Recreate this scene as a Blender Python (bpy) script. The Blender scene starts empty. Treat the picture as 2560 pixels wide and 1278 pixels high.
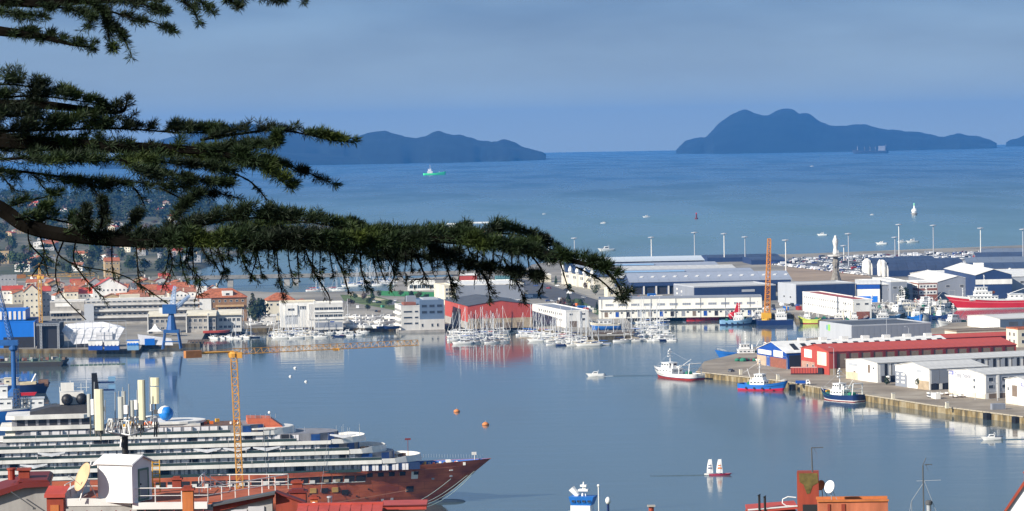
import bpy, bmesh, math, random
import numpy as np
from mathutils import Vector, Matrix
random.seed(7); rng = np.random.default_rng(7)
R = math.radians
SC = bpy.context.scene
COL = SC.collection
# ------------------------------------------------------------------ camera
FPX = 8000.0          # focal length in pixels of the 2560-wide photograph
CAMH = 125.0          # viewpoint on a hill, 125 m above the harbour
CAM = Vector((0, 0, CAMH))
PITCH = math.atan(295 / FPX); ROLL = R(1.0)
_f = Vector((0, math.cos(PITCH), -math.sin(PITCH)))
_r0 = Vector((1, 0, 0)); _u0 = _r0.cross(_f)
_r = math.cos(ROLL) * _r0 - math.sin(ROLL) * _u0
_u = math.sin(ROLL) * _r0 + math.cos(ROLL) * _u0
cd = bpy.data.cameras.new('camera'); cam = bpy.data.objects.new('camera', cd); COL.objects.link(cam)
cd.sensor_width = 36; cd.lens = FPX / 2560 * 36; cd.clip_start = 0.5; cd.clip_end = 90000
m = Matrix(((_r.x, _u.x, -_f.x, 0), (_r.y, _u.y, -_f.y, 0), (_r.z, _u.z, -_f.z, CAMH), (0, 0, 0, 1)))
cam.matrix_world = m
SC.camera = cam
# ------------------------------------------------------------------ sun, sky, exposure
SUNDIR = Vector((0.78, 0.53, -0.50)).normalized()      # direction the light travels
sl = bpy.data.lights.new('sun', 'SUN'); sun = bpy.data.objects.new('sun', sl); COL.objects.link(sun)
sl.energy = 5.0; sl.angle = R(0.5); sl.color = (1.0, 0.93, 0.82)
sun.rotation_euler = SUNDIR.to_track_quat('-Z', 'Y').to_euler()
sun_el = math.asin(-SUNDIR.z); sun_az = math.atan2(-SUNDIR.x, -SUNDIR.y)   # clockwise from +Y
W = bpy.data.worlds.new('World'); SC.world = W; W.use_nodes = True
nt = W.node_tree; nt.nodes.clear()
def wn(t, **k):
    n = nt.nodes.new(t)
    for a, b in k.items(): setattr(n, a, b)
    return n
out = wn('ShaderNodeOutputWorld'); bg = wn('ShaderNodeBackground'); bg.inputs[1].default_value = 0.10
sky = wn('ShaderNodeTexSky', sky_type='NISHITA', sun_disc=False, sun_elevation=sun_el, sun_rotation=sun_az,
         altitude=100, air_density=1.0, dust_density=0.6, ozone_density=1.5)
tc = wn('ShaderNodeTexCoord'); sep = wn('ShaderNodeSeparateXYZ')
nt.links.new(tc.outputs['Generated'], sep.inputs[0])
# distant blue-grey cloud bank that lies low over the sea, with soft streaks
mp = wn('ShaderNodeMapping'); mp.inputs['Scale'].default_value = (11, 11, 46); mp.inputs['Rotation'].default_value = (0, R(4), 0)
nt.links.new(tc.outputs['Generated'], mp.inputs[0])
nz = wn('ShaderNodeTexNoise'); nz.inputs['Scale'].default_value = 1.0; nz.inputs['Detail'].default_value = 4; nz.inputs['Roughness'].default_value = .5
nt.links.new(mp.outputs[0], nz.inputs[0])
cr = wn('ShaderNodeValToRGB')
cr.color_ramp.elements[0].position = .33; cr.color_ramp.elements[0].color = (1.25, 1.95, 3.0, 1)
cr.color_ramp.elements[1].position = .68; cr.color_ramp.elements[1].color = (1.85, 2.8, 4.0, 1)
nt.links.new(nz.outputs[0], cr.inputs[0])
lo = wn('ShaderNodeMapRange'); lo.inputs[1].default_value = 0.0; lo.inputs[2].default_value = 0.040; lo.inputs[3].default_value = .85; lo.inputs[4].default_value = 0.0
nt.links.new(sep.outputs[2], lo.inputs[0])
ml = wn('ShaderNodeMix', data_type='RGBA'); ml.inputs['B'].default_value = (3.1, 3.6, 3.7, 1)
nt.links.new(lo.outputs[0], ml.inputs['Factor']); nt.links.new(cr.outputs[0], ml.inputs['A'])
mr = wn('ShaderNodeMapRange'); mr.inputs[1].default_value = 0.10; mr.inputs[2].default_value = 0.5; mr.inputs[3].default_value = 1; mr.inputs[4].default_value = 0.15
nt.links.new(sep.outputs[2], mr.inputs[0])
mx = wn('ShaderNodeMix', data_type='RGBA')
nt.links.new(mr.outputs[0], mx.inputs['Factor']); nt.links.new(sky.outputs[0], mx.inputs['A']); nt.links.new(ml.outputs['Result'], mx.inputs['B'])
nt.links.new(mx.outputs['Result'], bg.inputs[0]); nt.links.new(bg.outputs[0], out.inputs[0])
vs = SC.view_settings; vs.view_transform = 'Standard'; vs.look = 'None'; vs.gamma = 1; vs.use_curve_mapping = False; vs.exposure = 0.55
SC.render.engine = 'CYCLES'
# ------------------------------------------------------------------ helpers
def ray(px, py):
    px = float(px); py = float(py); return _f + (px - 1280) / FPX * _r + (639 - py) / FPX * _u
def G(px, py, z=0.0):
    d = ray(px, py); t = (z - CAMH) / d.z
    return CAM + d * t
def AT(px, py, Y):
    d = ray(px, py); return CAM + d * (Y / d.y)
def PX(p):
    q = Vector(p) - CAM; w = q.dot(_f); return 1280 + FPX * q.dot(_r) / w, 639 - FPX * q.dot(_u) / w
def solve(P, d, xt):                       # distance along horizontal dir d from P until the image column xt
    P = Vector(P); d = Vector(d); q = P - CAM; k = (xt - 1280) / FPX
    n = _r - k * _f
    return -q.dot(n) / d.dot(n)
def lin(h):
    if not isinstance(h, str): return h
    h = h.lstrip('#'); c = [int(h[i:i+2], 16) / 255 for i in (0, 2, 4)]
    return tuple(x / 12.92 if x <= .04045 else ((x + .055) / 1.055) ** 2.4 for x in c)
_mats = {}
def M(name, col=None, rough=.7, var=.18, scale=.35, metal=0, spec=.4, streak=False, bump=0, emis=None):
    if name in _mats: return _mats[name]
    c = lin(col)
    m = bpy.data.materials.new(name); m.use_nodes = True; t = m.node_tree; b = t.nodes['Principled BSDF']
    b.inputs['Roughness'].default_value = rough; b.inputs['Metallic'].default_value = metal
    b.inputs['Specular IOR Level'].default_value = spec
    b.inputs['Base Color'].default_value = (*c, 1)
    if var:
        co = t.nodes.new('ShaderNodeTexCoord'); ma = t.nodes.new('ShaderNodeMapping')
        ma.inputs['Scale'].default_value = (1, 1, .22) if streak else (1, 1, 1)
        n = t.nodes.new('ShaderNodeTexNoise'); n.inputs['Scale'].default_value = scale; n.inputs['Detail'].default_value = 5; n.inputs['Roughness'].default_value = .62
        r = t.nodes.new('ShaderNodeValToRGB')
        r.color_ramp.elements[0].position = .3; r.color_ramp.elements[0].color = (*[x * (1 - var * 1.6) for x in c], 1)
        r.color_ramp.elements[1].position = .68; r.color_ramp.elements[1].color = (*[min(x * (1 + var * .6), .9) for x in c], 1)
        t.links.new(co.outputs['Object'], ma.inputs[0]); t.links.new(ma.outputs[0], n.inputs[0]); t.links.new(n.outputs[0], r.inputs[0]); t.links.new(r.outputs[0], b.inputs['Base Color'])
        if bump:
            bp = t.nodes.new('ShaderNodeBump'); bp.inputs['Strength'].default_value = .6; bp.inputs['Distance'].default_value = bump
            t.links.new(n.outputs[0], bp.inputs['Height']); t.links.new(bp.outputs[0], b.inputs['Normal'])
    _mats[name] = m; return m
class MB:
    def __init__(s): s.v = []; s.f = []
    def add(s, vs, fs):
        o = len(s.v); s.v += [tuple(x) for x in vs]; s.f += [tuple(i + o for i in q) for q in fs]; return s
    def box(s, c, d, rz=0):
        x, y, z = d[0] / 2, d[1] / 2, d[2] / 2; ca, sa = math.cos(rz), math.sin(rz)
        vs = []
        for k in (-z, z):
            for a, b in ((-x, -y), (x, -y), (x, y), (-x, y)): vs.append((c[0] + a * ca - b * sa, c[1] + a * sa + b * ca, c[2] + k))
        return s.add(vs, [(3, 2, 1, 0), (4, 5, 6, 7), (0, 1, 5, 4), (1, 2, 6, 5), (2, 3, 7, 6), (3, 0, 4, 7)])
    def bb(s, x0, x1, y0, y1, z0, z1): return s.box(((x0 + x1) / 2, (y0 + y1) / 2, (z0 + z1) / 2), (x1 - x0, y1 - y0, z1 - z0))
    def tube(s, a, b, r, r2=None, n=6, cap=True):
        a = Vector(a); b = Vector(b); r2 = r if r2 is None else r2; d = (b - a)
        if d.length < 1e-6: return s
        d.normalize(); p = d.orthogonal().normalized(); q = d.cross(p); vs = []
        for c, rr in ((a, r), (b, r2)):
            for i in range(n):
                t = 2 * math.pi * i / n; vs.append(c + p * math.cos(t) * rr + q * math.sin(t) * rr)
        fs = [(i, (i + 1) % n, n + (i + 1) % n, n + i) for i in range(n)]
        if cap: fs += [tuple(range(n - 1, -1, -1)), tuple(range(n, 2 * n))]
        return s.add(vs, fs)
    def path(s, pts, r, n=5):
        for a, b in zip(pts[:-1], pts[1:]): s.tube(a, b, r, n=n)
        return s
    def prism(s, poly, z0, z1):               # polygon (x,y) counter-clockwise
        n = len(poly); return s.add([(x, y, z0) for x, y in poly] + [(x, y, z1) for x, y in poly],
            [tuple(range(n - 1, -1, -1)), tuple(range(n, 2 * n))] + [(i, (i + 1) % n, n + (i + 1) % n, n + i) for i in range(n)])
    def xprism(s, prof, x0, x1):              # profile (y,z) extruded along x
        n = len(prof); return s.add([(x0, y, z) for y, z in prof] + [(x1, y, z) for y, z in prof],
            [tuple(range(n)), tuple(range(2 * n - 1, n - 1, -1))] + [((i + 1) % n, i, n + i, n + (i + 1) % n) for i in range(n)])
    def yprism(s, prof, y0, y1):              # profile (x,z) extruded along y
        n = len(prof); return s.add([(x, y0, z) for x, z in prof] + [(x, y1, z) for x, z in prof],
            [tuple(range(n)), tuple(range(2 * n - 1, n - 1, -1))] + [((i + 1) % n, i, n + i, n + (i + 1) % n) for i in range(n)])
    def lathe(s, prof, c=(0, 0, 0), n=12):    # (r,z)
        vs = []; k = len(prof)
        for r, z in prof:
            for i in range(n):
                t = 2 * math.pi * i / n; vs.append((c[0] + r * math.cos(t), c[1] + r * math.sin(t), c[2] + z))
        fs = [(j * n + i, j * n + (i + 1) % n, (j + 1) * n + (i + 1) % n, (j + 1) * n + i) for j in range(k - 1) for i in range(n)]
        fs += [tuple(range(n - 1, -1, -1)), tuple(range((k - 1) * n, k * n))]
        return s.add(vs, fs)
    def ball(s, c, r, n=10, sz=1):
        k = 6; return s.lathe([(max(r * math.sin(math.pi * i / k), .001), -r * sz * math.cos(math.pi * i / k)) for i in range(k + 1)], c, n)
    def slab(s, a, b, c, d, th):              # quad a,b,c,d (Vectors) thickened downwards
        p = [Vector(x) for x in (a, b, c, d)]; n = (p[1] - p[0]).cross(p[3] - p[0]).normalized() * th
        q = [x - n for x in p]
        return s.add(p + q, [(0, 1, 2, 3), (7, 6, 5, 4), (1, 0, 4, 5), (2, 1, 5, 6), (3, 2, 6, 7), (0, 3, 7, 4)])
    def truss(s, a, b, w, r, nb, n=4, tri=False, taper=1.0):   # square (or triangular) lattice mast
        a = Vector(a); b = Vector(b); d = (b - a).normalized()
        p = d.cross(Vector((0, 0, 1)));
        if p.length < .01: p = Vector((1, 0, 0))
        p.normalize(); q = p.cross(d)
        cs = [(-.5, -.5), (.5, -.5), (.5, .5), (-.5, .5)] if not tri else [(-.5, -.5), (.5, -.5), (0, .5)]
        k = len(cs)
        def P(i, t):
            wt = w * (1 + (taper - 1) * t); return a + (b - a) * t + p * cs[i % k][0] * wt + q * cs[i % k][1] * wt
        for i in range(k): s.tube(P(i, 0), P(i, 1), r, n=n)
        for j in range(nb):
            t0, t1 = j / nb, (j + 1) / nb
            for i in range(k):
                s.tube(P(i, t0), P(i + 1, t1), r * .6, n=3, cap=False); s.tube(P(i, t1), P(i + 1, t1), r * .6, n=3, cap=False)
        return s
    def mesh(s, name):
        me = bpy.data.meshes.new(name); me.from_pydata(s.v, [], s.f); me.update(); return me
def tag(o, label=None, cat=None, group=None, kind=None):
    if label: o['label'] = label
    if cat: o['category'] = cat
    if group: o['group'] = group
    if kind: o['kind'] = kind
    return o
def obj(name, mb, mat, parent=None, label=None, loc=None, rz=0, smooth=False):
    me = mb if isinstance(mb, bpy.types.Mesh) else mb.mesh(name)
    if mat is not None and not me.materials: me.materials.append(mat)
    if smooth and not isinstance(mb, bpy.types.Mesh): me.polygons.foreach_set('use_smooth', [True] * len(me.polygons))
    o = bpy.data.objects.new(name, me); COL.objects.link(o)
    if parent: o.parent = parent
    if label: o['label'] = label
    if loc is not None: o.location = loc
    o.rotation_euler.z = rz
    return o
def thing(name, label, cat, loc=(0, 0, 0), rz=0, group=None):
    o = bpy.data.objects.new(name, None); COL.objects.link(o); o.location = loc; o.rotation_euler.z = rz
    o.empty_display_size = .5
    return tag(o, label, cat, group)
_kids = {}
def dup(root, loc, rz=0, label=None, group=None, scale=None):
    key = root.name
    if key not in _kids: _kids[key] = [(c, list(c.children)) for c in root.children]
    r = root.copy(); COL.objects.link(r); r.location = loc; r.rotation_euler = (0, 0, rz)
    if scale: r.scale = (scale,) * 3 if not isinstance(scale, tuple) else scale
    if label: r['label'] = label
    if group: r['group'] = group
    for c, gs in _kids[key]:
        k = c.copy(); COL.objects.link(k); k.parent = r
        for g in gs:
            h = g.copy(); COL.objects.link(h); h.parent = k
    return r
def struct(name, mb, mat, smooth=False): return tag(obj(name, mb, mat, smooth=smooth), kind='structure')
# ------------------------------------------------------------------ haze: real air between the hill and the islands
def make_haze(dens=3.5e-5):
    b = MB().bb(-14000, 14000, -300, 25500, -30, 345)
    m = bpy.data.materials.new('air'); m.use_nodes = True; t = m.node_tree; t.nodes.clear()
    o = t.nodes.new('ShaderNodeOutputMaterial'); v = t.nodes.new('ShaderNodeVolumePrincipled')
    v.inputs['Color'].default_value = (.075, .36, .95, 1); v.inputs['Density'].default_value = dens; v.inputs['Anisotropy'].default_value = 0.0
    t.links.new(v.outputs[0], o.inputs['Volume'])
    h = obj('haze', b, m); tag(h, kind='stuff')
make_haze()
# ------------------------------------------------------------------ water
def water_mat():
    m = bpy.data.materials.new('sea_water'); m.use_nodes = True; t = m.node_tree; b = t.nodes['Principled BSDF']; L = t.links.new
    b.inputs['IOR'].default_value = 1.33; b.inputs['Specular IOR Level'].default_value = .5
    co = t.nodes.new('ShaderNodeTexCoord'); sp = t.nodes.new('ShaderNodeSeparateXYZ'); L(co.outputs['Object'], sp.inputs[0])
    def N(s, det, sc=(1, 1, 1), rz=0):
        mp = t.nodes.new('ShaderNodeMapping'); mp.inputs['Scale'].default_value = sc; mp.inputs['Rotation'].default_value = (0, 0, rz); L(co.outputs['Object'], mp.inputs[0])
        n = t.nodes.new('ShaderNodeTexNoise'); n.inputs['Scale'].default_value = s; n.inputs['Detail'].default_value = det; L(mp.outputs[0], n.inputs[0]); return n
    # open: 0 in the sheltered harbour, 1 out in the bay
    op = t.nodes.new('ShaderNodeMapRange'); op.inputs[1].default_value = 2300; op.inputs[2].default_value = 3900; L(sp.outputs[1], op.inputs[0])
    patch = N(.0045, 4, (1, .22, 1), .2); pr = t.nodes.new('ShaderNodeMapRange'); pr.inputs[1].default_value = .46; pr.inputs[2].default_value = .62; L(patch.outputs[0], pr.inputs[0])
    ro = t.nodes.new('ShaderNodeMapRange'); ro.inputs[3].default_value = .075; ro.inputs[4].default_value = .25; L(op.outputs[0], ro.inputs[0])
    ad = t.nodes.new('ShaderNodeMath'); ad.operation = 'MULTIPLY_ADD'; ad.inputs[1].default_value = .15; L(pr.outputs[0], ad.inputs[0]); L(ro.outputs[0], ad.inputs[2]); L(ad.outputs[0], b.inputs['Roughness'])
    rip = N(.075, 2, (.35, 1, 1), .12); w2 = N(.03, 6, (1, 1, 1))
    d1 = t.nodes.new('ShaderNodeMapRange'); d1.inputs[3].default_value = .085; d1.inputs[4].default_value = 1.1; L(op.outputs[0], d1.inputs[0])
    b1 = t.nodes.new('ShaderNodeBump'); b1.inputs['Strength'].default_value = 1; L(d1.outputs[0], b1.inputs['Distance']); L(rip.outputs[0], b1.inputs['Height'])
    L(b1.outputs[0], b.inputs['Normal'])
    # colour of the water body: green-blue shallows by the port, deep blue in the bay
    big = N(.0006, 4, (1, .5, 1))
    c1 = t.nodes.new('ShaderNodeMix'); c1.data_type = 'RGBA'; c1.inputs['A'].default_value = (.08, .11, .11, 1); c1.inputs['B'].default_value = (.028, .092, .185, 1); cf = t.nodes.new('ShaderNodeMapRange'); cf.inputs[1].default_value = 3300; cf.inputs[2].default_value = 9000; L(sp.outputs[1], cf.inputs[0]); c0 = t.nodes.new('ShaderNodeMix'); c0.data_type = 'RGBA'; c0.inputs['A'].default_value = (.078, .112, .118, 1); c0.inputs['B'].default_value = (.115, .205, .225, 1); L(op.outputs[0], c0.inputs['Factor']); L(c0.outputs['Result'], c1.inputs['A']); L(cf.outputs[0], c1.inputs['Factor'])
    c2 = t.nodes.new('ShaderNodeMix'); c2.data_type = 'RGBA'; c2.blend_type = 'MULTIPLY'; c2.inputs['Factor'].default_value = 1
    rr = t.nodes.new('ShaderNodeMapRange'); rr.inputs[1].default_value = .3; rr.inputs[2].default_value = .7; rr.inputs[3].default_value = .75; rr.inputs[4].default_value = 1.3; L(big.outputs[0], rr.inputs[0])
    L(c1.outputs['Result'], c2.inputs['A']); L(rr.outputs[0], c2.inputs['B']); L(c2.outputs['Result'], b.inputs['Base Color'])
    return m
wm = water_mat()
seafar = 25400
struct('water', MB().add([(-13000, 600, 0), (13000, 600, 0), (13000, seafar, 0), (-13000, seafar, 0)], [(0, 1, 2, 3)]), wm)
# ------------------------------------------------------------------ terrain
def prof(xs, ys, x): return float(np.interp(x, xs, ys))
def vnoise(x, y, seed=0):
    n = 0
    for k, (a, b, c) in enumerate(((1, 1.3, .7), (2.1, -1.7, .35), (4.3, 3.1, .2), (8.1, -7.3, .1))):
        n += c * math.sin(a * x + b * y * .8 + k * 1.7 + seed) * math.cos(b * x * .9 - a * y + seed * 2.3 + k)
    return n
def island(name, label, pts, D, base_px, depth, mat, seed=0):
    # pts: skyline (px,py); D distance; ridge line runs across the view, slopes fall to the shore both ways
    xs = [p[0] for p in pts]; ys = [p[1] for p in pts]
    nx, ny = 260, 22; V = []; F = []
    yy_ = np.interp(np.linspace(xs[0], xs[-1], nx + 1), xs, ys); kk_ = np.array([1, 2, 3, 2, 1]) / 9; yy_ = np.convolve(np.pad(yy_, 2, mode='edge'), kk_, 'valid'); k2_ = np.hanning(61); k2_ /= k2_.sum(); ys_wide = np.convolve(np.pad(yy_, 30, mode='edge'), k2_, 'valid')
    for i in range(nx + 1):
        px = xs[0] + (xs[-1] - xs[0]) * i / nx; py = float(yy_[i])
        top = max(AT(px, py, D).z + (1.2 * vnoise(px / 13, seed, 1)) * min(1, AT(px, py, D).z / 120), 0.5)
        X = AT(px, py, D).x; ps_ = float(ys_wide[i]); tops_ = max(AT(px, ps_, D).z, .5)
        for j in range(ny + 1):
            v = -1 + 2 * j / ny
            e = max(0, 1 - abs(v) ** 1.7)
            fall = e * (1 + .08 * vnoise(X / 700, v * 4, seed) * (1 - e) * 2) if abs(v) > .001 else 1
            half = depth * (0.25 + .75 * min(1, top / 150))
            bl_ = min(1, abs(v) * 3.5); zz = (top * (1 - bl_) + min(tops_, top * 1.25) * bl_) * min(max(fall, 0), 1) + (14 * vnoise(X / 130 + v * 3, v * 7 - X / 300, seed + 3) * e * min(1, top / 80) if v else 0)
            if abs(v) == 1: zz = -4
            V.append((X * (1 + v * half / D) , D + v * half, zz))
    for i in range(nx):
        for j in range(ny):
            a = i * (ny + 1) + j; F.append((a, a + ny + 1, a + ny + 2, a + 1))
    return struct(name, MB().add(V, F), mat, smooth=True)
hillm = M('scrub_hill', (.006, .013, .014), .95, .5, .006, bump=6)
island('island', '', [(1690,378),(1700,368),(1712,352),(1732,347),(1748,350),(1763,351),(1775,338),(1790,315),(1803,304),(1826,288),(1850,277),(1862,273),(1878,279),(1890,288),(1905,290),(1920,289),(1935,280),(1952,273),(1968,271),(1985,274),(1996,285),(2012,282),(2030,290),(2050,308),(2070,313),(2095,315),(2130,314),(2150,311),(2175,315),(2205,322),(2235,327),(2262,329),(2295,330),(2330,342),(2360,343),(2385,336),(2398,333),(2425,341),(2455,344),(2478,350),(2492,361)], 21500, 380, 1500, hillm, 1)
island('island', '', [(2515,358),(2525,350),(2545,347),(2560,341),(2600,325),(2680,318),(2800,350)], 23000, 360, 900, hillm, 2)
island('island', '', [(300,392),(400,350),(480,330),(540,315),(580,310),(640,312),(700,325),(760,340),(800,352),(838,335),(855,338),(870,348),(890,345),(905,337),(930,331),(960,329),(990,335),(1010,341),(1030,350),(1045,349),(1062,343),(1080,333),(1097,326),(1115,334),(1130,337),(1150,340),(1165,344),(1180,344),(1200,356),(1222,357),(1230,354),(1240,357),(1252,348),(1265,348),(1285,356),(1300,368),(1330,374),(1350,378),(1365,388)], 18000, 400, 1500, hillm, 5)
# lower foothills and a tall far headland behind the left island
island('island', '', [(250,400),(420,372),(600,368),(700,380),(800,388),(870,392),(960,400)], 16800, 405, 700, hillm, 8)
# near hillside below the viewpoint
asph = M('asphalt', (.11, .105, .10), .9, .25, .05)
grass = M('rough_grass', (.07, .085, .035), .95, .4, .05)
V = []; F = []
ys = [-120, -20, 0, 30, 80, 160, 260, 400, 600, 800, 950, 1000]; zs = [122, 123, 121, 113, 99, 84, 66, 46, 24, 8, 2.6, 2.5]
xsn = np.linspace(-420, 420, 25)
for y, z in zip(ys, zs):
    for x in xsn: V.append((x, y, z - .2 * (1 + vnoise(x / 40, y / 40)) * (1 if 0 < y < 900 else 0)))
for j in range(len(ys) - 1):
    for i in range(24):
        a = j * 25 + i; F.append((a, a + 1, a + 26, a + 25))
struct('hillside', MB().add(V, F), grass, smooth=True)
# ------------------------------------------------------------------ land platforms
def land(name, pts, mat, z=2.5, zb=-4):
    poly = [tuple(G(x, y, 0).xy) for x, y in pts]
    a = sum(poly[i][0] * poly[(i + 1) % len(poly)][1] - poly[(i + 1) % len(poly)][0] * poly[i][1] for i in range(len(poly)))
    if a < 0: poly = poly[::-1]
    from mathutils.geometry import tessellate_polygon
    n = len(poly); tri = tessellate_polygon([[Vector((x, y, 0)) for x, y in poly]]); mb = MB()
    F = []
    for t in tri:
        p = [poly[i] for i in t]; c = (p[1][0]-p[0][0])*(p[2][1]-p[0][1])-(p[1][1]-p[0][1])*(p[2][0]-p[0][0])
        F.append(tuple(t) if c > 0 else tuple(t)[::-1])
    mb.add([(x, y, z) for x, y in poly], F)
    for i in range(n):
        p, q = poly[i], poly[(i + 1) % n]; mb.add([(*p, zb), (*q, zb), (*q, z), (*p, z)], [(0, 1, 2, 3)])
    me = mb.mesh(name)
    return tag(obj(name, me, mat), kind='structure')
def ground_mat(name, cols, rough=.9, s1=.02, s2=.3, wd=1.0):
    m = bpy.data.materials.new(name); m.use_nodes = True; t = m.node_tree; b = t.nodes['Principled BSDF']; L = t.links.new
    b.inputs['Roughness'].default_value = rough; b.inputs['Specular IOR Level'].default_value = .2
    co = t.nodes.new('ShaderNodeTexCoord'); geo = t.nodes.new('ShaderNodeNewGeometry'); sp = t.nodes.new('ShaderNodeSeparateXYZ'); L(geo.outputs['Normal'], sp.inputs[0])
    n1 = t.nodes.new('ShaderNodeTexNoise'); n1.inputs['Scale'].default_value = s1; n1.inputs['Detail'].default_value = 8; n1.inputs['Roughness'].default_value = .65; L(co.outputs['Object'], n1.inputs[0])
    r = t.nodes.new('ShaderNodeValToRGB'); L(n1.outputs[0], r.inputs[0])
    el = r.color_ramp.elements
    el[0].position = .35; el[0].color = (*cols[0], 1); el[1].position = .62; el[1].color = (*cols[-1], 1)
    if len(cols) > 2: e = el.new(.5); e.color = (*cols[1], 1)
    WD = lambda c: (c[0] * wd, c[1] * wd, c[2] * wd, 1)
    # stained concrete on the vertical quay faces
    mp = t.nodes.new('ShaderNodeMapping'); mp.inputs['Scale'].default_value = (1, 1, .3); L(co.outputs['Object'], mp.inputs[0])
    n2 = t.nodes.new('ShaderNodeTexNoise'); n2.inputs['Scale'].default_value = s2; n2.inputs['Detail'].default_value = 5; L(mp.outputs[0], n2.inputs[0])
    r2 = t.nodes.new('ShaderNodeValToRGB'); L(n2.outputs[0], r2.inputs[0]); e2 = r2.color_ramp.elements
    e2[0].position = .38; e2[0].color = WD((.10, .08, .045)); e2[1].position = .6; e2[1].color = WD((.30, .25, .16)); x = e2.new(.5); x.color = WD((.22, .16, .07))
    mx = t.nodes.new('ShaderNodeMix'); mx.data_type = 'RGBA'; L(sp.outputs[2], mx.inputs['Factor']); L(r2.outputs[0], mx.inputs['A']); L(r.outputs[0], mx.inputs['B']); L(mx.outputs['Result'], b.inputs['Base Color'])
    return m
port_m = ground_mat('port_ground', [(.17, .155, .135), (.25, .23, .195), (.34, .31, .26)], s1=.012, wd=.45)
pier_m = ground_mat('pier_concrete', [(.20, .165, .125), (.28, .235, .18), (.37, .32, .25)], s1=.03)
LAND2 = [(-260,880),(150,884),(350,884),(356,872),(500,868),(514,840),(604,834),(606,830),(860,829),(870,832),(985,829),(1000,826),(1120,826),(1330,826),(1345,834),(1468,842),(1470,852),(1584,848),(1586,826),(1560,800),(1600,796),(1985,795),(1990,806),(2120,814),(2190,812),(2250,795),(2330,772),(2400,764),(2640,757),
         (2760,612),(2560,619),(2300,629),(2000,641),(1700,649),(1400,656),(1330,668),(1300,690),(1004,704),(975,735),(700,739),(478,730),(430,702),(-260,716)]
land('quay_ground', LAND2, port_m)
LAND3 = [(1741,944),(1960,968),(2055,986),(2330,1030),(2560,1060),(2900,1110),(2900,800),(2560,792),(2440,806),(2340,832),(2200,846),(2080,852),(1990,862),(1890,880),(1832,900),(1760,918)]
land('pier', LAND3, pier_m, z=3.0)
# ------------------------------------------------------------------ materials for buildings
white = M('white_paint', (.80, .78, .73), .6, .14, .16, streak=True)
cream = M('cream_render', (.70, .64, .50), .75, .12, .2, streak=True)
offw = M('off_white', (.62, .60, .56), .75, .12, .2, streak=True)
lgrey = M('light_grey_cladding', (.42, .44, .47), .6, .08, .1, streak=True)
mgrey = M('grey_cladding', (.25, .27, .31), .6, .1, .1, streak=True)
dgrey = M('dark_grey_roofing', (.09, .095, .105), .7, .2, .15)
navy = M('navy_cladding', (.022, .045, .12), .5, .12, .1, streak=True)
navyroof = M('navy_roof', (.045, .065, .12), .5, .15, .1)
bluroof = M('blue_grey_roof', (.32, .35, .41), .55, .12, .05)
paleroof = M('pale_roof', (.58, .57, .54), .7, .14, .12)
tan = M('tan_wall', (.42, .33, .22), .85, .2, .4)
redw = M('red_cladding', (.44, .07, .045), .55, .12, .15, streak=True)
redroof = M('red_roof_sheet', (.50, .075, .04), .55, .12, .12)
darkred = M('dark_red_steel', (.16, .02, .018), .6, .1)
brownd = M('brown_door', (.20, .15, .11), .75, .15, .3)
brick = M('red_brick', (.28, .10, .06), .85, .2, .8)
tile = M('orange_roof_tiles', (.42, .13, .055), .85, .3, .6)
tile2 = M('faded_roof_tiles', (.34, .14, .08), .9, .3, .6)
glass = M('window_glass', (.035, .045, .06), .12, 0, spec=.8)
wframe = M('window_frame', (.6, .6, .58), .5, 0)
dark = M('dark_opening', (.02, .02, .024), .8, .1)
steel = M('galvanised_steel', (.42, .45, .48), .45, .08, metal=.3)
royal = M('royal_blue_paint', (.01, .07, .33), .45, .1, .2)
bright = M('bright_blue_paint', (.01, .16, .62), .45, .1, .1, streak=True)
conc = M('concrete', (.36, .34, .31), .85, .2, .3)
woodm = M('weathered_timber', (.14, .10, .07), .9, .25, .8)
_win = {}
def win_mesh(w, h, pm=None, fm=None, mull=0):
    pm = pm or glass; fm = fm or wframe
    k = (round(w, 2), round(h, 2), pm.name, fm.name, mull)
    if k not in _win:
        t = .09 * min(w, h) if min(w, h) < 1.5 else .14; b = MB()
        b.bb(-w/2, w/2, -.12, 0, -h/2, -h/2 + t); b.bb(-w/2, w/2, -.12, 0, h/2 - t, h/2)
        b.bb(-w/2, -w/2 + t, -.12, 0, -h/2 + t, h/2 - t); b.bb(w/2 - t, w/2, -.12, 0, -h/2 + t, h/2 - t)
        for i in range(mull):
            x = -w/2 + w * (i + 1) / (mull + 1); b.bb(x - t/3, x + t/3, -.1, 0, -h/2 + t, h/2 - t)
        nf = len(b.f); b.bb(-w/2 + t, w/2 - t, -.04, 0, -h/2 + t, h/2 - t)
        me = b.mesh('window'); me.materials.append(fm); me.materials.append(pm)
        for i, p in enumerate(me.polygons): p.material_index = 1 if i >= nf else 0
        _win[k] = me
    return _win[k]
ROT = {'front': 0, 'left': -math.pi / 2, 'right': math.pi / 2, 'back': math.pi}
def win(root, a, z, w, h, face='front', L=0, D=0, off=0, name='window', pm=None, fm=None, mull=0, label=None):
    me = win_mesh(w, h, pm, fm, mull)
    loc = {'front': (a, -off, z), 'left': (-off, a, z), 'right': (L + off, a, z), 'back': (a, D + off, z)}[face]
    o = bpy.data.objects.new(name, me); COL.objects.link(o); o.parent = root; o.location = loc; o.rotation_euler.z = ROT[face]
    if label: o['label'] = label
    return o
def grid(root, n, a0, a1, z, w, h, face='front', **k):
    for i in range(n): win(root, a0 + (a1 - a0) * (i + .5) / n, z, w, h, face, **k)
_pan = {}
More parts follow.
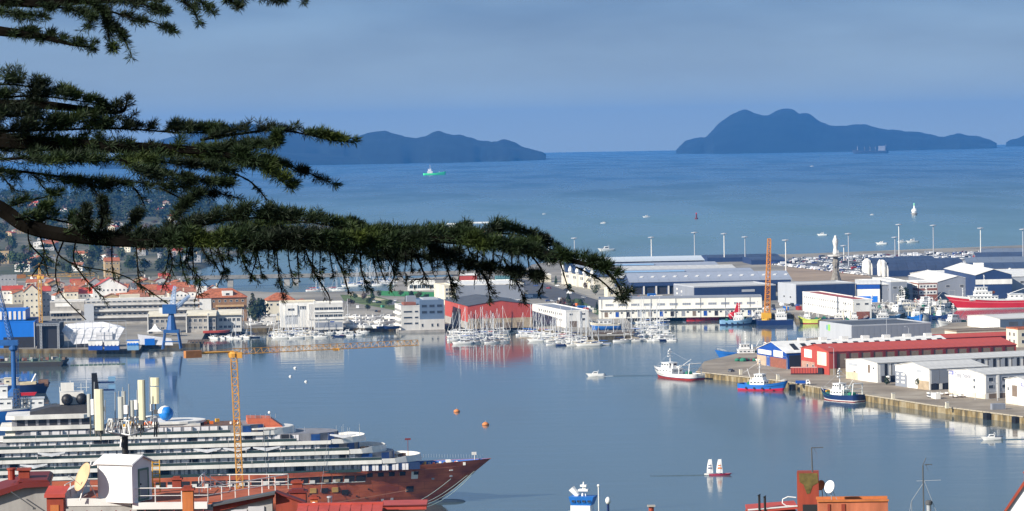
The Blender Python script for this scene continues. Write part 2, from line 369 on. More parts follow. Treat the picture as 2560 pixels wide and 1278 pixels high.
def panel_row(root, name, n, x0, x1, mesh_fn, mat, key=None):
    key = key or (name, round((x1 - x0) / n, 3), mat.name, id(root))
    if key not in _pan:
        me = mesh_fn((x1 - x0) / n).mesh(name); me.materials.append(mat); _pan[key] = me
    for i in range(n):
        o = bpy.data.objects.new(name, _pan[key]); COL.objects.link(o); o.parent = root; o.location = (x0 + (x1 - x0) * i / n, 0, 0)
def gable_mesh(L, D, h, rh, axis):           # walls as one closed shell
    b = MB()
    if axis == 'flat' or rh == 0: b.bb(0, L, 0, D, 0, h)
    elif axis == 'u': b.xprism([(0, 0), (D, 0), (D, h), (D / 2, h + rh), (0, h)], 0, L)
    else: b.yprism([(0, 0), (0, h), (L / 2, h + rh), (L, h), (L, 0)], 0, D)
    return b
def roof_parts(root, L, D, h, rh, axis, mat, n, ov=.5, th=.25, parapet=None):
    e = .012
    if axis == 'flat' or rh == 0:
        panel_row(root, 'roof_panel', n, .0, L, lambda w: MB().bb(.06, w - .06, .0, D, h + e, h + .15), mat)
        pm = parapet or mat; p = MB(); t = .4; ph = h + .75
        p.bb(-.1, L + .1, -.1, t, h - .1, ph); p.bb(-.1, L + .1, D - t, D + .1, h - .1, ph); p.bb(-.1, t, t, D - t, h - .1, ph); p.bb(L - t, L + .1, t, D - t, h - .1, ph)
        obj('parapet', p, pm, root); return
    s = rh / (D / 2 if axis == 'u' else L / 2)
    if axis == 'u':
        for sgn in (0, 1):
            def f(w, sgn=sgn):
                b = MB(); ya, za = (-ov, h - ov * s) if not sgn else (D + ov, h - ov * s); yb, zb = D / 2, h + rh
                a = [(.05, ya, za + th), (w - .05, ya, za + th), (w - .05, yb, zb + th), (.05, yb, zb + th)]
                if sgn: a = a[::-1]
                b.slab(*a, th - .02); return b
            panel_row(root, 'roof_panel', n, -ov, L + ov, f, mat, key=('rp', sgn, L, D, h, rh, n, mat.name))
        obj('ridge_cap', MB().bb(-ov, L + ov, D/2 - .35, D/2 + .35, h + rh + th - .12, h + rh + th + .1), mat, root)
    else:
        for sgn in (0, 1):
            for i in range(n):
                b = MB(); xa = -ov if not sgn else L + ov; za = h - ov * s; y0 = -ov + (D + 2 * ov) * i / n + .05; y1 = -ov + (D + 2 * ov) * (i + 1) / n - .05
                a = [(xa, y0, za + th), (L/2, y0, h + rh + th), (L/2, y1, h + rh + th), (xa, y1, za + th)]
                if sgn: a = a[::-1]
                b.slab(*a, th - .02); obj('roof_panel', b, mat, root)
def wh(name, label, cat, P, th, h_px, xR=None, xL=None, L=None, D=None, rh=0, axis='u', wall=white, roof=paleroof, n=10, zg=2.5, h=None, parapet=None, group=None, walls=True):
    th = R(th); p = G(*P, zg); u = Vector((math.cos(th), math.sin(th), 0)); v = Vector((-math.sin(th), math.cos(th), 0))
    if L is None: L = solve(p, u, xR)
    if D is None: D = solve(p, v, xL)
    if h is None: h = h_px * p.y / FPX
    r = thing(name, label, cat, (p.x, p.y, zg - .01), th, group)
    if walls: obj('wall', gable_mesh(L, D, h, rh, axis), wall, r)
    roof_parts(r, L, D, h, rh, axis, roof, n, parapet=parapet)
    r['_L'] = L; r['_D'] = D; r['_h'] = h
    del r['_L'], r['_D'], r['_h']
    return r, L, D, h
def txt(root, s, size, loc, mat, face='left', name='lettering', font_sc=1):
    c = bpy.data.curves.new('t', 'FONT'); c.body = s; c.size = size; c.extrude = .04; c.resolution_u = 2; c.align_x = 'CENTER'; c.align_y = 'CENTER'
    o = bpy.data.objects.new('t', c); COL.objects.link(o); dg = bpy.context.evaluated_depsgraph_get(); dg.update()
    me = bpy.data.meshes.new_from_object(o.evaluated_get(dg)); bpy.data.objects.remove(o)
    me.materials.clear(); me.materials.append(mat)
    q = bpy.data.objects.new(name, me); COL.objects.link(q); q.parent = root; q.location = loc
    q.rotation_euler = (R(90), 0, ROT[face]); q.name = name
    return q
# ================================================================== the pier (right)
# blue gabled hall
r, L, D, h = wh('fish_hall', 'blue gabled harbour hall with a long white roof of dark skylights, at the pier end', 'hall', (1967, 923), 17, 40, xR=2392, xL=1893, rh=4.6, wall=royal, roof=white, n=16, zg=3.0)
for i in range(15):
    x = 6 + i * (L - 12) / 14; s = 4.6 / (D / 2)
    b = MB(); y0, y1 = D * .10, D * .36; b.slab((0, y0, h + y0*s + .5), (2.6, y0, h + y0*s + .5), (2.6 + 1.5, y1, h + y1*s + .5), (1.5, y1, h + y1*s + .5), .2)
    obj('skylight', b, dark, r, loc=(x, 0, 0))
    if i % 2: obj('roof_vent', MB().bb(0, 4, D/2 - 1.2, D/2 + 1.2, h + 4.6, h + 6.2), white, r, loc=(x + 3, 0, 0))
obj('base_wall', MB().bb(-.12, -.02, .3, D * .55, 0, h * .62), brick, r); obj('base_wall', MB().bb(-.12, -.02, D * .68, D - .3, 0, h * .62), M('pale_brick', (.5, .38, .27), .85, .2, .5), r)
obj('sign_board', MB().bb(-.3, -.02, D * .12, D * .42, h * .68, h * 1.08), white, r); obj('sign_board', MB().bb(-.3, -.02, D * .5, D * .95, h * .72, h * 1.0), white, r)
win(r, D * .61, h * .3, 3, h * .58, 'left', name='door', pm=royal, off=.15)
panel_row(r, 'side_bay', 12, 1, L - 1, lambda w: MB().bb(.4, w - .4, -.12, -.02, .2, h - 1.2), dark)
# red gabled hall
r, L, D, h = wh('red_warehouse', 'long red gabled warehouse with a bright red roof and brown doors between dark red posts', 'warehouse', (2073, 938), 17, 58, xR=2541, xL=2003, rh=2.6, wall=redw, roof=redroof, n=24, zg=3.0)
nb = 15
for i in range(nb):
    x0 = 3.5 + i * (L - 4) / nb; w = (L - 4) / nb
    obj('pillar', MB().bb(x0 - .75, x0 + .75, -.5, -.02, 0, h - .3), darkred, r)
    obj('roller_door', MB().bb(x0 + .9, x0 + w - .9, -.18, -.03, 3.4, h - 1.0), brownd, r)
obj('base_wall', MB().bb(.2, 12, -.62, -.51, 0, 3.2), tan, r); obj('loading_dock', MB().bb(13, L * .95, -2.2, -.8, 0, 1.2), conc, r)
obj('sign_board', MB().bb(-.25, -.02, D * .60, D * .86, h * .62, h * .98), white, r)
for k, (s_, zz, sz) in enumerate((('LA', .86, 1.2), ('LONJA', .72, 1.2))): pass
obj('large_door', MB().bb(-.25, -.02, D * .08, D * .40, h * .38, h * .96), cream, r); obj('base_wall', MB().bb(-.22, -.02, D * .5, D * .97, 0, h * .45), M('pinkish_brick', (.45, .27, .2), .85, .2, .5), r)
for y in (.55, .75): win(r, D * y, h * .25, 2.2, 2.2, 'left', off=.22)
# white halls
r, L, D, h = wh('white_hall', 'long white gabled hall with tall dark loading doors along its side', 'hall', (2194, 957), 22, 49, xR=2610, xL=2115, rh=1.2, wall=white, roof=paleroof, n=20, zg=3.0)
for i in range(13):
    x = 4 + i * (L - 6) / 13
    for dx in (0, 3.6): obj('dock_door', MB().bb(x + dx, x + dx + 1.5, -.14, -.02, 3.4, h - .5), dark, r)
    obj('shade_panel', MB().bb(x - 2.6, x - .2, -.2, -.02, 1.2, h - .9), lgrey, r); obj('shade_panel', MB().bb(x + 5.3, x + 6.4, -.16, -.02, 1.2, h - .8), lgrey, r)  # grey panels put the weak sun on this white side into the colour
obj('loading_dock', MB().bb(2, 26, -.9, -.25, .2, 3.2), dark, r)
for x in (5, 13, 18): obj('dock_bumper', MB().lathe([(.2, 0), (1.1, .2), (1.1, 2.6), (.2, 2.9)], (x, -1.6, .4), 10), white, r)
obj('plinth', MB().bb(-.12, -.02, D * .62, D - .2, 0, h * .38), M('cream_base', (.62, .50, .34), .85, .15, .3), r)
win(r, D * .26, h * .66, 2.6, 4.2, 'left', pm=brownd, name='shutter'); win(r, D * .86, h * .30, 2, 1.6, 'left'); win(r, D * .72, h * .3, 2.4, 3.2, 'left', pm=brownd, name='door')
win(r, D * .12, h * .72, 1.6, 1, 'left'); obj('sign_board', MB().bb(-.2, -.02, D * .64, D * .9, h * .72, h * .86), lgrey, r)
win(r, D * .48, h * .4, 7, h * .72, 'left', pm=white, name='large_door')
r, L, D, h = wh('white_hall', 'small white hall with a grey curved wall panel, behind the lone round tree', 'hall', (2324, 976), 22, 53, xR=2470, xL=2239, rh=2.2, wall=white, roof=paleroof, n=9, zg=3.0)
b = MB(); yy = D * .66; pr = [(yy, 0), (D - .2, 0), (D - .2, h * .72), (D * .8, h * .72), (D * .70, h * .66), (yy, h * .55)]
b.xprism(pr, -.2, -.02); obj('wall_panel', b, mgrey, r)
for z in (.22, .42, .6): win(r, D * .76, h * z, 3.4, 1.0, 'left', off=.21, pm=white); win(r, D * .92, h * z, 2, .9, 'left', off=.21, pm=white)
obj('wall_panel', MB().bb(-.16, -.02, .5, D * .34, 0, h * .42), tan, r)
_em = obj('emblem', MB().lathe([(.1, 0), (1.6, .02), (1.6, .06)], (0, 0, 0), 14), lgrey, r, loc=(-.06, D * .3, h * .86)); _em.rotation_euler = (0, -math.pi / 2, 0); _em.scale = (.5, 1.6, 1)
panel_row(r, 'gate_panel', 6, .8, L * .9, lambda w: MB().bb(.15, w - .15, -.3, -.05, h * .32, h - .5), mgrey)
for i in range(5): obj('gate_leaf', MB().bb(2 + i * 3.2, 3.6 + i * 3.2, -.2, -.04, .2, 3.2), white if i % 2 else dark, r)
obj('dock_opening', MB().bb(.8, L * .8, -.06, -.02, .1, h * .3), dark, r)
r, L, D, h = wh('white_hall', 'white hall with Ceng Naval lettering and a blue square logo on its gable', 'hall', (2465, 998), 22, 61, xR=2720, xL=2372, rh=1.5, wall=white, roof=paleroof, n=12, zg=3.0)
ink = M('grey_ink', (.22, .24, .32), .6, 0); inkb = M('blue_ink', (.16, .18, .42), .6, 0)
txt(r, 'Ceng Naval', 3.2, (-.06, D * .62, h * .86), ink, 'left')
b = MB(); y0, y1, z0, z1 = D * .86, D * .985, h * .84, h * 1.0
b.bb(-.12, -.02, y0, y0 + 1.2, z0, z1).bb(-.12, -.02, y0 + 1.2, y1, z1 - .5, z1).bb(-.12, -.02, y0 + 1.2, y1, z0, z0 + .5); obj('logo', b, inkb, r)
for z in (.72, .44): win(r, D * .30, h * z, 1.9, 1.5, 'left')
win(r, D * .56, h * .38, 6, h * .58, 'left', pm=white, name='large_door'); obj('plinth', MB().bb(-.12, -.02, .1, D * .42, 0, h * .2), cream, r); obj('plinth', MB().bb(-.12, -.02, D*.68, D-.1, 0, h * .2), cream, r)
obj('wall_panel', MB().bb(.05, L, -.15, -.02, h * .28, h - .2), lgrey, r)  # grey sheet paints the dimmer sunlight on the white long side
for x in (2.6, 9.6, 13.2, 19, 24, 29): win(r, x, h * .80, 2.7, 1.9, 'front', off=.16, fm=lgrey); win(r, x, h * .50, 2.7, 1.6, 'front', off=.16, fm=lgrey)
obj('pilaster', MB().bb(5.6, 6.8, -.5, -.16, .2, h - .3), white, r); obj('dock_opening', MB().bb(1.5, 20, -.1, -.02, .2, h * .22), brownd, r)
r, L, D, h = wh('white_hall', 'nearest white hall on the right edge with a single brown window on its gable', 'hall', (2576, 1017), 22, 62, xR=2760, xL=2514, rh=1.5, wall=white, roof=paleroof, n=8, zg=3.0)
win(r, D * .62, h * .56, 4.6, 5.2, 'left', pm=brownd, name='shutter'); win(r, D * .88, h * .62, 1.4, 1.6, 'left'); txt(r, 'AL', 3.2, (-.06, D * .30, h * .84), inkb, 'left'); obj('plinth', MB().bb(-.12, -.02, D * .5, D - .2, 0, h * .2), cream, r)
# grey flat-roofed hall
r, L, D, h = wh('grey_hall', 'large grey flat-roofed hall with a pale end wall bearing a small green stripe logo', 'hall', (2130, 864), 17, 48, xR=2328, xL=2050, wall=mgrey, roof=dgrey, n=8, zg=2.5, parapet=lgrey)
obj('end_wall', MB().bb(-.25, -.02, 0, D, 0, h), lgrey, r); g1 = M('lime_green', (.25, .62, .08), .6, 0)
obj('logo', MB().bb(-.34, -.26, D * .66, D * .72, h * .62, h * .95), g1, r); obj('logo', MB().bb(-.34, -.26, D * .74, D * .77, h * .66, h * .9), M('teal_paint', (.05, .3, .35), .6, 0), r)
panel_row(r, 'wall_panel', 14, .1, L - .1, lambda w: MB().bb(.06, w - .06, -.12, -.02, .3, h - .4), mgrey)
# backdrop buildings of the pier
r, L, D, h = wh('white_hall', 'white hall with a blue-grey side and low gable, in front of the red trawler', 'hall', (2500, 825), 17, 27, xR=2700, xL=2419, rh=1.3, wall=white, roof=paleroof, n=10, zg=3.0)
obj('wall_panel', MB().bb(.1, L, -.12, -.02, .8, h - .5), M('slate_cladding', (.10, .14, .20), .6, .1), r)
for x in (6, 15, 26): obj('door', MB().bb(x, x + 6, -.2, -.13, h * .35, h * .72), dgrey, r)
r, L, D, h = wh('low_hall', 'low hall with a brown flat roof and cream end wall, behind the red warehouse', 'hall', (2392, 850), 17, 20, xR=2530, xL=2362, wall=cream, roof=M('brown_roof', (.24, .19, .14), .9, .2, .1), n=8, zg=3.0)
r, L, D, h = wh('cream_building', 'cream two-storey building with an orange roof at the right edge, behind the red warehouse', 'building', (2545, 868), 17, 44, xR=2700, xL=2516, wall=cream, roof=tile, n=6, zg=3.0)
for z in (.3, .7): grid(r, 5, 1, 24, h * z, 2.4, 2, 'front'); grid(r, 2, 2, D - 2, h * z, 2, 2.2, 'left')
r, L, D, h = wh('red_roofed_shed', 'low shed with a rust-red roof directly behind the red warehouse', 'shed', (2345, 862), 17, 16, xR=2545, D=16, rh=1.5, wall=darkred, roof=redroof, n=10, zg=3.0)
# ================================================================== far side of the basin (L2)
r, L, D, h = wh('white_office', 'long white two-storey harbour office with two rows of small windows and a flat red roof', 'building', (2132, 799), 11, 48, xR=2179, xL=2007, wall=white, roof=M('red_membrane', (.36, .08, .07), .8, .15, .2), n=3, parapet=white)
for z in (.78, .42): grid(r, 22, 2, D - 2, h * z, 1.8, 1.5, 'left')
for x in (.28, .74): win(r, L * x, h * .8, 2.6, 1.3)
obj('brick_annex', MB().bb(1, L * .9, -.12, -.02, 0, h * .4), brick, r)
r, L, D, h = wh('navy_hall', 'navy flat-roofed hall with a pale grey end wall, behind the white office', 'hall', (1991, 762), 15, 49, xR=2138, xL=1946, wall=navy, roof=paleroof, n=10, parapet=lgrey)
obj('end_wall', MB().bb(-.25, -.02, 0, D, 0, h), lgrey, r); panel_row(r, 'wall_panel', 9, .1, L - .1, lambda w: MB().bb(.08, w - .08, -.12, -.02, .3, h - .4), navy)
for y in (.3, .65): win(r, D * y, h * .36, 3, 1.5, 'left', off=.26)
r, L, D, h = wh('navy_hall', 'navy flat-roofed hall with a grey windowed end wall, behind the long white shed', 'hall', (1736, 757), 13, 38, xR=1940, xL=1685, wall=navy, roof=paleroof, n=12, parapet=lgrey)
obj('end_wall', MB().bb(-.25, -.02, 0, D, 0, h), mgrey, r); panel_row(r, 'wall_panel', 12, .1, L - .1, lambda w: MB().bb(.08, w - .08, -.12, -.02, .3, h - .4), navy)
for y, z in ((.82, .75), (.82, .45), (.6, .62), (.6, .3), (.4, .3)): win(r, D * y, h * z, 3.2, 1.5, 'left', off=.26, pm=white)
obj('sign_board', MB().bb(L * .58, L * .74, -.3, -.13, h * .62, h * .78), lgrey, r)
r, L, D, h = wh('quay_shed', 'long cream-white quayside shed with a row of wide grey windows facing the basin', 'shed', (1497, 797), -2, 48, xR=1905, D=22, wall=M('warm_white_wall', (.82, .79, .70), .7, .07, .2, streak=True), roof=mgrey, n=14, parapet=mgrey)
grid(r, 12, 3, L - 3, h * .70, 5.6, 1.7, pm=mgrey, mull=3); obj('canopy', MB().bb(0, L, -1.6, -.02, h * .44, h * .48), white, r)
for i in range(14):
    x = 3 + i * (L - 6) / 14
    win(r, x + 2, h * .2, 2.6, 3.6, name='door', pm=[brownd, mgrey, dark, royal][i * 7 % 4]); win(r, x + 5, h * .28, 1.6, 1.2)
for i in range(7): obj('downpipe', MB().tube((2 + i * L / 6.6, -.2, 0), (2 + i * L / 6.6, -.2, h), .15, n=5), mgrey, r)
r, L, D, h = wh('marina_building', 'white two-storey marina building with a grey roof set in a raised white rim', 'building', (1415, 820), 13, 41, xR=1472, xL=1331, wall=white, roof=mgrey, n=3, parapet=white)
for z in (.78, .42): grid(r, 12, D * .08, D * .8, h * z, 2.4, 1.7, 'left')
win(r, L * .22, h * .82, 2.4, 1.2); win(r, L * .78, h * .83, 2.4, 1.2); win(r, L * .78, h * .5, 2.2, 1.6); win(r, L * .32, h * .22, 5, h * .4, name='large_door', pm=brownd); obj('pilaster', MB().bb(L * .60, L * .66, -.4, -.02, 0, h), lgrey, r)
r, L, D, h = wh('red_boathouse', 'big red gabled boathouse with a dark grey roof beside the yacht marina', 'hall', (1170, 823), 11, 58, xR=1331, xL=1113, rh=3.0, axis='v', wall=redw, roof=dgrey, n=10)
obj('base_wall', MB().bb(-.02, L, -.14, -.02, 0, h * .44), tan, r); obj('base_wall', MB().bb(-.14, -.02, 0, D, 0, h * .3), conc, r); obj('base_wall', MB().bb(-.14, -.02, D * .3, D * .62, h*.3, h * .62), tan, r)
for x in (.25, .42, .58, .76): obj('timber_door', MB().bb(L * x, L * x + 4, -.26, -.15, .3, h * .24), brownd, r)
# grey club block standing in the water
r, L, D, h = wh('club_building', 'four-storey grey and white waterfront building with a navy glazed upper corner', 'building', (1004, 831), 9, 62, L=12, D=34, wall=offw, roof=mgrey, n=3, zg=.4, h=16.5, parapet=offw)
L = solve(r.location, Vector((math.cos(R(9)), math.sin(R(9)), 0)), 1111)
obj('tower_block', MB().bb(12.02, L, -.15, 30, 0, 20.5), M('blue_grey_panel', (.13, .19, .28), .4, .1, .1), r); obj('tower_base', MB().bb(12.0, L + .1, -.5, 28, 0, 8), offw, r); obj('roof_box', MB().bb(15, L - 3, 4, 24, 20.5, 21.3), lgrey, r); obj('roof_plant', MB().bb(6, 12, 18, 24, 16.6, 22.5), mgrey, r)
obj('roof_terrace', MB().bb(2, 10, 2, 14, 17.3, 19), brick, r)
for z in (4.6, 8.4, 12.2): grid(r, 1, .6, 8, z + 1, 5.6, 1.3); grid(r, 1, 8.2, 11.6, z + 1, 2.4, 1.3)
for z in (12.6, 16.6): grid(r, 3, 12.6, L - .4, z, (L - 14) / 4, 1.8, off=.16, fm=M('frame_blue', (.08, .12, .2), .4, 0))
for x in (13.6, 20, 23.6): win(r, x, 4.2, 1.4, 2.2, off=.51)
for z in (4.2, 8.2, 12.2): obj('terrace_band', MB().bb(-1.2, -.02, .3, 33, z - 1.2, z), white, r); grid(r, 5, 1, 33, z + 1.4, 4.6, 1.8, 'left')
obj('sea_wall', MB().bb(-1.5, L + .4, -1.2, 34, -3, 1.2), conc, r)
# sports ground, stand and road band behind
def sheet(name, pts, mat, z): return struct(name, MB().add([tuple(G(x, y, z)) for x, y in pts], [tuple(range(len(pts)))]), mat)
sheet('football_pitch', [(946, 739), (1090, 744), (1100, 731), (948, 727)], M('green_turf', (.03, .22, .05), .9, .15, .1), 2.506)
road_m = M('road_asphalt', (.085, .085, .09), .9, .2, .1)
sheet('road', [(1330, 742), (1500, 772), (1500, 752), (1350, 706), (1300, 697), (1280, 700)], road_m, 2.504)
sheet('road', [(1350, 702), (1500, 748), (1560, 742), (1420, 700)], M('pale_paving', (.36, .33, .27), .9, .2, .1), 2.508)
sheet('grass', [(860, 752), (1060, 790), (1075, 776), (930, 738), (850, 737)], M('park_grass', (.10, .14, .035), .95, .3, .05), 2.506)
sheet('path', [(868, 737), (950, 752), (965, 749), (890, 735)], M('sandy_path', (.5, .42, .28), .95, .15, .1), 2.512)
sheet('grass', [(1430, 752), (1497, 790), (1500, 778), (1440, 745)], M('verge_grass', (.07, .12, .03), .95, .3, .05), 2.512)
sheet('bare_ground', [(1962, 668), (2080, 676), (2175, 690), (2180, 706), (1990, 703), (1950, 690)], M('bare_earth', (.34, .25, .17), .95, .2, .03), 2.506)
sheet('car_park', [(1925, 660), (2075, 672), (2190, 692), (2560, 700), (2800, 700), (2800, 618), (2560, 624), (2300, 634), (2000, 646), (1925, 648)], M('car_park_asphalt', (.12, .12, .125), .9, .2, .02), 2.504)
# sports hall and clubhouse near the pitch
r, L, D, h = wh('sports_hall', 'white flat-roofed hall with grey front behind the red boathouse', 'hall', (1140, 752), 6, 38, xR=1310, D=70, wall=mgrey, roof=white, n=6, parapet=white)
r, L, D, h = wh('cream_tower', 'small cream block with a large grid window behind the grey club building', 'building', (1112, 762), 12, 46, xR=1140, xL=1086, wall=cream, roof=cream, n=2)
for z in (.35, .6, .82): grid(r, 3, .5, L - .5, h * z, 1.9, 1.9)
r, L, D, h = wh('clubhouse', 'low white clubhouse with a dark glass front by the football pitch', 'building', (1020, 727), 3, 22, xR=1088, D=14, wall=white, roof=white, n=4)
grid(r, 6, 1, L - 1, h * .45, 3, 3, mull=1)
r, L, D, h = wh('boat_sales_shed', 'low red and white shed beyond the sports hall', 'shed', (1148, 703), 3, 14, xR=1192, D=12, rh=1, wall=redw, roof=white, n=4)
r, L, D, h = wh('glass_pavilion', 'teal-roofed glass pavilion beside the red and white shed', 'building', (1240, 716), 3, 20, xR=1290, D=16, rh=1.5, wall=M('teal_wall', (.12, .30, .32), .5, .1), roof=M('teal_roof', (.10, .22, .22), .5, .1), n=4)
# the great multi-bay port halls
Pb = G(1577, 737, 2.5); thb = R(2); u_ = Vector((math.cos(thb), math.sin(thb), 0)); v_ = Vector((-math.sin(thb), math.cos(thb), 0))
nbay = 6; L0 = solve(Pb, u_, 1977); hall_h = 9.5
lab = ['front bay of the big port hall, blue-grey roof over a navy open front', 'second bay of the big port hall, thin pale roof strip', 'third bay of the big port hall with a sky-blue roof strip', 'fourth bay of the big port hall, thin strip roof', 'fifth bay of the big port hall behind the strip roofs', 'rear bay of the big port hall with a broad pale vaulted roof']
for k in range(nbay):
    off = k * 72 + (8 if k else 0); dp = 70 if k in (0, 5) else 60
    p = Pb + v_ * off; L = L0 * [1, .97, .9, .84, .78, .74][k] + k * 6
    xs = -k * 6
    r = thing('port_hall', lab[k], 'hall', (p.x + u_.x * xs, p.y + u_.y * xs, 2.49), thb)
    hh = hall_h + (1.5 if k == 5 else 0); rh_ = [5, 1.6, 1.6, 1.6, 1.6, 2.6][k]
    obj('wall', MB().xprism([(0, 0), (dp, 0), (dp, hh), (dp / 2, hh + rh_), (0, hh)], 0, L), navy, r)
    roof_parts(r, L, dp, hh, rh_, 'u', [bluroof, paleroof, bluroof, paleroof, bluroof, M('vault_roof', (.55, .60, .64), .6, .1, .03)][k], 16, ov=1.2)
    if k == 0:
        for i in range(14): obj('roof_light', MB().slab((0, dp*.24, hh + rh_*.48 + .5), (2.4, dp*.24, hh + rh_*.48 + .5), (4, dp*.32, hh + rh_*.64 + .5), (1.6, dp*.32, hh + rh_*.64 + .5), .2), white, r, loc=(8 + i * L / 14.3, 0, 0))
        for i in range(13): obj('front_column', MB().bb(i * L / 13, i * L / 13 + 1.2, -1.4, -.2, 0, hh - 3), offw, r)
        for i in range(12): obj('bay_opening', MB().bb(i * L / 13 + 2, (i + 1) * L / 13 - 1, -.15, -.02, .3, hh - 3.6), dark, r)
        obj('fascia', MB().bb(0, L, -1.5, -.16, hh - 3, hh - .4), navy, r)
    if k in (2, 4): obj('roof_strip', MB().bb(L * .15, L * .55, 6, 12, hh + .9 , hh + 1.9), M('sky_blue_strip', (.25, .40, .58), .5, .05), r)
# cream wall with white fins at the left of the port halls
thb = R(12); v_ = Vector((-math.sin(thb), math.cos(thb), 0)); p = G(1487, 724, 2.5); r = thing('finned_hall', 'cream-walled hall end with four tall white fins at the left of the port halls', 'hall', (p.x, p.y, 2.49), thb)
Dl = solve(p, v_, 1404); obj('wall', MB().bb(0, 30, 0, Dl, 0, 10), cream, r); obj('roof', MB().bb(-.5, 31, -.5, Dl + .5, 10.02, 10.6), navyroof, r)
for i in range(5):
    y = Dl * (i + .08) / 4.6
    obj('fin', MB().bb(-2.5, -.02, y, y + 2.0, 0, 12).lathe([(2.0, 0), (1.6, 2), (.4, 4)], (-1.2, y + 1, 12), 8), white, r)
    if i < 4: grid(r, 3, y + 5, y + Dl / 4.6 - 3, 7, 5, 2.6, 'left')
r, L, D, h = wh('gatehouse', 'small cream gatehouse in front of the port halls', 'building', (1520, 744), 10, 22, xR=1566, D=14, wall=cream, roof=offw, n=3); grid(r, 3, 1, L - 1, h * .5, 2, 1.6)
r, L, D, h = wh('gatehouse', 'cream kiosk with round end left of the finned hall', 'building', (1352, 706), 10, 18, xR=1378, D=12, wall=cream, roof=white, n=2)
# navy vaulted halls on the right
def vault(P, th, xR, D, h, rv, label, mat=navyroof, fins=0):
    p = G(*P, 2.5); th = R(th); u = Vector((math.cos(th), math.sin(th), 0)); L = solve(p, u, xR)
    r = thing('vaulted_hall', label, 'hall', (p.x, p.y, 2.49), th)
    pr = [(0, 0), (D, 0)] + [(D / 2 + D / 2 * math.cos(a), h + rv * math.sin(a)) for a in [math.pi * i / 8 for i in range(9)]]
    obj('wall', MB().xprism([(0, 0), (D, 0), (D, h), (0, h)], 0, L), navy, r)
    n = 8
    for i in range(n): obj('roof_panel', MB().xprism([(D / 2 + D / 2 * math.cos(a), h + .02 + rv * math.sin(a)) for a in [math.pi * j / 8 for j in range(9)]], L * i / n + .1, L * (i + 1) / n - .1), mat, r)
    obj('end_wall', MB().xprism([(.6, 0), (D - .6, 0)] + [(D/2 + (D/2 - .6) * math.cos(a), h + (rv - .3) * math.sin(a)) for a in [math.pi * j / 8 for j in range(9)]], -.4, -.02), white if fins else navy, r)
    for i in range(fins): obj('fin', MB().lathe([(1.6, 0), (2.2, 6), (1.6, 12), (.4, 14)], (-3, 4 + i * 14, 0), 8), white, r)
    return r
vault((2182, 688), 8, 2258, 36, 6, 8, 'small navy vaulted hall with a white end beside the statue column', fins=1)
vault((2222, 692), 8, 2412, 40, 5, 9, 'long navy vaulted hall with two white fins at its end', fins=2)
vault((2262, 681), 8, 2345, 50, 6, 7, 'tallest navy vaulted hall among the parked cars')
vault((1880, 662), 4, 1965, 60, 4, 2, 'dark vaulted hall behind the orange crane jib')
vault((1770, 656), 4, 1950, 50, 4, 2, 'low dark hall at the far edge of the port, right of the broad pale roof')
# white flat-roofed warehouses on the right
for args, wins in (
    (('blue_white_warehouse', 'white warehouse with a blue band above its wall, left of the grey warehouse', 'warehouse', (2140, 757), -6, 46), dict(xR=2200, D=60, rh=1.5, wall=white)),
    (('grey_warehouse', 'grey-fronted warehouse with a white roof behind the docked fishing boats', 'warehouse', (2206, 756), 6, 44), dict(xR=2282, D=90, rh=1.6, wall=mgrey)),
    (('grey_warehouse', 'dark grey narrow warehouse with a white chimney box between grey warehouse and brick building', 'warehouse', (2228, 757), 6, 52), dict(xR=2268, D=60, rh=0, wall=mgrey)),
    (('brick_building', 'two-storey brick building with white window bands behind the fishing boats', 'building', (2296, 754), 8, 46), dict(xR=2344, xL=2266, rh=0, wall=brick)),
    (('grey_warehouse', 'broad grey warehouse with a low white gable roof, left of the red trawler', 'warehouse', (2345, 745), 4, 40), dict(xR=2445, D=110, rh=4, axis='v', wall=mgrey)),
    (('blue_for_shade_warehouse', 'white warehouse with a gable front coloured navy for shade, behind the red trawler', 'warehouse', (2440, 750), 3, 62), dict(xR=2530, D=120, rh=4, axis='v', wall=navy)),  # navy wall colour stands for the shadow side of this front
    (('grey_warehouse', 'pale grey warehouse with a brown base at the right edge, above the red trawler', 'warehouse', (2528, 742), 3, 50), dict(xR=2640, D=120, rh=1, wall=lgrey))):
    r, L, D, h = wh(*args, roof=white, n=6, **wins)
    if 'brick' in args[0]:
        for z in (.82, .48): obj('window_band', MB().bb(.5, L - .5, -.12, -.02, h * z - 1.4, h * z + 1.4), white, r); grid(r, 5, 1, L - 1, h * z, 1.7, 1.4, off=.13); obj('window_band', MB().bb(-.12, -.02, .5, D - .5, h * z - 1.3, h * z + 1.3), white, r); grid(r, 5, 1, D - 1, h * z, 2, 1.4, 'left', off=.13)
    elif 'blue_w' in args[0]: obj('band', MB().bb(0, L, -.12, -.02, h * .74, h * .98), royal, r); obj('band', MB().bb(0, L * .9, -.12, -.02, .2, h * .35), bright, r)
    elif 'blue_f' in args[0]: obj('band', MB().bb(-.2, L + .2, -.2, -.02, h * .62, h * .82), white, r)
    else:
        for x in (.25, .6): win(r, L * x, h * .72, 3, 2, pm=dgrey); win(r, L * (x + .1), h * .25, 4.5, 5, name='large_door', pm=mgrey)
r, L, D, h = wh('white_warehouse', 'huge white flat roof spreading behind the grey warehouses at the right', 'warehouse', (2345, 722), 4, 24, xR=2700, D=110, rh=4, axis='u', wall=offw, roof=white, n=14)
for i in range(6): obj('roof_vent', MB().lathe([(1, 0), (1.2, 1.4), (.2, 2)], (20 + i * L / 7, D * .45, h + 3.4), 8), white, r)
obj('chimney', MB().bb(0, 7, -2, 4, 0, 11), white, r, loc=(L * .30, D * .2, h))
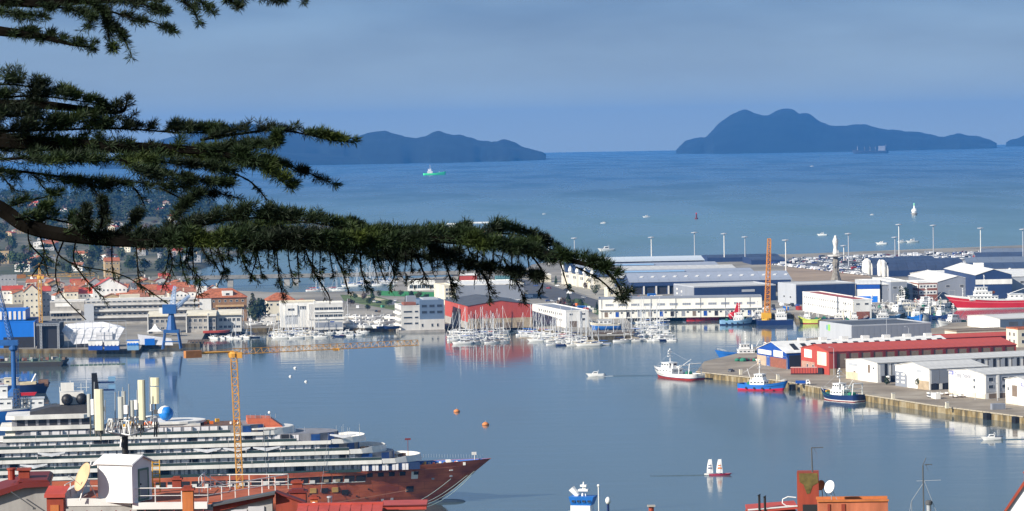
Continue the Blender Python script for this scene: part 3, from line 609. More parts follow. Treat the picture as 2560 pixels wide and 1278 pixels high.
# shade canopies over the car park
for k, (P, xR, D) in enumerate((((2425, 684), 2600, 40), ((2415, 668), 2600, 34), ((2440, 655), 2620, 34), ((2455, 644), 2620, 30))):
    p = G(*P, 2.5); L = solve(p, Vector((math.cos(R(-5)), math.sin(R(-5)), 0)), xR)
    r = thing('parking_canopy', ['nearest dark tilted parking canopy at the right edge', 'second dark parking canopy from the front', 'third dark parking canopy from the front', 'farthest dark parking canopy, by the sea wall'][k], 'canopy', (p.x, p.y, 2.5), R(-5))
    for i in range(6): obj('roof_panel', MB().slab((L*i/6+.1, 0, 4), (L*(i+1)/6-.1, 0, 4), (L*(i+1)/6-.1, D, 7.5), (L*i/6+.1, D, 7.5), .3), [navyroof, M('canopy_grey', (.17, .20, .25), .5, .1, .05)][k % 2], r)
    for i in range(7): obj('post', MB().tube((L * i / 6 , D * .5, 0), (L * i / 6, D * .5, 5.5), .3, n=6), steel, r)
# ================================================================== vessels
hullw = M('white_hull_paint', (.80, .79, .76), .35, .05, .3)
antif = M('red_antifouling', (.40, .035, .02), .6, .15, .3)
navyh = M('navy_hull', (.012, .030, .11), .35, .1, .3)
blueh = M('blue_hull', (.02, .15, .50), .4, .1, .3)
redh = M('red_hull', (.55, .02, .03), .4, .08, .2)
greenh = M('green_deck_paint', (.08, .36, .20), .6, .15, .3)
greyd = M('grey_deck', (.30, .31, .31), .8, .15, .3)
teak = M('teak_deck', (.36, .24, .13), .8, .2, .8)
orange = M('orange_plastic', (.75, .16, .02), .5, .1)
yellow = M('yellow_paint', (.75, .40, .03), .5, .12, .3)
ltblue = M('light_blue_hull', (.18, .34, .52), .5, .1, .3)
blackm = M('black_paint', (.012, .012, .014), .5, .05)
alum = M('aluminium_mast', (.62, .64, .66), .4, .03)
def hull(L, B, Hm, Hb, Hs, s0, s1, rake=.10, full=.5, zb=-1.2, nt=14, ns=3, inner=0, tr=.82):
    b = MB(); V = []
    for i in range(nt + 1):
        t = i / nt
        bow = 1 - max(0, (t - full) / (1 - full)) ** 2.3
        st = tr + (1 - tr) * min(1, t / .25)
        bd = B / 2 * max(bow, .015) * st
        bw = B / 2 * max(1 - max(0, (t - full * .8) / (1 - full * .8)) ** 1.6, .0) * st * .93
        sh = Hm + (Hb - Hm) * max(0, (t - .45) / .55) ** 1.8 + (Hs - Hm) * max(0, 1 - t / .35) ** 2
        for j in range(ns + 1):
            s = s0 + (s1 - s0) * j / ns
            z = sh * s if s >= 0 else zb * (-s)
            q = max(0, min(1, s)); w = bw + (bd - bw) * q ** 1.2
            if s < 0: w *= (1 + .35 * s)
            w = max(w - inner, .01)
            x = -L / 2 + L * t - rake * L * (t ** 5) * (1 - q) 
            V.append((x, w, z))
    n = ns + 1; m = len(V); V2 = [(x, -y, z) for x, y, z in V]; F = []
    for i in range(nt):
        for j in range(ns):
            a = i * n + j; F.append((a + n, a, a + 1, a + n + 1)); F.append((m + a, m + a + n, m + a + n + 1, m + a + 1))
    for j in range(ns): F.append((j, m + j, m + j + 1, j + 1)); a = nt * n + j; F.append((m + a, a, a + 1, m + a + 1))
    return b.add(V + V2, F)
def deck(L, B, Hm, Hb, Hs, s, rake=.10, full=.5, nt=14, inset=.05, tr=.82):
    b = MB(); V = []
    for i in range(nt + 1):
        t = i / nt; bow = 1 - max(0, (t - full) / (1 - full)) ** 2.3; st = tr + (1 - tr) * min(1, t / .25); bd = max(B / 2 * max(bow, .015) * st - inset, .01)
        sh = Hm + (Hb - Hm) * max(0, (t - .45) / .55) ** 1.8 + (Hs - Hm) * max(0, 1 - t / .35) ** 2
        x = -L / 2 + L * t - rake * L * (t ** 5) * (1 - s); V += [(x, bd, sh * s), (x, -bd, sh * s)]
    return b.add(V, [(2 * i, 2 * i + 1, 2 * i + 3, 2 * i + 2) for i in range(nt)])
def make_hull(r, dims, bands, deckm, ds=.72, **k):
    for (s0, s1, mt) in bands: obj('hull' if s1 - s0 > .25 or s0 < 0 else 'hull_stripe', hull(*dims, s0, s1, **k), mt, r, smooth=True)
    kk = {a: b for a, b in k.items() if a in ('rake', 'full', 'tr')}
    obj('deck', deck(*dims, ds, **kk), deckm, r)
    obj('bulwark', hull(*dims, ds, .995, inner=.12, **k), bands[-1][2], r, smooth=True)
def cabin(r, x0, x1, w, z0, z1, mt=hullw, nw=4, wz=.62, wh_=.9, slope=.0, name='wheelhouse', pm=None):
    b = MB(); h = z1 - z0; f = slope
    b.add([(x0, -w/2, z0), (x1, -w/2, z0), (x1, w/2, z0), (x0, w/2, z0), (x0 + f*.4, -w/2*.94, z1), (x1 - f, -w/2*.94, z1), (x1 - f, w/2*.94, z1), (x0 + f*.4, w/2*.94, z1)],
          [(3, 2, 1, 0), (4, 5, 6, 7), (0, 1, 5, 4), (1, 2, 6, 5), (2, 3, 7, 6), (3, 0, 4, 7)])
    c = obj(name, b, mt, r)
    obj('cabin_roof', MB().bb(x0 - .3, x1 - f + .35, -w/2 - .15, w/2 + .15, z1 + .01, z1 + .16), mt, c)
    if nw:
        ww = min((x1 - x0) / nw * .68, 1.6); zz = z0 + h * wz
        for i in range(nw):
            x = x0 + (x1 - f * .5 - x0) * (i + .5) / nw
            for sg in (-1, 1):
                o = bpy.data.objects.new('window', win_mesh(ww, wh_, pm or glass, mt)); COL.objects.link(o); o.parent = c
                o.location = (x, sg * (w/2 * (1 - .06 * wz) + .01), zz); o.rotation_euler.z = 0 if sg < 0 else math.pi
        for sx, xx in ((1, x1 - f * wz + .02), (-1, x0 + f * .4 * wz - .02)):
            for k in range(2):
                o = bpy.data.objects.new('window', win_mesh(w * .34, wh_, pm or glass, mt)); COL.objects.link(o); o.parent = c
                o.location = (xx, (-.22 + .44 * k) * w, zz); o.rotation_euler.z = sx * math.pi / 2
    return c
def ship_mast(r, x, z0, z1, mt=hullw, arms=3, w=2.2, y=0, rad=.22):
    b = MB().tube((x, y, z0), (x, y, z1), rad, rad * .5, 6)
    for i in range(arms):
        z = z0 + (z1 - z0) * (.45 + .22 * i); ww = w * (1 - .2 * i)
        b.tube((x, y - ww, z), (x, y + ww, z), rad * .4, n=4).bb(x - .35, x + .35, y - .35 + ww * .5, y + .35 + ww * .5, z, z + .5)
    o = obj('mast', b, mt, r); obj('radar', MB().bb(x - .2, x + .2, y - 1.3, y + 1.3, z1 - 1.2, z1 - .9).lathe([(.45, 0), (.5, .3), (.2, .55)], (x, y, z1), 8), hullw, o); return o
def gantry(r, x, w, z0, z1, mt=hullw, lean=0):
    b = MB()
    for s in (-1, 1): b.tube((x, s * w / 2, z0), (x + lean, s * w / 2 * .9, z1), .25, n=6)
    b.tube((x + lean, -w/2*.9, z1), (x + lean, w/2*.9, z1), .28, n=6); b.tube((x + lean * .6, -w/2*.95, z0 + (z1 - z0) * .6), (x + lean * .6, w/2*.95, z0 + (z1 - z0) * .6), .16, n=5)
    return obj('gantry', b, mt, r)
def derrick(r, a, b_, rad=.2, mt=None):
    return obj('derrick_boom', MB().tube(a, b_, rad, rad * .6, 6), mt or yellow, r)
def railing(r, pts, h=1.0, mt=None, rad=.05, name='railing', step=2.0):
    b = MB(); top = [(p[0], p[1], p[2] + h) for p in pts]; mid = [(p[0], p[1], p[2] + h * .5) for p in pts]
    b.path(top, rad, 4).path(mid, rad * .7, 4)
    for p, q in zip(pts[:-1], pts[1:]):
        d = (Vector(q) - Vector(p)); n = max(1, int(d.length / step))
        for i in range(n + 1): c = Vector(p) + d * i / n; b.tube(c, c + Vector((0, 0, h)), rad, n=4)
    return obj(name, b, mt or hullw, r)
def place(px, py): p = G(px, py, 0); return (p.x, p.y, 0)
def trawler(label, px, py, head, L=28, B=8.2, hullm=hullw, deckm=greyd, low=antif, lowf=.22, whx=.1, stern_g=True, scale=1, group=None, mastm=hullw, stripe=None, name='fishing_boat', detail=1, cat='fishing boat', fore=False):
    r = thing(name, label, cat, place(px, py), R(head), group)
    dims = (L, B, 2.9, 5.2, 3.3); bands = [(-1, lowf, low)]
    if stripe: bands += [(lowf, lowf + .1, stripe), (lowf + .1, 1, hullm)]
    else: bands += [(lowf, 1, hullm)]
    make_hull(r, dims, bands, deckm, ds=.70)
    x = L * whx; cabin(r, x - L*.14, x + L*.16, B * .62, 2.1, 5.0, nw=4, name='deckhouse', wh_=.7)
    cabin(r, x - L*.05, x + L*.13, B * .5, 5.17, 7.9, nw=3, slope=.5, wz=.66, wh_=1.0)
    ship_mast(r, x + L * .02, 8, 14.5, mastm, 3, 2.0); 
    obj('funnel', MB().lathe([(.5, 0), (.5, 2.2), (.6, 2.2), (.6, 2.6)], (x - L*.10, B * .16, 5.1), 8), mastm, r)
    if stern_g: gantry(r, -L * .44, B * .7, 2.2, 8.4, mastm, lean=-.5); gantry(r, -L * .2, B * .6, 2.2, 7.0, mastm)
    obj('net_drum', MB().tube((-L * .3, -1.6, 3.2), (-L * .3, 1.6, 3.2), 1.0, n=10), M('green_net', (.03, .2, .12), .9, .2, 2) if detail else orange, r)
    derrick(r, (x - L * .16, 0, 5), (-L * .36, 0, 10.5), .16, mastm)
    obj('mast_stay', MB().tube((x, 0, 13.5), (L * .46, 0, 5), .05, n=3).tube((x, 0, 13.5), (-L * .44, 0, 8.2), .05, n=3), steel, r)
    if fore: obj('foredeck_winch', MB().tube((L*.32, -1, 4), (L*.32, 1, 4), .5, n=8).bb(L*.3, L*.34, -1.4, -1.0, 3.2, 4.5), yellow, r)
    railing(r, [(L * .30, -B * .33, 4.0), (L * .44, -B * .12, 4.9), (L * .44, B * .12, 4.9), (L * .30, B * .33, 4.0)], .9)
    for i in range(4): obj('tyre_fender', MB().tube((-L*.3 + i * L * .17, -B/2 - .05, 1.3), (-L*.3 + i * L * .17, -B/2 - .4, 1.3), .5, n=8), blackm, r)
    obj('life_raft', MB().tube((x - L * .1, -B * .2, 5.7), (x - L * .04, -B * .2, 5.7), .4, n=8), hullw, r)
    return r
trawler('white trawler with a navy stripe and red lower hull, at the pier tip', 1689, 946, 122, L=39, B=11.5, stripe=navyh, lowf=.28, deckm=greyd)
t2 = trawler('bright blue fishing boat with red lower hull and white wheelhouse, beside the pier', 1911, 976, -32, L=26, B=8.4, hullm=blueh, low=M('crimson_antifoul', (.55, .02, .06), .5, .1), lowf=.30, whx=-.12, stern_g=False)
obj('bridge_windows', MB().bb(3, 3, 0, 0, 0, 0), glass, t2) if 0 else None
trawler('navy fishing boat with a pale green deck and white waterline, moored at the pier', 2100, 1001, 128, L=26, B=9.4, hullm=navyh, deckm=greenh, low=antif, lowf=.10, stripe=hullw, whx=-.02, fore=True)
trawler('blue fishing boat with white raised bow, half hidden behind the pier tip', 1853, 896, 188, L=30, B=7.8, hullm=blueh, low=navyh, lowf=.1, deckm=greyd, whx=-.1)
# the big red and white trawler
r = thing('trawler', 'large red trawler with white upper works and a white waterline at the right edge', 'ship', place(2500, 771), R(181))
dims = (78, 13, 6.6, 10.5, 7)
make_hull(r, dims, [(-1, .10, hullw), (.10, .62, redh), (.62, .66, M('pale_red_stripe', (.75, .25, .25), .5, 0)), (.66, .86, redh), (.86, 1, hullw)], greyd, ds=.86, rake=.12)
cabin(r, 2, 22, 10, 6.2, 9, nw=8, name='deckhouse', wh_=.9); cabin(r, 6, 18, 8, 9.2, 12, nw=5, name='deckhouse', wh_=.9); cabin(r, 9, 17.5, 7, 12.2, 15, nw=4, slope=.8, wh_=1.2)
cabin(r, -16, -6, 9, 6.2, 10, nw=3, name='deckhouse'); ship_mast(r, 11, 15, 23, hullw, 3, 2.6); gantry(r, -26, 8, 6.5, 17, hullw, 0); gantry(r, -34, 8, 6.5, 14, hullw, -1); ship_mast(r, 26, 8, 14, hullw, 1, 1.5)
derrick(r, (-6, 0, 10), (-24, 0, 16), .25, hullw); obj('lifeboat', MB().ball((4, -5, 11), 1.6, 8, .7), orange, r)
# basin workboats
r = trawler('small red workboat with a raised bow, in front of the long cream quayside shed', 1760, 801, 2, L=24, B=7, hullm=redh, low=redh, lowf=.1, whx=-.05, stern_g=False)
trawler('navy workboat with white gallows frames, left of the small red workboat', 1662, 799, 4, L=28, B=7.5, hullm=navyh, low=navyh, lowf=.1)
trawler('pale blue and navy workboat moored left of the orange crane barge', 1842, 812, -8, L=22, B=8, hullm=ltblue, low=navyh, lowf=.25, whx=.05, stern_g=False)
trawler('navy tug with white deckhouse between pale blue workboat and crane barge', 1884, 809, 3, L=22, B=8, hullm=navyh, low=navyh, lowf=.1, stern_g=False)
trawler('yellow-green small fishing boat moored beside the white harbour office', 2024, 809, 172, L=15, B=5.5, hullm=M('yellow_green_hull', (.55, .62, .12), .5, .1), low=antif, lowf=.15, deckm=greyd, stern_g=False, scale=.7)
dock = [('white fishing boat with a rusty hatch, bow to the left, behind the grey hall', 2190, 790, 200, hullw, 26, antif), ('white trawler with tall gallows, centre of the docked fleet', 2240, 792, 235, hullw, 34, navyh),
        ('light blue fishing boat low in front of the docked fleet', 2205, 806, 8, ltblue, 26, blueh), ('white longliner with a cream mast beside the brick building', 2275, 778, 200, hullw, 36, antif),
        ('bright blue trawler stern-on, right side of the docked fleet', 2292, 803, 280, blueh, 24, blueh), ('white fishing boat with pale green deck below the brick building', 2318, 770, 205, hullw, 34, navyh),
        ('white and grey fishing boat left of the moored navy hull', 2330, 797, 225, hullw, 24, hullw), ('navy hulled trawler left of the white boat with many masts', 2356, 800, 300, navyh, 22, navyh),
        ('white boat crowded with masts, below the red trawler bow', 2385, 818, 215, hullw, 28, navyh), ('dark blue barge-like boat against the white harbour office', 2092, 806, 5, navyh, 28, navyh),
        ('dark workboat with white cabin at the corner of the white office', 2140, 811, 0, navyh, 18, navyh), ('white fishing boat bow-on in the inner corner of the dock', 2255, 768, 262, hullw, 28, antif)]
for i, (lb, x, y, hd, hm, L, lo) in enumerate(dock):
    trawler(lb, x, y, hd, L=L, B=min(9, L * .29), hullm=hm, low=lo, lowf=.16, deckm=[greyd, greenh, teak][i % 3], whx=[.1, -.1, 0][i % 3], stern_g=i % 3 != 2, mastm=[hullw, cream, offw][i % 3], group='fishing boats in the inner dock')
# floating crane with lattice jib
p = G(1935, 812, 0); r = thing('crane_barge', 'dark crane barge with a white cabin and a tall orange lattice jib', 'crane', (p.x, p.y, 0), R(2))
obj('barge_hull', MB().yprism([(-11, .2), (-9, -1), (10, -1), (12, .2), (12, 3.2), (-11, 3.2)], -6, 6), navyh, r)
cabin(r, 1, 8, 7, 3.3, 7.2, nw=4, name='deckhouse'); cabin(r, 2, 7, 6, 7.4, 10.2, nw=4)
obj('turntable', MB().lathe([(3, 0), (3, 1), (2.4, 1.2)], (-5, 0, 3.2), 12), yellow, r); obj('winch_house', MB().bb(-8, -2, -2.5, 2.5, 4.4, 8), yellow, r)
q = AT(1923, 597, p.y) - p; jib = MB().truss((-4.5, 0, 6), (q.x, q.y, q.z), 3.4, .34, 18, taper=.55); obj('jib', jib, M('orange_crane_paint', (.62, .24, .03), .5, .12, .3), r)
obj('hoist_cable', MB().tube((q.x, 0, q.z), (-2, 0, 8), .09, n=4).tube((q.x, 0, q.z), (q.x - .5, 0, 10), .07, n=3), blackm, r); obj('exhaust', MB().tube((8.5, 0, 7), (8.5, 0, 12), .3, n=6), yellow, r)
p = G(1838, 797, 2.5); r = thing('buoy_tower', 'red fin-shaped buoy tower standing on the quay beside the crane barge', 'buoy', (p.x, p.y, 2.5))
obj('body', MB().yprism([(-3.5, 0), (3, 0), (3.4, 10.5), (1.2, 10.5), (-.4, 5), (-3.5, 4)], -.8, .8), redh, r); obj('float', MB().ball((-2, 0, 2.2), 2.6, 10, .8), redh, r)
# ------------------------------------------------------------------ yachts
_y = {}
def yacht(kind, L, hm, cm, key):
    if key in _y: return _y[key]
    B = L * .31
    r = thing('sailing_yacht' if kind == 's' else 'motorboat', 'white yacht', 'sailboat' if kind == 's' else 'motorboat')
    if kind == 's':
        d = (L, B, L * .10, L * .125, L * .10)
        obj('hull', hull(*d, -1, .78, zb=-.4, nt=10, ns=2, rake=.12, full=.42, tr=.7), hm, r, smooth=True); obj('hull_stripe', hull(*d, .78, 1, nt=10, ns=1, rake=.12, full=.42, tr=.7), cm if hm is hullw else hullw, r)
        obj('deck', deck(*d, .98, rake=.12, full=.42, nt=10, tr=.7), hullw, r)
        z = L * .10; b = MB().add([(-L*.12, -B*.28, z), (L*.22, -B*.16, z), (L*.22, B*.16, z), (-L*.12, B*.28, z), (-L*.12, -B*.22, z+.5), (L*.14, -B*.13, z+.4), (L*.14, B*.13, z+.4), (-L*.12, B*.22, z+.5)], [(4, 5, 6, 7), (0, 1, 5, 4), (1, 2, 6, 5), (2, 3, 7, 6), (3, 0, 4, 7)])
        c = obj('cabin', b, hullw, r); 
        for sg in (-1, 1): obj('window', MB().bb(-L*.08, L*.08, sg*B*.245 - .03, sg*B*.245 + .03, z + .18, z + .36), glass, c)
        H = L * 1.42; obj('mast', MB().tube((L*.07, 0, z), (L*.07, 0, H), .21, .14, 5).tube((L*.07, -B*.3, H*.45), (L*.07, B*.3, H*.45), .05, n=3).tube((L*.07, -B*.22, H*.72), (L*.07, B*.22, H*.72), .05, n=3), alum, r)
        obj('sail_cover', MB().tube((L*.06, 0, z + 1.5), (-L*.36, 0, z + 1.35), .30, .16, 6), cm, r)
        obj('furled_jib', MB().tube((L*.47, 0, L*.13), (L*.09, 0, H*.93), .11, .05, 4), hullw if cm is not hullw else cm, r)
        obj('shroud', MB().tube((L*.07, B*.46, z), (L*.07, 0, H*.95), .035, n=3).tube((L*.07, -B*.46, z), (L*.07, 0, H*.95), .035, n=3).tube((-L*.48, 0, z), (L*.07, 0, H), .035, n=3), steel, r)
        obj('sprayhood', MB().add([(-L*.12, -B*.24, z+.4), (-L*.12, B*.24, z+.4), (-L*.15, B*.2, z+1.1), (-L*.15, -B*.2, z+1.1), (-L*.24, B*.22, z+1.1), (-L*.24, -B*.22, z+1.1)], [(0, 1, 2, 3), (3, 2, 4, 5)]), cm, r)
    else:
        d = (L, B, L * .13, L * .17, L * .12)
        obj('hull', hull(*d, -1, 1, zb=-.4, nt=9, ns=3, rake=.16, full=.45, tr=.9), hm, r, smooth=True); obj('deck', deck(*d, .9, rake=.16, full=.45, nt=9, tr=.9), hullw, r)
        z = L * .12; c = obj('cabin', MB().add([(-L*.14, -B*.36, z), (L*.24, -B*.26, z), (L*.24, B*.26, z), (-L*.14, B*.36, z), (-L*.12, -B*.32, z+L*.13), (L*.06, -B*.26, z+L*.13), (L*.06, B*.26, z+L*.13), (-L*.12, B*.32, z+L*.13)], [(4, 5, 6, 7), (0, 1, 5, 4), (1, 2, 6, 5), (2, 3, 7, 6), (3, 0, 4, 7)]), hullw, r)
        for sg in (-1, 1): obj('window', MB().add([(-L*.10, sg*(B*.355), z+L*.05), (L*.14, sg*(B*.30), z+L*.05), (L*.06, sg*(B*.30), z+L*.105), (-L*.09, sg*(B*.34), z+L*.105)], [(0, 1, 2, 3)]), glass, c)
        obj('windscreen', MB().add([(L*.215, -B*.22, z+L*.02), (L*.215, B*.22, z+L*.02), (L*.08, B*.2, z+L*.115), (L*.08, -B*.2, z+L*.115)], [(0, 1, 2, 3)]), glass, c)
        obj('cockpit', MB().bb(-L*.44, -L*.16, -B*.3, B*.3, z - .1, z + .12), cm, r); obj('radar_arch', MB().tube((-L*.13, -B*.34, z), (-L*.16, -B*.3, z+L*.2), .07, n=4).tube((-L*.16, -B*.3, z+L*.2), (-L*.16, B*.3, z+L*.2), .07, n=4).tube((-L*.16, B*.3, z+L*.2), (-L*.13, B*.34, z), .07, n=4), hullw, r)
        obj('outboard', MB().bb(-L*.53, -L*.47, -.25, .25, .1, 1.3), blackm, r)
    _y[key] = [r, False]; return _y[key]
covers = {'navy': M('navy_canvas', (.015, .03, .10), .8, .1), 'white': hullw, 'blue': M('blue_canvas', (.03, .13, .42), .8, .1), 'cream': M('cream_canvas', (.55, .48, .36), .8, .1), 'red': M('red_canvas', (.4, .04, .04), .8, .1)}
hulls = {'white': hullw, 'navy': navyh}
ORD = ['first', 'second', 'third', 'fourth', 'fifth', 'sixth', 'seventh', 'eighth', 'ninth', 'tenth', 'eleventh', 'twelfth', 'thirteenth', 'fourteenth', 'fifteenth', 'sixteenth', 'seventeenth', 'eighteenth', 'nineteenth', 'twentieth']
def add_yacht(kind, L, hc, cc, x, y, head, label, group, z=0, ground=False):
    L = L * 1.12; key = (kind, round(L), hc, cc); e = yacht(kind, round(L), hulls[hc], covers[cc], key); r, used = e
    p = G(x, y, z)
    if not used: e[1] = True; r.location = (p.x, p.y, z); r.rotation_euler.z = R(head); r['label'] = label; r['group'] = group; return r
    return dup(r, (p.x, p.y, z), R(head), label, group)
rr = random.Random(11)
def marina(rows, where, group, ps=.75, Lr=(9, 12), heads=(180, 0), z=0):
    where = where.replace('before the ', 'by ').replace('left of the ', 'left of ')
    for (rowname, x0, x1, y0, y1, n) in rows:
        for i in range(n):
            t = (i + .5) / n; kind = 's' if rr.random() < ps else 'm'; L = rr.randint(*Lr) if kind == 's' else rr.randint(Lr[0] - 2, Lr[1] - 2)
            hc = 'navy' if rr.random() < .08 else 'white'; cc = rr.choice(['navy', 'white', 'blue', 'cream', 'navy', 'white'] + (['red'] if rr.random() < .3 else []))
            hd = rr.choice(heads) + rr.uniform(-6, 6)
            lb = f"{hc} {'yacht' if kind == 's' else 'motorboat'} with {cc} {'cover' if kind == 's' else 'cockpit'}, {ORD[i] if i < 20 else 'last'} in {rowname}, {where}"
            add_yacht(kind, L, hc, cc, x0 + (x1 - x0) * t, y0 + (y1 - y0) * t + rr.uniform(-1.2, 1.2), hd, lb, group, z)
marina([('front row', 524, 640, 848, 845, 6), ('back row', 524, 620, 838, 834, 6)], 'left of the dark quay wall', 'boats left of the dark quay wall', .45, (8, 10), (150, 200))
marina([('front row', 690, 810, 847, 843, 6), ('middle row', 680, 790, 840, 837, 7), ('back row', 690, 815, 833, 831, 7)], 'before the club house', 'yachts before the club house', .8)
marina([('front row', 838, 905, 843, 839, 5), ('back row', 815, 920, 833, 832, 7)], 'between club house and grey block', 'small boats by the grey block', .15, (8, 10))
marina([('front row', 1142, 1270, 861, 855, 5), ('second row', 1130, 1260, 852, 846, 8), ('third row', 1128, 1255, 843, 838, 8), ('back row', 1130, 1262, 834, 830, 9)], 'before the red boathouse', 'yachts before the red boathouse', .85)
marina([('front row', 1375, 1512, 864, 864, 6), ('second row', 1330, 1490, 853, 858, 9), ('third row', 1300, 1480, 840, 850, 12), ('back row', 1290, 1440, 829, 842, 11)], 'before the marina building', 'yachts before the marina building', .7, (8, 12))
marina([('front row', 1545, 1690, 854, 852, 6), ('second row', 1515, 1670, 845, 842, 10), ('third row', 1520, 1660, 834, 830, 10), ('fourth row', 1590, 1655, 822, 818, 4), ('back row', 1600, 1660, 808, 806, 4)], 'right of the timber pier', 'yachts right of the timber pier', .55, (8, 13))
add_yacht('s', 15, 'white', 'cream', 1470, 865, 178, 'large white yacht with the tallest mast in the front row before the marina building', 'yachts before the marina building')
add_yacht('s', 15, 'navy', 'navy', 1655, 853, 182, 'large navy two-masted-looking yacht at the right end of the yachts', 'yachts right of the timber pier')
marina([('front row', 775, 850, 728, 727, 9), ('back row', 868, 985, 716, 713, 14), ('far row', 900, 1000, 706, 705, 10)], 'behind the bridge road houses', 'small boats in the inner harbour', .5, (10, 13))
marina([('front row', 872, 985, 818, 820, 7), ('middle row', 865, 985, 806, 808, 8), ('back row', 860, 980, 795, 797, 7)], 'ashore left of the grey block', 'boats stored ashore', .1, (9, 13), (20, 200, 160), z=3.3)
marina([('only row', 690, 620, 812, 812, 5)], 'ashore above the dark quay wall', 'boats ashore above the quay wall', .1, (9, 12), (20, 200), z=3.3)
# floating pontoons
for i, (a, b) in enumerate((((680, 844), (810, 840)), ((1125, 856), (1265, 850)), ((1128, 838), (1262, 834)), ((1300, 845), (1480, 858)), ((1520, 849), (1680, 847)), ((1520, 838), (1665, 836)), ((526, 842), (640, 840)))):
    p, q = G(*a), G(*b); d = q - p; ang = math.atan2(d.y, d.x)
    r = thing('pontoon', ['pontoon among the yachts before the club house', 'front pontoon before the red boathouse', 'back pontoon before the red boathouse', 'long pontoon before the marina building', 'front pontoon right of the timber pier', 'back pontoon right of the timber pier', 'pontoon left of the dark quay wall'][i], 'pontoon', (p.x, p.y, 0), ang, 'floating pontoons')
    n = int(d.length / 5)
    for k in range(n): obj('deck_section', MB().bb(k * d.length / n + .05, (k + 1) * d.length / n - .05, -1.1, 1.1, .1, .55), M('pontoon_deck', (.34, .29, .23), .9, .2, .5), r)
    for k in range(0, n, 4): obj('pile', MB().tube((k * d.length / n, 1.3, -2), (k * d.length / n, 1.3, 3.5), .22, n=6), steel, r)
# timber pier and stored gear
p = G(1476, 846, 0); r = thing('timber_pier', 'dark timber pier head on piles, between the two yacht basins', 'pier', (p.x, p.y, 0), R(2))
for i in range(10): obj('deck_board', MB().bb(i * 2.8, i * 2.8 + 2.7, -1, 12, 2.8, 3.2), woodm, r)
for i in range(11): obj('pile', MB().tube((i * 2.7 + .3, -.6, -2), (i * 2.7 + .3, -.6, 2.8), .25, n=6), woodm, r)
p = G(1512, 826, 2.5); r = thing('workboat_ashore', 'cream and blue workboat propped ashore beside the timber pier', 'boat', (p.x, p.y, 4), R(190))
make_hull(r, (20, 6, 2.6, 4.2, 2.6), [(-1, .5, blueh), (.5, 1, cream)], greyd); cabin(r, -4, 4, 4, 2, 5, nw=3); obj('cradle', MB().bb(-6, -5, -2, 2, -1.5, .2).bb(4, 5, -2, 2, -1.5, .2), woodm, r)
# ------------------------------------------------------------------ boats under way and buoys
def foam_mat():
    return M('wake_foam', (.55, .6, .64), .8, .3, .6)
r = add_yacht('m', 9, 'white', 'white', 1488, 941, 182, 'white motorboat under way with a foaming wake, middle of the harbour', 'x'); del r['group']
r = add_yacht('m', 8, 'white', 'navy', 2478, 1100, 186, 'small white cabin motorboat heading left near the right edge', 'x'); del r['group']
def wake(px, py, L, wdt, label, head=0, arms=True):
    p = G(px, py, 0); b = MB(); n = 14
    for sg in (-1, 1):
        V = []; F = []
        for i in range(n + 1):
            t = i / n; x = L * t; c = sg * (wdt * t + .6); w = .45 + .5 * math.sin(t * 9 + sg) ** 2 * (1 - t)
            V += [(x, c - w, .012), (x, c, .10 + .12 * (1 - t)), (x, c + w, .012)]
        F = [(3 * i + k, 3 * i + 3 + k, 3 * i + 4 + k, 3 * i + 1 + k) for i in range(n) for k in (0, 1)]
        b.add(V, F)
    return tag(obj('wake', b, foam_mat() if arms else wm, loc=(p.x, p.y, 0), rz=R(head), smooth=True), kind='structure')
wake(1480, 941, 11, 2.2, '', 0); wake(1490, 941, 40, 3, '', -4, False); wake(2484, 1100, 60, 3, '', 2, False)
wake(1775, 1188, 22, 1.2, '', 180, False)
p = G(1796, 1188, 0); r = thing('sailing_dinghy', 'small dark red dinghy with two upright white sails, one marked orange', 'sailboat', (p.x, p.y, 0), R(-6))
obj('hull', hull(8.5, 1.9, .55, .8, .5, -1, 1, zb=-.2, nt=9, ns=2, tr=.8), M('crimson_hull', (.32, .02, .06), .4, 0), r, loc=(.8, 0, 0)); obj('hull', hull(6, 1.6, .5, .6, .5, -1, 1, zb=-.2, nt=8, ns=2), hullw, r, loc=(-2.2, .9, 0))
sailm = M('sailcloth', (.75, .74, .72), .7, .05, .8)
def sail(w, h): 
    b = MB(); V = []; n = 6
    for i in range(n + 1):
        t = i / n; ww = w * (1 - .55 * t ** 1.8)
        V += [(-ww * .5, .12 * math.sin(t * 3), h * t), (0, -.25 * math.sin(t * 3 + .3), h * t), (ww * .45, .0, h * t), (-ww * .5, .15 + .12 * math.sin(t * 3), h * t), (0, -.21 * math.sin(t * 3 + .3) + .05, h * t), (ww * .45, .03, h * t)]
    F = [(6*i+k, 6*i+k+1, 6*i+k+7, 6*i+k+6) for i in range(n) for k in (0, 1)] + [(6*i+k+4, 6*i+k+3, 6*i+k+9, 6*i+k+10) for i in range(n) for k in (0, 1)]
    return b.add(V, F)
inks = M('sail_print_grey', (.15, .17, .25), .7, 0); ino = M('sail_print_orange', (.7, .2, .04), .7, 0)
for x, mm in ((-3.0, inks), (.5, ino)):
    s_ = obj('sail', sail(2.5, 5.0), sailm, r, loc=(x, 0, .8)); obj('mast', MB().tube((x + 1.1, 0, .2), (x + .6, 0, 6), .06, n=5), alum, r)
    obj('sail_print', MB().add([(-.8, -.28, 1.5), (.7, -.2, 1.5), (.65, -.2, 2.1), (-.75, -.3, 2.1)], [(0, 1, 2, 3)]).add([(-.7, -.32, 2.6), (.5, -.24, 2.6), (.4, -.22, 3.0), (-.65, -.3, 3.0)], [(0, 1, 2, 3)]), mm, s_)
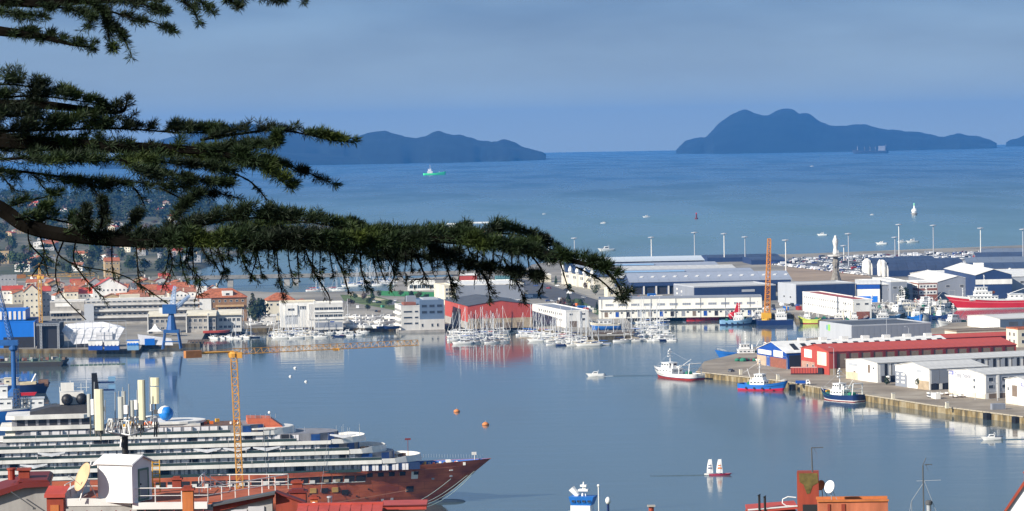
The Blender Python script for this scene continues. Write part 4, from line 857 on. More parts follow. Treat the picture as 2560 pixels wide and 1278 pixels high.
for i, (x, y, m_, lb, sz) in enumerate(((1142, 1030, orange, 'orange mooring buoy, the farther of the two', 1.4), (1214, 1063, orange, 'orange mooring buoy, the nearer of the two', 1.5), (738, 921, hullw, 'white pear-shaped buoy, top of the three near the tower crane jib', .9), (726, 942, hullw, 'white pear-shaped buoy, left of the three near the tower crane', .8), (765, 955, hullw, 'white pear-shaped buoy, lowest of the three near the tower crane', .8))):
    p = G(x, y, 0); r = thing('mooring_buoy', lb, 'buoy', (p.x, p.y, 0), 0, 'mooring buoys in the harbour')
    obj('float', MB().lathe([(.3 * sz, -.3), (1.0 * sz, 0), (1.05 * sz, .35 * sz), (.55 * sz, .8 * sz), (.15, .95 * sz)], n=12), M('orange_buoy', (.62, .22, .06), .6, .15, 1) if m_ is orange else m_, r, smooth=True); obj('ring', MB().tube((0, 0, .9 * sz), (0, 0, 1.4 * sz), .1, n=5), steel, r)
# out in the bay
r = thing('supply_vessel', 'green-hulled offshore vessel with a white bridge, out in the bay', 'ship', place(1087, 438), R(4))
grh = M('bright_green_hull', (.08, .92, .28), .5, .08); make_hull(r, (80, 16, 7, 13, 7), [(-1, 1, grh)], grh, ds=.8, rake=.05); 
cabin(r, -26, -8, 12, 4.5, 14, nw=5, name='deckhouse', wh_=1.2); cabin(r, -23, -12, 10, 14, 22, nw=4); ship_mast(r, -16, 22, 36, hullw, 2, 3, rad=.6); ship_mast(r, 16, 6, 14, hullw, 1, 3, rad=.6)
r = thing('cargo_ship', 'dark grey-blue cargo ship lying before the right island', 'ship', place(2175, 384), R(178))
dk = M('dark_hull', (.04, .05, .07), .6, .1); make_hull(r, (205, 30, 15, 24, 16), [(-1, 1, dk)], dk, ds=.85, rake=.05)
cabin(r, -85, -48, 26, 14, 42, nw=5, name='deckhouse', wh_=2, mt=mgrey); 
for x in (-30, 0, 30): gantry(r, x, 20, 14, 38, offw)
ship_mast(r, 70, 20, 44, offw, 2, 5, rad=1.2); obj('funnel', MB().bb(-92, -84, -5, 5, 16, 48), dgrey, r)
sea = [(1360, 536, 6), (1510, 559, 9), (1616, 544, 12), (2055, 589, 12), (2203, 611, 12), (2254, 607, 10), (2280, 607, 14), (1515, 628, 18), (2030, 417, 14), (2181, 538, 6)]
for i, (x, y, L) in enumerate(sea):
    add_yacht('m', L, 'white', 'white', x, y, rr.choice((180, 0, 200)), ['tiny white boat far out, left of the bay', 'small white boat far out above the port halls', 'white motorboat far out beside the dark buoy', 'white boat just left of the statue head', 'white boat right of the statue, left one of three', 'smallest white boat between two lamp masts', 'white boat right of the double lamp masts', 'long low white boat off the port hall roofs', 'tiny white boat near the cargo ship', 'tiny white speck of a boat below the cargo ship'][i], 'boats out in the bay')
p = G(1741, 548, 0); r = thing('channel_buoy', 'dark red channel buoy far out in the bay', 'buoy', (p.x, p.y, 0)); obj('body', MB().lathe([(2.5, 0), (2.6, 1.4), (1.4, 2), (1.0, 7), (.3, 8.5)], n=10), M('dark_red_buoy', (.14, .03, .03), .6, 0), r); obj('topmark', MB().bb(-1, 1, -1, 1, 8, 9.4), redh, r)
p = G(2286, 538, 0); r = thing('beacon_tower', 'white beacon tower with a pale green lantern standing in the bay', 'beacon', (p.x, p.y, 0)); obj('base', MB().lathe([(4, -1), (4, 1.6), (3.2, 2), (5.2, 2.2), (5.2, 3)], n=12), conc, r)
obj('tower', MB().lathe([(3.2, 3), (4.6, 6), (3.6, 9), (1.4, 10), (1.2, 14)], n=12), hullw, r); obj('lantern', MB().lathe([(1.3, 14), (1.3, 17), (.3, 18)], n=10), M('pale_green_lantern', (.25, .6, .4), .5, 0), r)
for i, (xa, xb, y) in enumerate(((1117, 1140, 562), (1152, 1176, 560), (1178, 1223, 559))):
    p, q = G(xa, y, 0), G(xb, y - 1, 0); r = thing('floating_breakwater', ['short left section of white floating breakwater', 'middle section of white floating breakwater', 'longest right section of white floating breakwater'][i], 'breakwater', (p.x, p.y, 0)); w_ = q.x - p.x
    for k in range(3): obj('pontoon_section', MB().bb(w_ * k / 3, w_ * (k + 1) / 3 - .3, -3, 3, .2, 2.2), hullw, r)
# ================================================================== far coast
CA = [-300, 430, 520, 640, 820, 1000, 1180, 1260]
D0s = [2900, 2930, 3250, 3700, 3900, 4050, 4250, 4400]; D1s = [5200, 5200, 5200, 4700, 4700, 4450, 4380, 4420]
HA = [-300, 0, 300, 420, 520, 560, 640, 820, 1180, 1260]; HS = [44, 46, 41, 41, 29, 16, 4, 4, 3, 0]
def coast_h(X, Y):
    a = 1280 + 8000 * X / Y; d0 = prof(CA, D0s, a); d1 = prof(CA, D1s, a); H = prof(HA, HS, a)
    if Y < d0: return 2.5 - (d0 - Y) * .12
    s = min(1, (Y - d0) / (d1 - d0)); z = 2.5 + (H - 2.5) * s ** 1.25 + 2.0 * vnoise(X / 110, Y / 160, 2) * min(1, s * 6) * min(1, H / 20)
    if Y > d1: z -= (Y - d1) * .035
    return z
V = []; F = []; nx, ny = 90, 60
for i in range(nx + 1):
    a = -300 + 1560 * i / nx
    for j in range(ny + 1):
        Y = 2880 + (6800 - 2880) * (j / ny) ** 1.2; X = (a - 1280) / 8000 * Y; V.append((X, Y, max(coast_h(X, Y), -6)))
for i in range(nx):
    for j in range(ny): q = i * (ny + 1) + j; F.append((q, q + ny + 1, q + ny + 2, q + 1))
coast_m = ground_mat('coast_ground', [(.06, .075, .04), (.10, .10, .065), (.20, .18, .13)], s1=.006)
struct('far_coast', MB().add(V, F), coast_m, smooth=True)
def coast_hit(px, py):
    d = ray(px, py); t = 2880 / d.y
    while t * d.y < 6500:
        p = CAM + d * t
        if p.z <= max(coast_h(p.x, p.y), 0): return p
        t += 8 / d.y
    return None
# ------------------------------------------------------------------ trees
def leafm(name, c): 
    m = M(name, c, .9, .45, .25, spec=.2); return m
leafs = [leafm('foliage_dark', (.030, .048, .022)), leafm('foliage_green', (.055, .085, .030)), leafm('foliage_olive', (.085, .095, .045)), leafm('foliage_bare_brown', (.15, .115, .095))]
barkm = M('bark', (.08, .06, .045), .95, .3, 1.5)
def crown_mesh(seed, n, kind):
    g = np.random.default_rng(seed); cl = g.normal(size=(9, 3)); cl /= np.linalg.norm(cl, axis=1)[:, None]; cl *= g.uniform(.25, .62, (9, 1)); cr_ = g.uniform(.32, .55, 9)
    V = []; F = []
    for i in range(n):
        k = g.integers(9); d = g.normal(size=3); d /= np.linalg.norm(d); c = cl[k] + d * cr_[k] * g.uniform(.75, 1.08)
        if kind == 'umbrella': c = np.array([c[0] * 1.25, c[1] * 1.25, c[2] * .45 + .55])
        if kind == 'cone': zz = (c[2] + 1) / 2; c = np.array([c[0] * (1.1 - zz) * .8, c[1] * (1.1 - zz) * .8, c[2] * 1.3])
        s = g.uniform(.07, .15); a = g.normal(size=3); a /= np.linalg.norm(a); b = np.cross(a, d); b /= np.linalg.norm(b) + 1e-6
        o = len(V); V += [tuple(c - a * s), tuple(c + b * s * .8), tuple(c + a * s), tuple(c - b * s * .8)]; F.append((o, o + 1, o + 2, o + 3))
    return MB().add(V, F).mesh('crown')
crowns = {}
for kd in ('round', 'umbrella', 'cone'):
    for s in range(3):
        me0 = crown_mesh(s * 7 + len(kd), 420, kd)
        for li, lm in enumerate(leafs):
            me = me0.copy(); me.materials.append(lm); crowns[(kd, s, li)] = me
trunk_me = MB().tube((0, 0, 0), (.03, 0, .6), .06, .035, 6).tube((.03, 0, .55), (.3, .1, .95), .03, .012, 5).tube((.03, 0, .5), (-.28, -.1, .92), .03, .012, 5).tube((0, 0, .5), (0, .25, 1), .028, .01, 5).mesh('trunk'); trunk_me.materials.append(barkm)
def tree(p, s, kd, li, label, group, var=0):
    r = thing('umbrella_pine' if kd == 'umbrella' else 'tree', label, 'tree', tuple(p), random.uniform(0, 6), group); r.scale = (s, s, s * random.uniform(.9, 1.15))
    t = obj('trunk', trunk_me, None, r); c = obj('crown', crowns[(kd, var, li)], None, r, loc=(0, 0, 1.15 if kd != 'umbrella' else .8)); return r
tr = random.Random(5)
adj = {0: 'dark evergreen', 1: 'green leafy', 2: 'olive green', 3: 'bare brownish'}
cnt = 0
def zone(px): return ['far left edge', 'left side', 'left centre', 'middle', 'right centre', 'right side', 'far right end'][min(6, max(0, int(px // 92)))]
def tier(py): return 'near the ridge of' if py < 545 else 'high on' if py < 590 else 'halfway up' if py < 635 else 'low on' if py < 665 else 'at the foot of'
spots = []
for i in range(210):
    px = tr.uniform(0, 640); py = tr.uniform(500, 690); p = coast_hit(px, py)
    if p is None or coast_h(p.x, p.y) < 1.5: continue
    li = tr.choice([0, 0, 1, 1, 2, 3, 3] if py < 600 else [0, 1, 1, 2, 3]); kd = 'umbrella' if tr.random() < .12 else 'round'
    tree(p, tr.uniform(4.5, 8.5), kd, li, f"{adj[li]} {'umbrella pine' if kd == 'umbrella' else 'tree'} {tier(py)} the far hillside, {zone(px)}", 'trees on the far coast hillside', tr.randint(0, 2))
for i in range(38):
    px = tr.uniform(640, 1240); py = np.interp(px, [640, 820, 1000, 1240], [556, 566, 590, 604]) + tr.uniform(0, 14); p = coast_hit(px, py)
    if p is None: continue
    li = tr.choice([3, 3, 3, 2, 0]); tree((p.x, p.y, max(p.z, 1.5)), tr.uniform(4, 7), 'round', li, f"{adj[li]} tree on the low headland, {['left end', 'left half', 'middle', 'right half', 'right tip'][min(4, int((px - 640) // 120))]}", 'trees on the low headland', tr.randint(0, 2))
tree(coast_hit(52, 688), 11, 'umbrella', 1, 'large green umbrella pine left of the tower crane top', 'x')
# woodland covering the ridge, one mass
g = np.random.default_rng(3); V = []; F = []
for i in range(1500):
    a = g.uniform(-250, 580); Y = g.uniform(4300, 5300); X = (a - 1280) / 8000 * Y; z = coast_h(X, Y)
    s = g.uniform(5, 10)
    for k in range(16):
        d = g.normal(size=3); d /= np.linalg.norm(d); d[2] = abs(d[2]); c = np.array([X, Y, z + s * .3]) + d * s * g.uniform(.6, 1.05); q = g.uniform(1.2, 2.6)
        a_ = g.normal(size=3); a_ /= np.linalg.norm(a_); b_ = np.cross(a_, d); o = len(V); V += [tuple(c - a_ * q), tuple(c + b_ * q), tuple(c + a_ * q), tuple(c - b_ * q)]; F.append((o, o + 1, o + 2, o + 3))
tag(obj('woodland', MB().add(V, F), leafs[0]), 'dark evergreen woodland along the far ridge', 'woodland', kind='stuff')
# ------------------------------------------------------------------ houses
wallc = [white, cream, offw, M('pinkish_render', (.52, .40, .34), .8, .12, .3), M('grey_render', (.36, .36, .36), .8, .15, .3), M('ochre_render', (.50, .36, .19), .8, .15, .3)]
wname = ['white', 'cream', 'off-white', 'pinkish', 'grey', 'ochre']
slate = M('slate_roof', (.12, .12, .13), .8, .2, .6)
roofc = [tile, tile2, redroof, slate]; rname = ['orange', 'faded orange', 'bright red', 'dark slate']
def house(p, th, L, D, h, rh, axis, wi, ri, label, group=None, chim=True, cat='house', floors=2, name='house'):
    r = thing(name, label, cat, (p[0], p[1], p[2] - .01), R(th), group)
    obj('wall', gable_mesh(L, D, h, rh, axis), wallc[wi], r); roof_parts(r, L, D, h, rh, axis, roofc[ri], 1, ov=.45, th=.22, parapet=wallc[wi])
    nw = max(2, int(L / 3.2))
    for f in range(floors):
        z = h * (f + .58) / floors
        grid(r, nw, .6, L - .6, z, 1.25, 1.4); grid(r, max(1, int(D / 4)), .8, D - .8, z, 1.2, 1.4, 'left')
    win(r, L * .5 + 1.2, 1.1, 1.1, 2.1, name='door', pm=brownd, off=.13)
    if chim and rh: obj('chimney', MB().bb(L * .7, L * .7 + .9, D * .62, D * .62 + .9, h, h + rh + 1.4), wallc[(wi + 1) % 6], r)
    return r
hr = random.Random(21)
# far hillside houses
for i in range(46):
    px = hr.uniform(0, 460); py = hr.choice([hr.uniform(515, 600), hr.uniform(590, 685)])
    p = coast_hit(px, py)
    if p is None: continue
    wi = hr.randint(0, 5); ri = hr.choice([0, 0, 1, 2, 3]); L = hr.uniform(9, 18)
    house(p, hr.uniform(-25, 40), L, hr.uniform(8, 12), hr.uniform(5, 8), hr.uniform(1.6, 2.6), hr.choice('uv'), wi, ri, f"{wname[wi]} house with {rname[ri]} roof {tier(py)} the far hillside, {zone(px)}", 'houses on the far hillside')
p = coast_hit(262, 694); house(p, 12, 14, 12, 15, 3, 'u', 5, 0, 'tall tan house with orange roof standing alone by the shore road', floors=3)
p = coast_hit(0, 660); house(p, 5, 9, 12, 12, 0, 'flat', 5, 0, 'tan block at the left edge above the shipyard', floors=3)
# old town by the harbour: named houses (px of near-left base corner, right px, storeys...)
def th_(P, xR, hpx, rh, axis, wi, ri, label, th=8, D=12, floors=2, zg=2.5, **k):
    p = G(*P, zg); L = solve(p, Vector((math.cos(R(th)), math.sin(R(th)), 0)), xR); return house(p, th, L, D, hpx * p.y / FPX, rh, axis, wi, ri, label, floors=floors, **k)
th_((0, 742), 42, 50, 0, 'flat', 4, 3, 'plain grey block with white roof structure at the upper left', D=20, floors=3)
th_((6, 760), 58, 34, 3, 'u', 0, 2, 'white house with a wide bright red roof at the left edge', floors=2)
th_((60, 792), 100, 62, 5, 'v', 1, 0, 'tall cream gabled house behind the yellow tower crane mast', D=18, floors=4)
th_((104, 790), 128, 62, 3, 'u', 4, 2, 'grey flats with a red mansard roof right of the crane mast', D=18, floors=4)
th_((128, 757), 152, 38, 2, 'v', 4, 3, 'dark slate-roofed house with white framed windows', floors=2)
th_((163, 766), 196, 36, 4, 'u', 1, 0, 'cream house with an orange roof in the middle of the old town', D=14)
th_((196, 764), 232, 30, 4, 'u', 0, 2, 'white house with a bright red roof beside the big white gable', D=12)
th_((180, 738), 222, 24, 4, 'u', 1, 0, 'cream house with orange roof, uphill of the old town', D=12)
th_((222, 750), 256, 42, 4, 'v', 4, 1, 'grey gable wall house left of the big white gable', D=14, floors=3)
th_((233, 766), 318, 46, 7, 'v', 0, 2, 'big white gabled building with red roof in the old town', D=26, floors=3)
th_((262, 776), 298, 34, 2, 'v', 5, 1, 'ochre gabled house against the big white gable', D=8)
th_((300, 772), 350, 32, 0, 'flat', 1, 0, 'cream flat-roofed house right of the ochre gable', D=12)
th_((345, 752), 395, 26, 4, 'u', 1, 0, 'cream house with orange roof, above the terraced building', D=13)
th_((395, 756), 440, 28, 4, 'u', 3, 2, 'pinkish house with bright red roof behind the blue harbour crane', D=13)
th_((415, 742), 470, 22, 4, 'u', 0, 0, 'white house with orange roof near the inner water', D=12)
th_((440, 762), 490, 32, 3, 'u', 0, 1, 'white house with faded roof left of the white cube house', D=12)
th_((474, 746), 492, 28, 0, 'flat', 0, 0, 'narrow white tower-like house near the inner water', D=8)
th_((494, 762), 518, 42, 0, 'flat', 0, 0, 'bright white cube house beside the brown villa', D=10)
th_((518, 758), 552, 34, 3, 'v', 0, 1, 'white gabled house right of the white cube house', D=10)
th_((330, 734), 372, 16, 3, 'u', 4, 3, 'long dark-roofed house by the inner shore', D=14)
th_((372, 740), 412, 20, 3, 'u', 0, 3, 'white house with dark roof by the inner shore', D=12)
for i in range(22):
    px = hr.uniform(-10, 440); py = hr.uniform(716, 742); wi = hr.randint(0, 5); ri = hr.choice([0, 0, 1, 2])
    p = G(px, py, 2.5); house(p, hr.uniform(-5, 25), hr.uniform(9, 15), 11, hr.uniform(5, 9), 2.4, hr.choice('uv'), wi, ri, f"{wname[wi]} house with {rname[ri]} roof in the back rows of the old town", 'houses in the back rows of the old town')
# brown villa with hipped orange roof
def hip(r, L, D, h, rh, mt, ov=.8, name='roof'):
    x0, x1, y0, y1 = -ov, L + ov, -ov, D + ov; i = (y1 - y0) / 2 * .8; zc = h + rh; ym = (y0 + y1) / 2
    o = obj(name, MB().add([(x0, y0, h), (x1, y0, h), (x1, y1, h), (x0, y1, h), (x0 + i, ym, zc), (x1 - i, ym, zc), (x0, y0, h + .25), (x1, y0, h + .25), (x1, y1, h + .25), (x0, y1, h + .25)],
        [(3, 2, 1, 0), (6, 7, 5, 4), (7, 8, 5), (8, 9, 4, 5), (9, 6, 4), (0, 1, 7, 6), (1, 2, 8, 7), (2, 3, 9, 8), (3, 0, 6, 9)]), mt, r); return o
def villa(P, xR, hpx, rh, wallm, roofm, label, D=18, th=8, rows=2, name='villa', pm=None):
    p = G(*P, 2.5); L = solve(p, Vector((math.cos(R(th)), math.sin(R(th)), 0)), xR); h = hpx * p.y / FPX
    r = thing(name, label, 'house', (p.x, p.y, 2.49), R(th)); obj('wall', MB().bb(0, L, 0, D, 0, h), wallm, r); hip(r, L, D, h + .02, rh, roofm)
    for k in range(rows): grid(r, max(3, int(L / 4)), .8, L - .8, h * (k + .6) / rows, 1.6, 1.6); grid(r, 3, 1, D - 1, h * (k + .6) / rows, 1.4, 1.5, 'left')
    return r, L, D, h
r, L, D, h = villa((496, 806), 618, 60, 6, M('brown_wall', (.26, .15, .08), .85, .15, .4), tile, 'large brown villa with a broad orange hipped roof and white dormer', rows=3, D=24)
obj('bay_front', MB().bb(1, 9, -.5, -.02, 2, h - .4), wallc[0], r); obj('balcony_band', MB().bb(L * .36, L * .94, -1.6, -.02, h * .62, h * .70), M('tan_awning', (.55, .36, .18), .8, .1), r); obj('dormer', MB().bb(L * .5, L * .72, 1.5, 8, h + .4, h + 4.4), white, r)
win(r, L * .61, h + 2.4, 2.6, 1.6, off=-1.48); 
villa((668, 802), 738, 50, 5, cream, tile, 'cream villa with an orange roof behind the club house', rows=2)
villa((672, 782), 712, 34, 4, white, redroof, 'white villa with a bright red hipped roof left of the club house', rows=2, D=14)
villa((738, 784), 776, 26, 3, wallc[3], tile2, 'pinkish low house with faded roof behind the club house', rows=1, D=14)
# club house with two white wings
r, L, D, h = wh('club_house', 'white waterfront club house, left wing with a tall framed front', 'building', (702, 819), 6, 62, xR=790, D=16, wall=white, roof=cream, n=3, parapet=cream)
obj('recess', MB().bb(L * .12, L * .48, -.1, -.02, 2, h - 2), lgrey, r); obj('frame_bay', MB().bb(L*.12, L*.48, -.8, -.12, h*.48, h*.9), white, r); win(r, L * .30, h * .72, 4.4, 1.6, off=.82); win(r, L * .64, h * .78, 4, 2.4, mull=1); win(r, L*.30, h*.25, 4.5, 4, mull=2); obj('slab', MB().bb(L * .8, L, -.7, -.02, h*.3, h * .92), offw, r)
r, L, D, h = wh('club_wing', 'right wing of the club house with two long dark window ribbons', 'building', (786, 825), 4, 66, xR=858, D=16, wall=offw, roof=cream, n=3, parapet=white)
for z in (.80, .53): grid(r, 6, .4, L - .3, h * z, L / 6.4, 1.9, mull=1); obj('band', MB().bb(-.2, L + .4, -.8, -.02, h * z - 2.3, h * z - 1.2), white, r)
obj('ground_glass', MB().bb(.5, L - .5, -.08, -.02, 1.5, h * .28), mgrey, r); win(r, L * .62, h * .24, 3, 3, pm=royal)
# terraced harbour building with long horizontal bands
r, L, D, h = wh('terrace_building', 'long grey concrete building of stacked terraces behind the blue harbour crane', 'building', (214, 812), 4, 58, xR=500, D=30, wall=conc, roof=offw, n=14, parapet=offw)
for z0 in (.30, .58, .84): obj('terrace_band', MB().bb(L * .0, L, -3.2 + z0 * 2, -.02, h * z0 - .4, h * z0 + .9), offw, r); grid(r, 22, .5, L - .5, h * z0 + 2.2, L / 30, 1.5)
obj('end_wall', MB().bb(-.5, 6, -4, -.02 - 3.3, 0, h * .9), lgrey, r)
r, L, D, h = wh('concrete_block', 'stepped grey concrete block with a bright white panel, left of the terraces', 'building', (126, 808), 4, 52, xR=212, D=24, wall=conc, roof=offw, n=5, parapet=offw)
obj('white_panel', MB().bb(L * .15, L * .62, -.3, -.02, h * .78, h * .95), white, r); obj('terrace_band', MB().bb(0, L * .9, -2, -.02, h * .48, h * .58), offw, r); grid(r, 6, 1, L * .6, h * .38, 4, 2); grid(r, 6, 1, L * .9, h * .15, 4, 2)
# three barrel-roofed harbour pavilions
for i, (xa, xb, yb) in enumerate(((372, 428, 834), (468, 522, 832), (522, 540, 832), (545, 604, 830))):
    p = G(xa, yb, 2.5); L = solve(p, Vector((1, .05, 0)), xb); h = 42 * p.y / FPX
    r = thing('pavilion', ['pavilion with pale sloping roof left of the blue harbour crane', 'pavilion with pale roof right of the blue harbour crane', 'narrow glazed link between the quay pavilions', 'rightmost quay pavilion with pale curved roof and barred windows'][i], 'building', (p.x, p.y, 2.49), R(3))
    obj('wall', MB().bb(0, L, 0, 14, 0, h), conc if i != 3 else offw, r); obj('roof', MB().xprism([(-1.5, h + .02), (14.5, h + 2.4), (14.5, h + 3), (6, h + 2.4), (-1.5, h + .9)], -.4, L + .4), cream, r)
    grid(r, max(2, int(L / 3)), .5, L - .5, h * .72, 2.2, 2.2, mull=1); grid(r, max(2, int(L / 3)), .5, L - .5, h * .3, 2.2, 1.8, mull=1); obj('end_fin', MB().bb(-.7, -.02, -1.6, 12, 0, h + 1.6), offw, r)
obj_root = thing('red_tender', 'low red barge hull on the slip below the pavilions', 'boat', tuple(G(545, 832, 2.5) + Vector((0, -6, .3))), R(2)); obj('hull', hull(18, 4, 1.4, 1.8, 1.4, -.2, 1, zb=-.2), redw, obj_root)
# dark quay wall and yard beside it
r = wh('boat_shed', 'low pale shed among the boats ashore, above the dark quay wall', 'shed', (640, 806), 4, 14, xR=690, D=10, rh=1, wall=offw, roof=offw, n=3)
tree(G(648, 812, 2.5), 9.5, 'round', 0, 'big dark evergreen tree between brown villa and club house', 'x', 0); tree(G(632, 806, 2.5), 8.5, 'cone', 2, 'olive conical tree touching the brown villa', 'x', 1)
for i in range(44):
    px, py = [(tr.uniform(875, 1090), tr.uniform(738, 780)), (tr.uniform(1390, 1500), tr.uniform(700, 785)), (tr.uniform(0, 470), tr.uniform(715, 800))][i % 3]
    li = tr.choice([0, 1, 1, 2, 3]); tree(G(px, py, 2.5), tr.uniform(2.6, 4.6), tr.choice(['round', 'round', 'cone']), li, f"{adj[li]} small tree {['in the park beside the football pitch', 'on the verge left of the quayside shed', 'among the houses of the old town'][i % 3]}", ['park trees', 'verge trees', 'old town trees'][i % 3], tr.randint(0, 2))
tree(G(2303, 972, 3), 3.0, 'round', 0, 'lone round dark tree in front of the small white hall', 'x', 1); tree(G(2217, 963, 3), 2.2, 'round', 0, 'small dark tree before the tall loading doors', 'x', 2); tree(G(2262, 757, 2.5), 6, 'round', 0, 'dark tree before the brick building', 'x', 2)
# ------------------------------------------------------------------ causeway bridge
p0 = AT(380, 693, 2770); p1 = AT(1340, 683, 2790); dx = p1.x - p0.x
r = thing('causeway_bridge', 'long low grey road bridge crossing the inner harbour mouth on concrete piers', 'bridge', (p0.x, p0.y, 0), math.atan2(p1.y - p0.y, dx))
for i in range(8): obj('deck_span', MB().bb(dx * i / 8 + .2, dx * (i + 1) / 8 - .2, -5, 7, 6.4, 8.6), conc, r); obj('parapet', MB().bb(dx * i / 8, dx * (i + 1) / 8 - .1, -5.4, -5.05, 6.8, 10.2), M('weathered_concrete', (.25, .24, .22), .9, .2, .2), r)
for x in (575, 716, 738, 865, 1000, 1140): q = solve(p0, Vector((1, 0, 0)), x); obj('pier', MB().bb(q - 2.5, q + 2.5, -4, 6, -3, 6.4), conc, r)
# ------------------------------------------------------------------ shipyard on the left
r, L, D, h = wh('shipyard_hall', 'bright blue shipyard hall with white ribbed panels, at the left edge', 'hall', (-70, 872), 3, 64, xR=88, D=40, wall=bright, roof=dgrey, n=4, parapet=bright)
obj('upper_storey', MB().bb(0, L * .84, 6, 36, h + .8, h + 7.2), bright, r); obj('dark_recess', MB().bb(L * .5, L + .0, -.1, -.02, 0, h * .42), dark, r)
for i in range(11): obj('white_panel', MB().bb(2 + i * L * .075, 2 + i * L * .075 + L * .04, 5.7, 5.98, h + 1.4, h + 6.4), white, r)
obj('post', MB().bb(L - .5, L, -.8, -.12, 0, h), lgrey, r)
r, L, D, h = wh('dark_shed', 'dark open shipyard shed with pale steel frames beside the blue hall', 'shed', (92, 872), 3, 60, xR=150, D=30, wall=dark, roof=dgrey, n=3)
for x in (.2, .95): obj('frame_post', MB().truss((L * x, -1.5, 0), (L * x, -1.5, h), 1, .14, 8), lgrey, r)
obj('frame_beam', MB().truss((0, -1.5, h), (L, -1.5, h), 1, .14, 8), lgrey, r)
r = thing('covered_yacht', 'large yacht under white shrink-wrap sheeting inside a grey scaffold frame', 'boat', tuple(G(235, 867, 2.5)), R(3))
tarp = M('white_tarpaulin', (.72, .72, .74), .55, .15, .3, bump=.3)
obj('sheeting', MB().add([(-19, -3, 10), (-12, -5, 2), (14, -5, 3), (19, -4, 11), (-18, 5, 10), (-12, 6, 2), (14, 6, 3), (19, 5, 11), (-17, 1, 14), (-6, 1, 15.5), (6, 1, 15), (16, 1, 12.5)], [(0, 1, 2, 3), (0, 3, 11, 10, 9, 8), (3, 2, 6, 7), (4, 8, 9, 10, 11, 7), (0, 8, 4), (3, 7, 11), (1, 0, 4, 5), (5, 4, 7, 6)]), tarp, r)
obj('stern_block', MB().bb(2, 12, -5.4, -5.1, 3, 9), tarp, r); fr = MB()
for x in range(-20, 22, 5): fr.tube((x, -6.5, 0), (x, -6.5, 16), .16, n=4)
fr.tube((-20, -6.5, 16), (20, -6.5, 16), .16, n=4).tube((-20, -6.5, 8), (20, -6.5, 8), .12, n=4); obj('scaffold', fr, steel, r)
obj('hull', MB().bb(-10, 15, -4.5, 5, .5, 3.4), M('dark_primer', (.05, .05, .06), .8, .2), r)
for i, (xa, xb) in enumerate(((221, 256), (261, 298), (318, 347))):
    p = G(xa, 876, 2.5); L = solve(p, Vector((1, .03, 0)), xb); r = thing('quay_hut', ['left blue hut with scalloped white top at the shipyard quay', 'middle blue hut with scalloped white top at the shipyard quay', 'right hut, pale blue with a bright blue band, at the shipyard quay'][i], 'hut', (p.x, p.y, 2.49), R(2))
    obj('wall', MB().bb(0, L, 0, 5, 0, 3.4), royal if i < 2 else ltblue, r); obj('upper_wall', MB().bb(0, L, -.1, 5.1, 3.42, 5.6), white, r); obj('roof', MB().bb(-.3, L + .3, -.3, 5.3, 5.62, 5.9), steel if i < 2 else bright, r)
    for k in range(4): obj('scallop', MB().tube((L * (k + .5) / 4, -.2, 3.6), (L * (k + .5) / 4, -.06, 3.6), L / 8, n=10), white if i < 2 else bright, r)
r = thing('covered_boat', 'boat under white and blue sheeting beside the blue portal crane', 'boat', tuple(G(395, 868, 2.5)), R(8)); obj('sheeting', MB().add([(-11, -3, 2), (9, -3, 1), (-12, -2, 8), (8, -2, 5), (-11, 3, 2), (9, 3, 1), (-12, 2, 8), (8, 2, 5)], [(0, 1, 3, 2), (5, 4, 6, 7), (2, 3, 7, 6), (1, 5, 7, 3), (4, 0, 2, 6), (0, 4, 5, 1)]), tarp, r); obj('blue_sheet', MB().bb(-8, -2, -3.3, -3.1, 1.5, 5.5), bright, r)
for i, (x, y, s) in enumerate(((388, 838, 5), (432, 840, 5))):
    r = thing('marquee', ['small white pointed marquee left of the blue portal crane', 'small white pointed marquee right behind the blue portal crane'][i], 'tent', tuple(G(x, y, 2.5))); obj('canopy', MB().add([(-s, -s, 2.6), (s, -s, 2.6), (s, s, 2.6), (-s, s, 2.6), (-s*.4, -s*.4, 4.2), (s*.4, -s*.4, 4.2), (s*.4, s*.4, 4.2), (-s*.4, s*.4, 4.2), (0, 0, 7.5)], [(0, 1, 5, 4), (1, 2, 6, 5), (2, 3, 7, 6), (3, 0, 4, 7), (4, 5, 8), (5, 6, 8), (6, 7, 8), (7, 4, 8)]), white, r)
    for a in (-1, 1):
        for b_ in (-1, 1): obj('pole', MB().tube((a * s, b_ * s, 0), (a * s, b_ * s, 2.6), .1, n=5), steel, r)
# blue portal crane
cb = M('crane_blue_paint', (.02, .10, .30), .5, .15, .4)
r = thing('portal_crane', 'blue portal crane with four splayed legs on the shipyard quay', 'crane', tuple(G(430, 872, 2.5)))
for a in (-1, 1):
    for b_ in (-1, 1): obj('leg', MB().tube((a * 5.4, b_ * 4, 0), (a * 3.8, b_ * 3, 11), .6, .5, 6), cb, r)
obj('portal_frame', MB().bb(-4.6, 4.6, -3.8, 3.8, 9.6, 11.4).tube((-5, -3.8, 4.5), (5, -3.8, 4.5), .4, n=6), cb, r); obj('tower', MB().tube((0, 0, 11), (0, 0, 21), 3.2, 1.6, 8), cb, r)
obj('machinery_house', MB().bb(-5, 3, -2.5, 2.5, 21, 26.5), cb, r); obj('cab', MB().bb(-7.2, -5, -1.2, 1.2, 21.5, 24.5), white, r)
obj('lattice_head', MB().truss((1, 0, 26), (2, 4, 37), 2.6, .2, 6, taper=.5).truss((2, 2, 24), (8, 30, 30), 2, .2, 10, taper=.5), M('pale_crane_lattice', (.30, .42, .60), .5, .1), r)
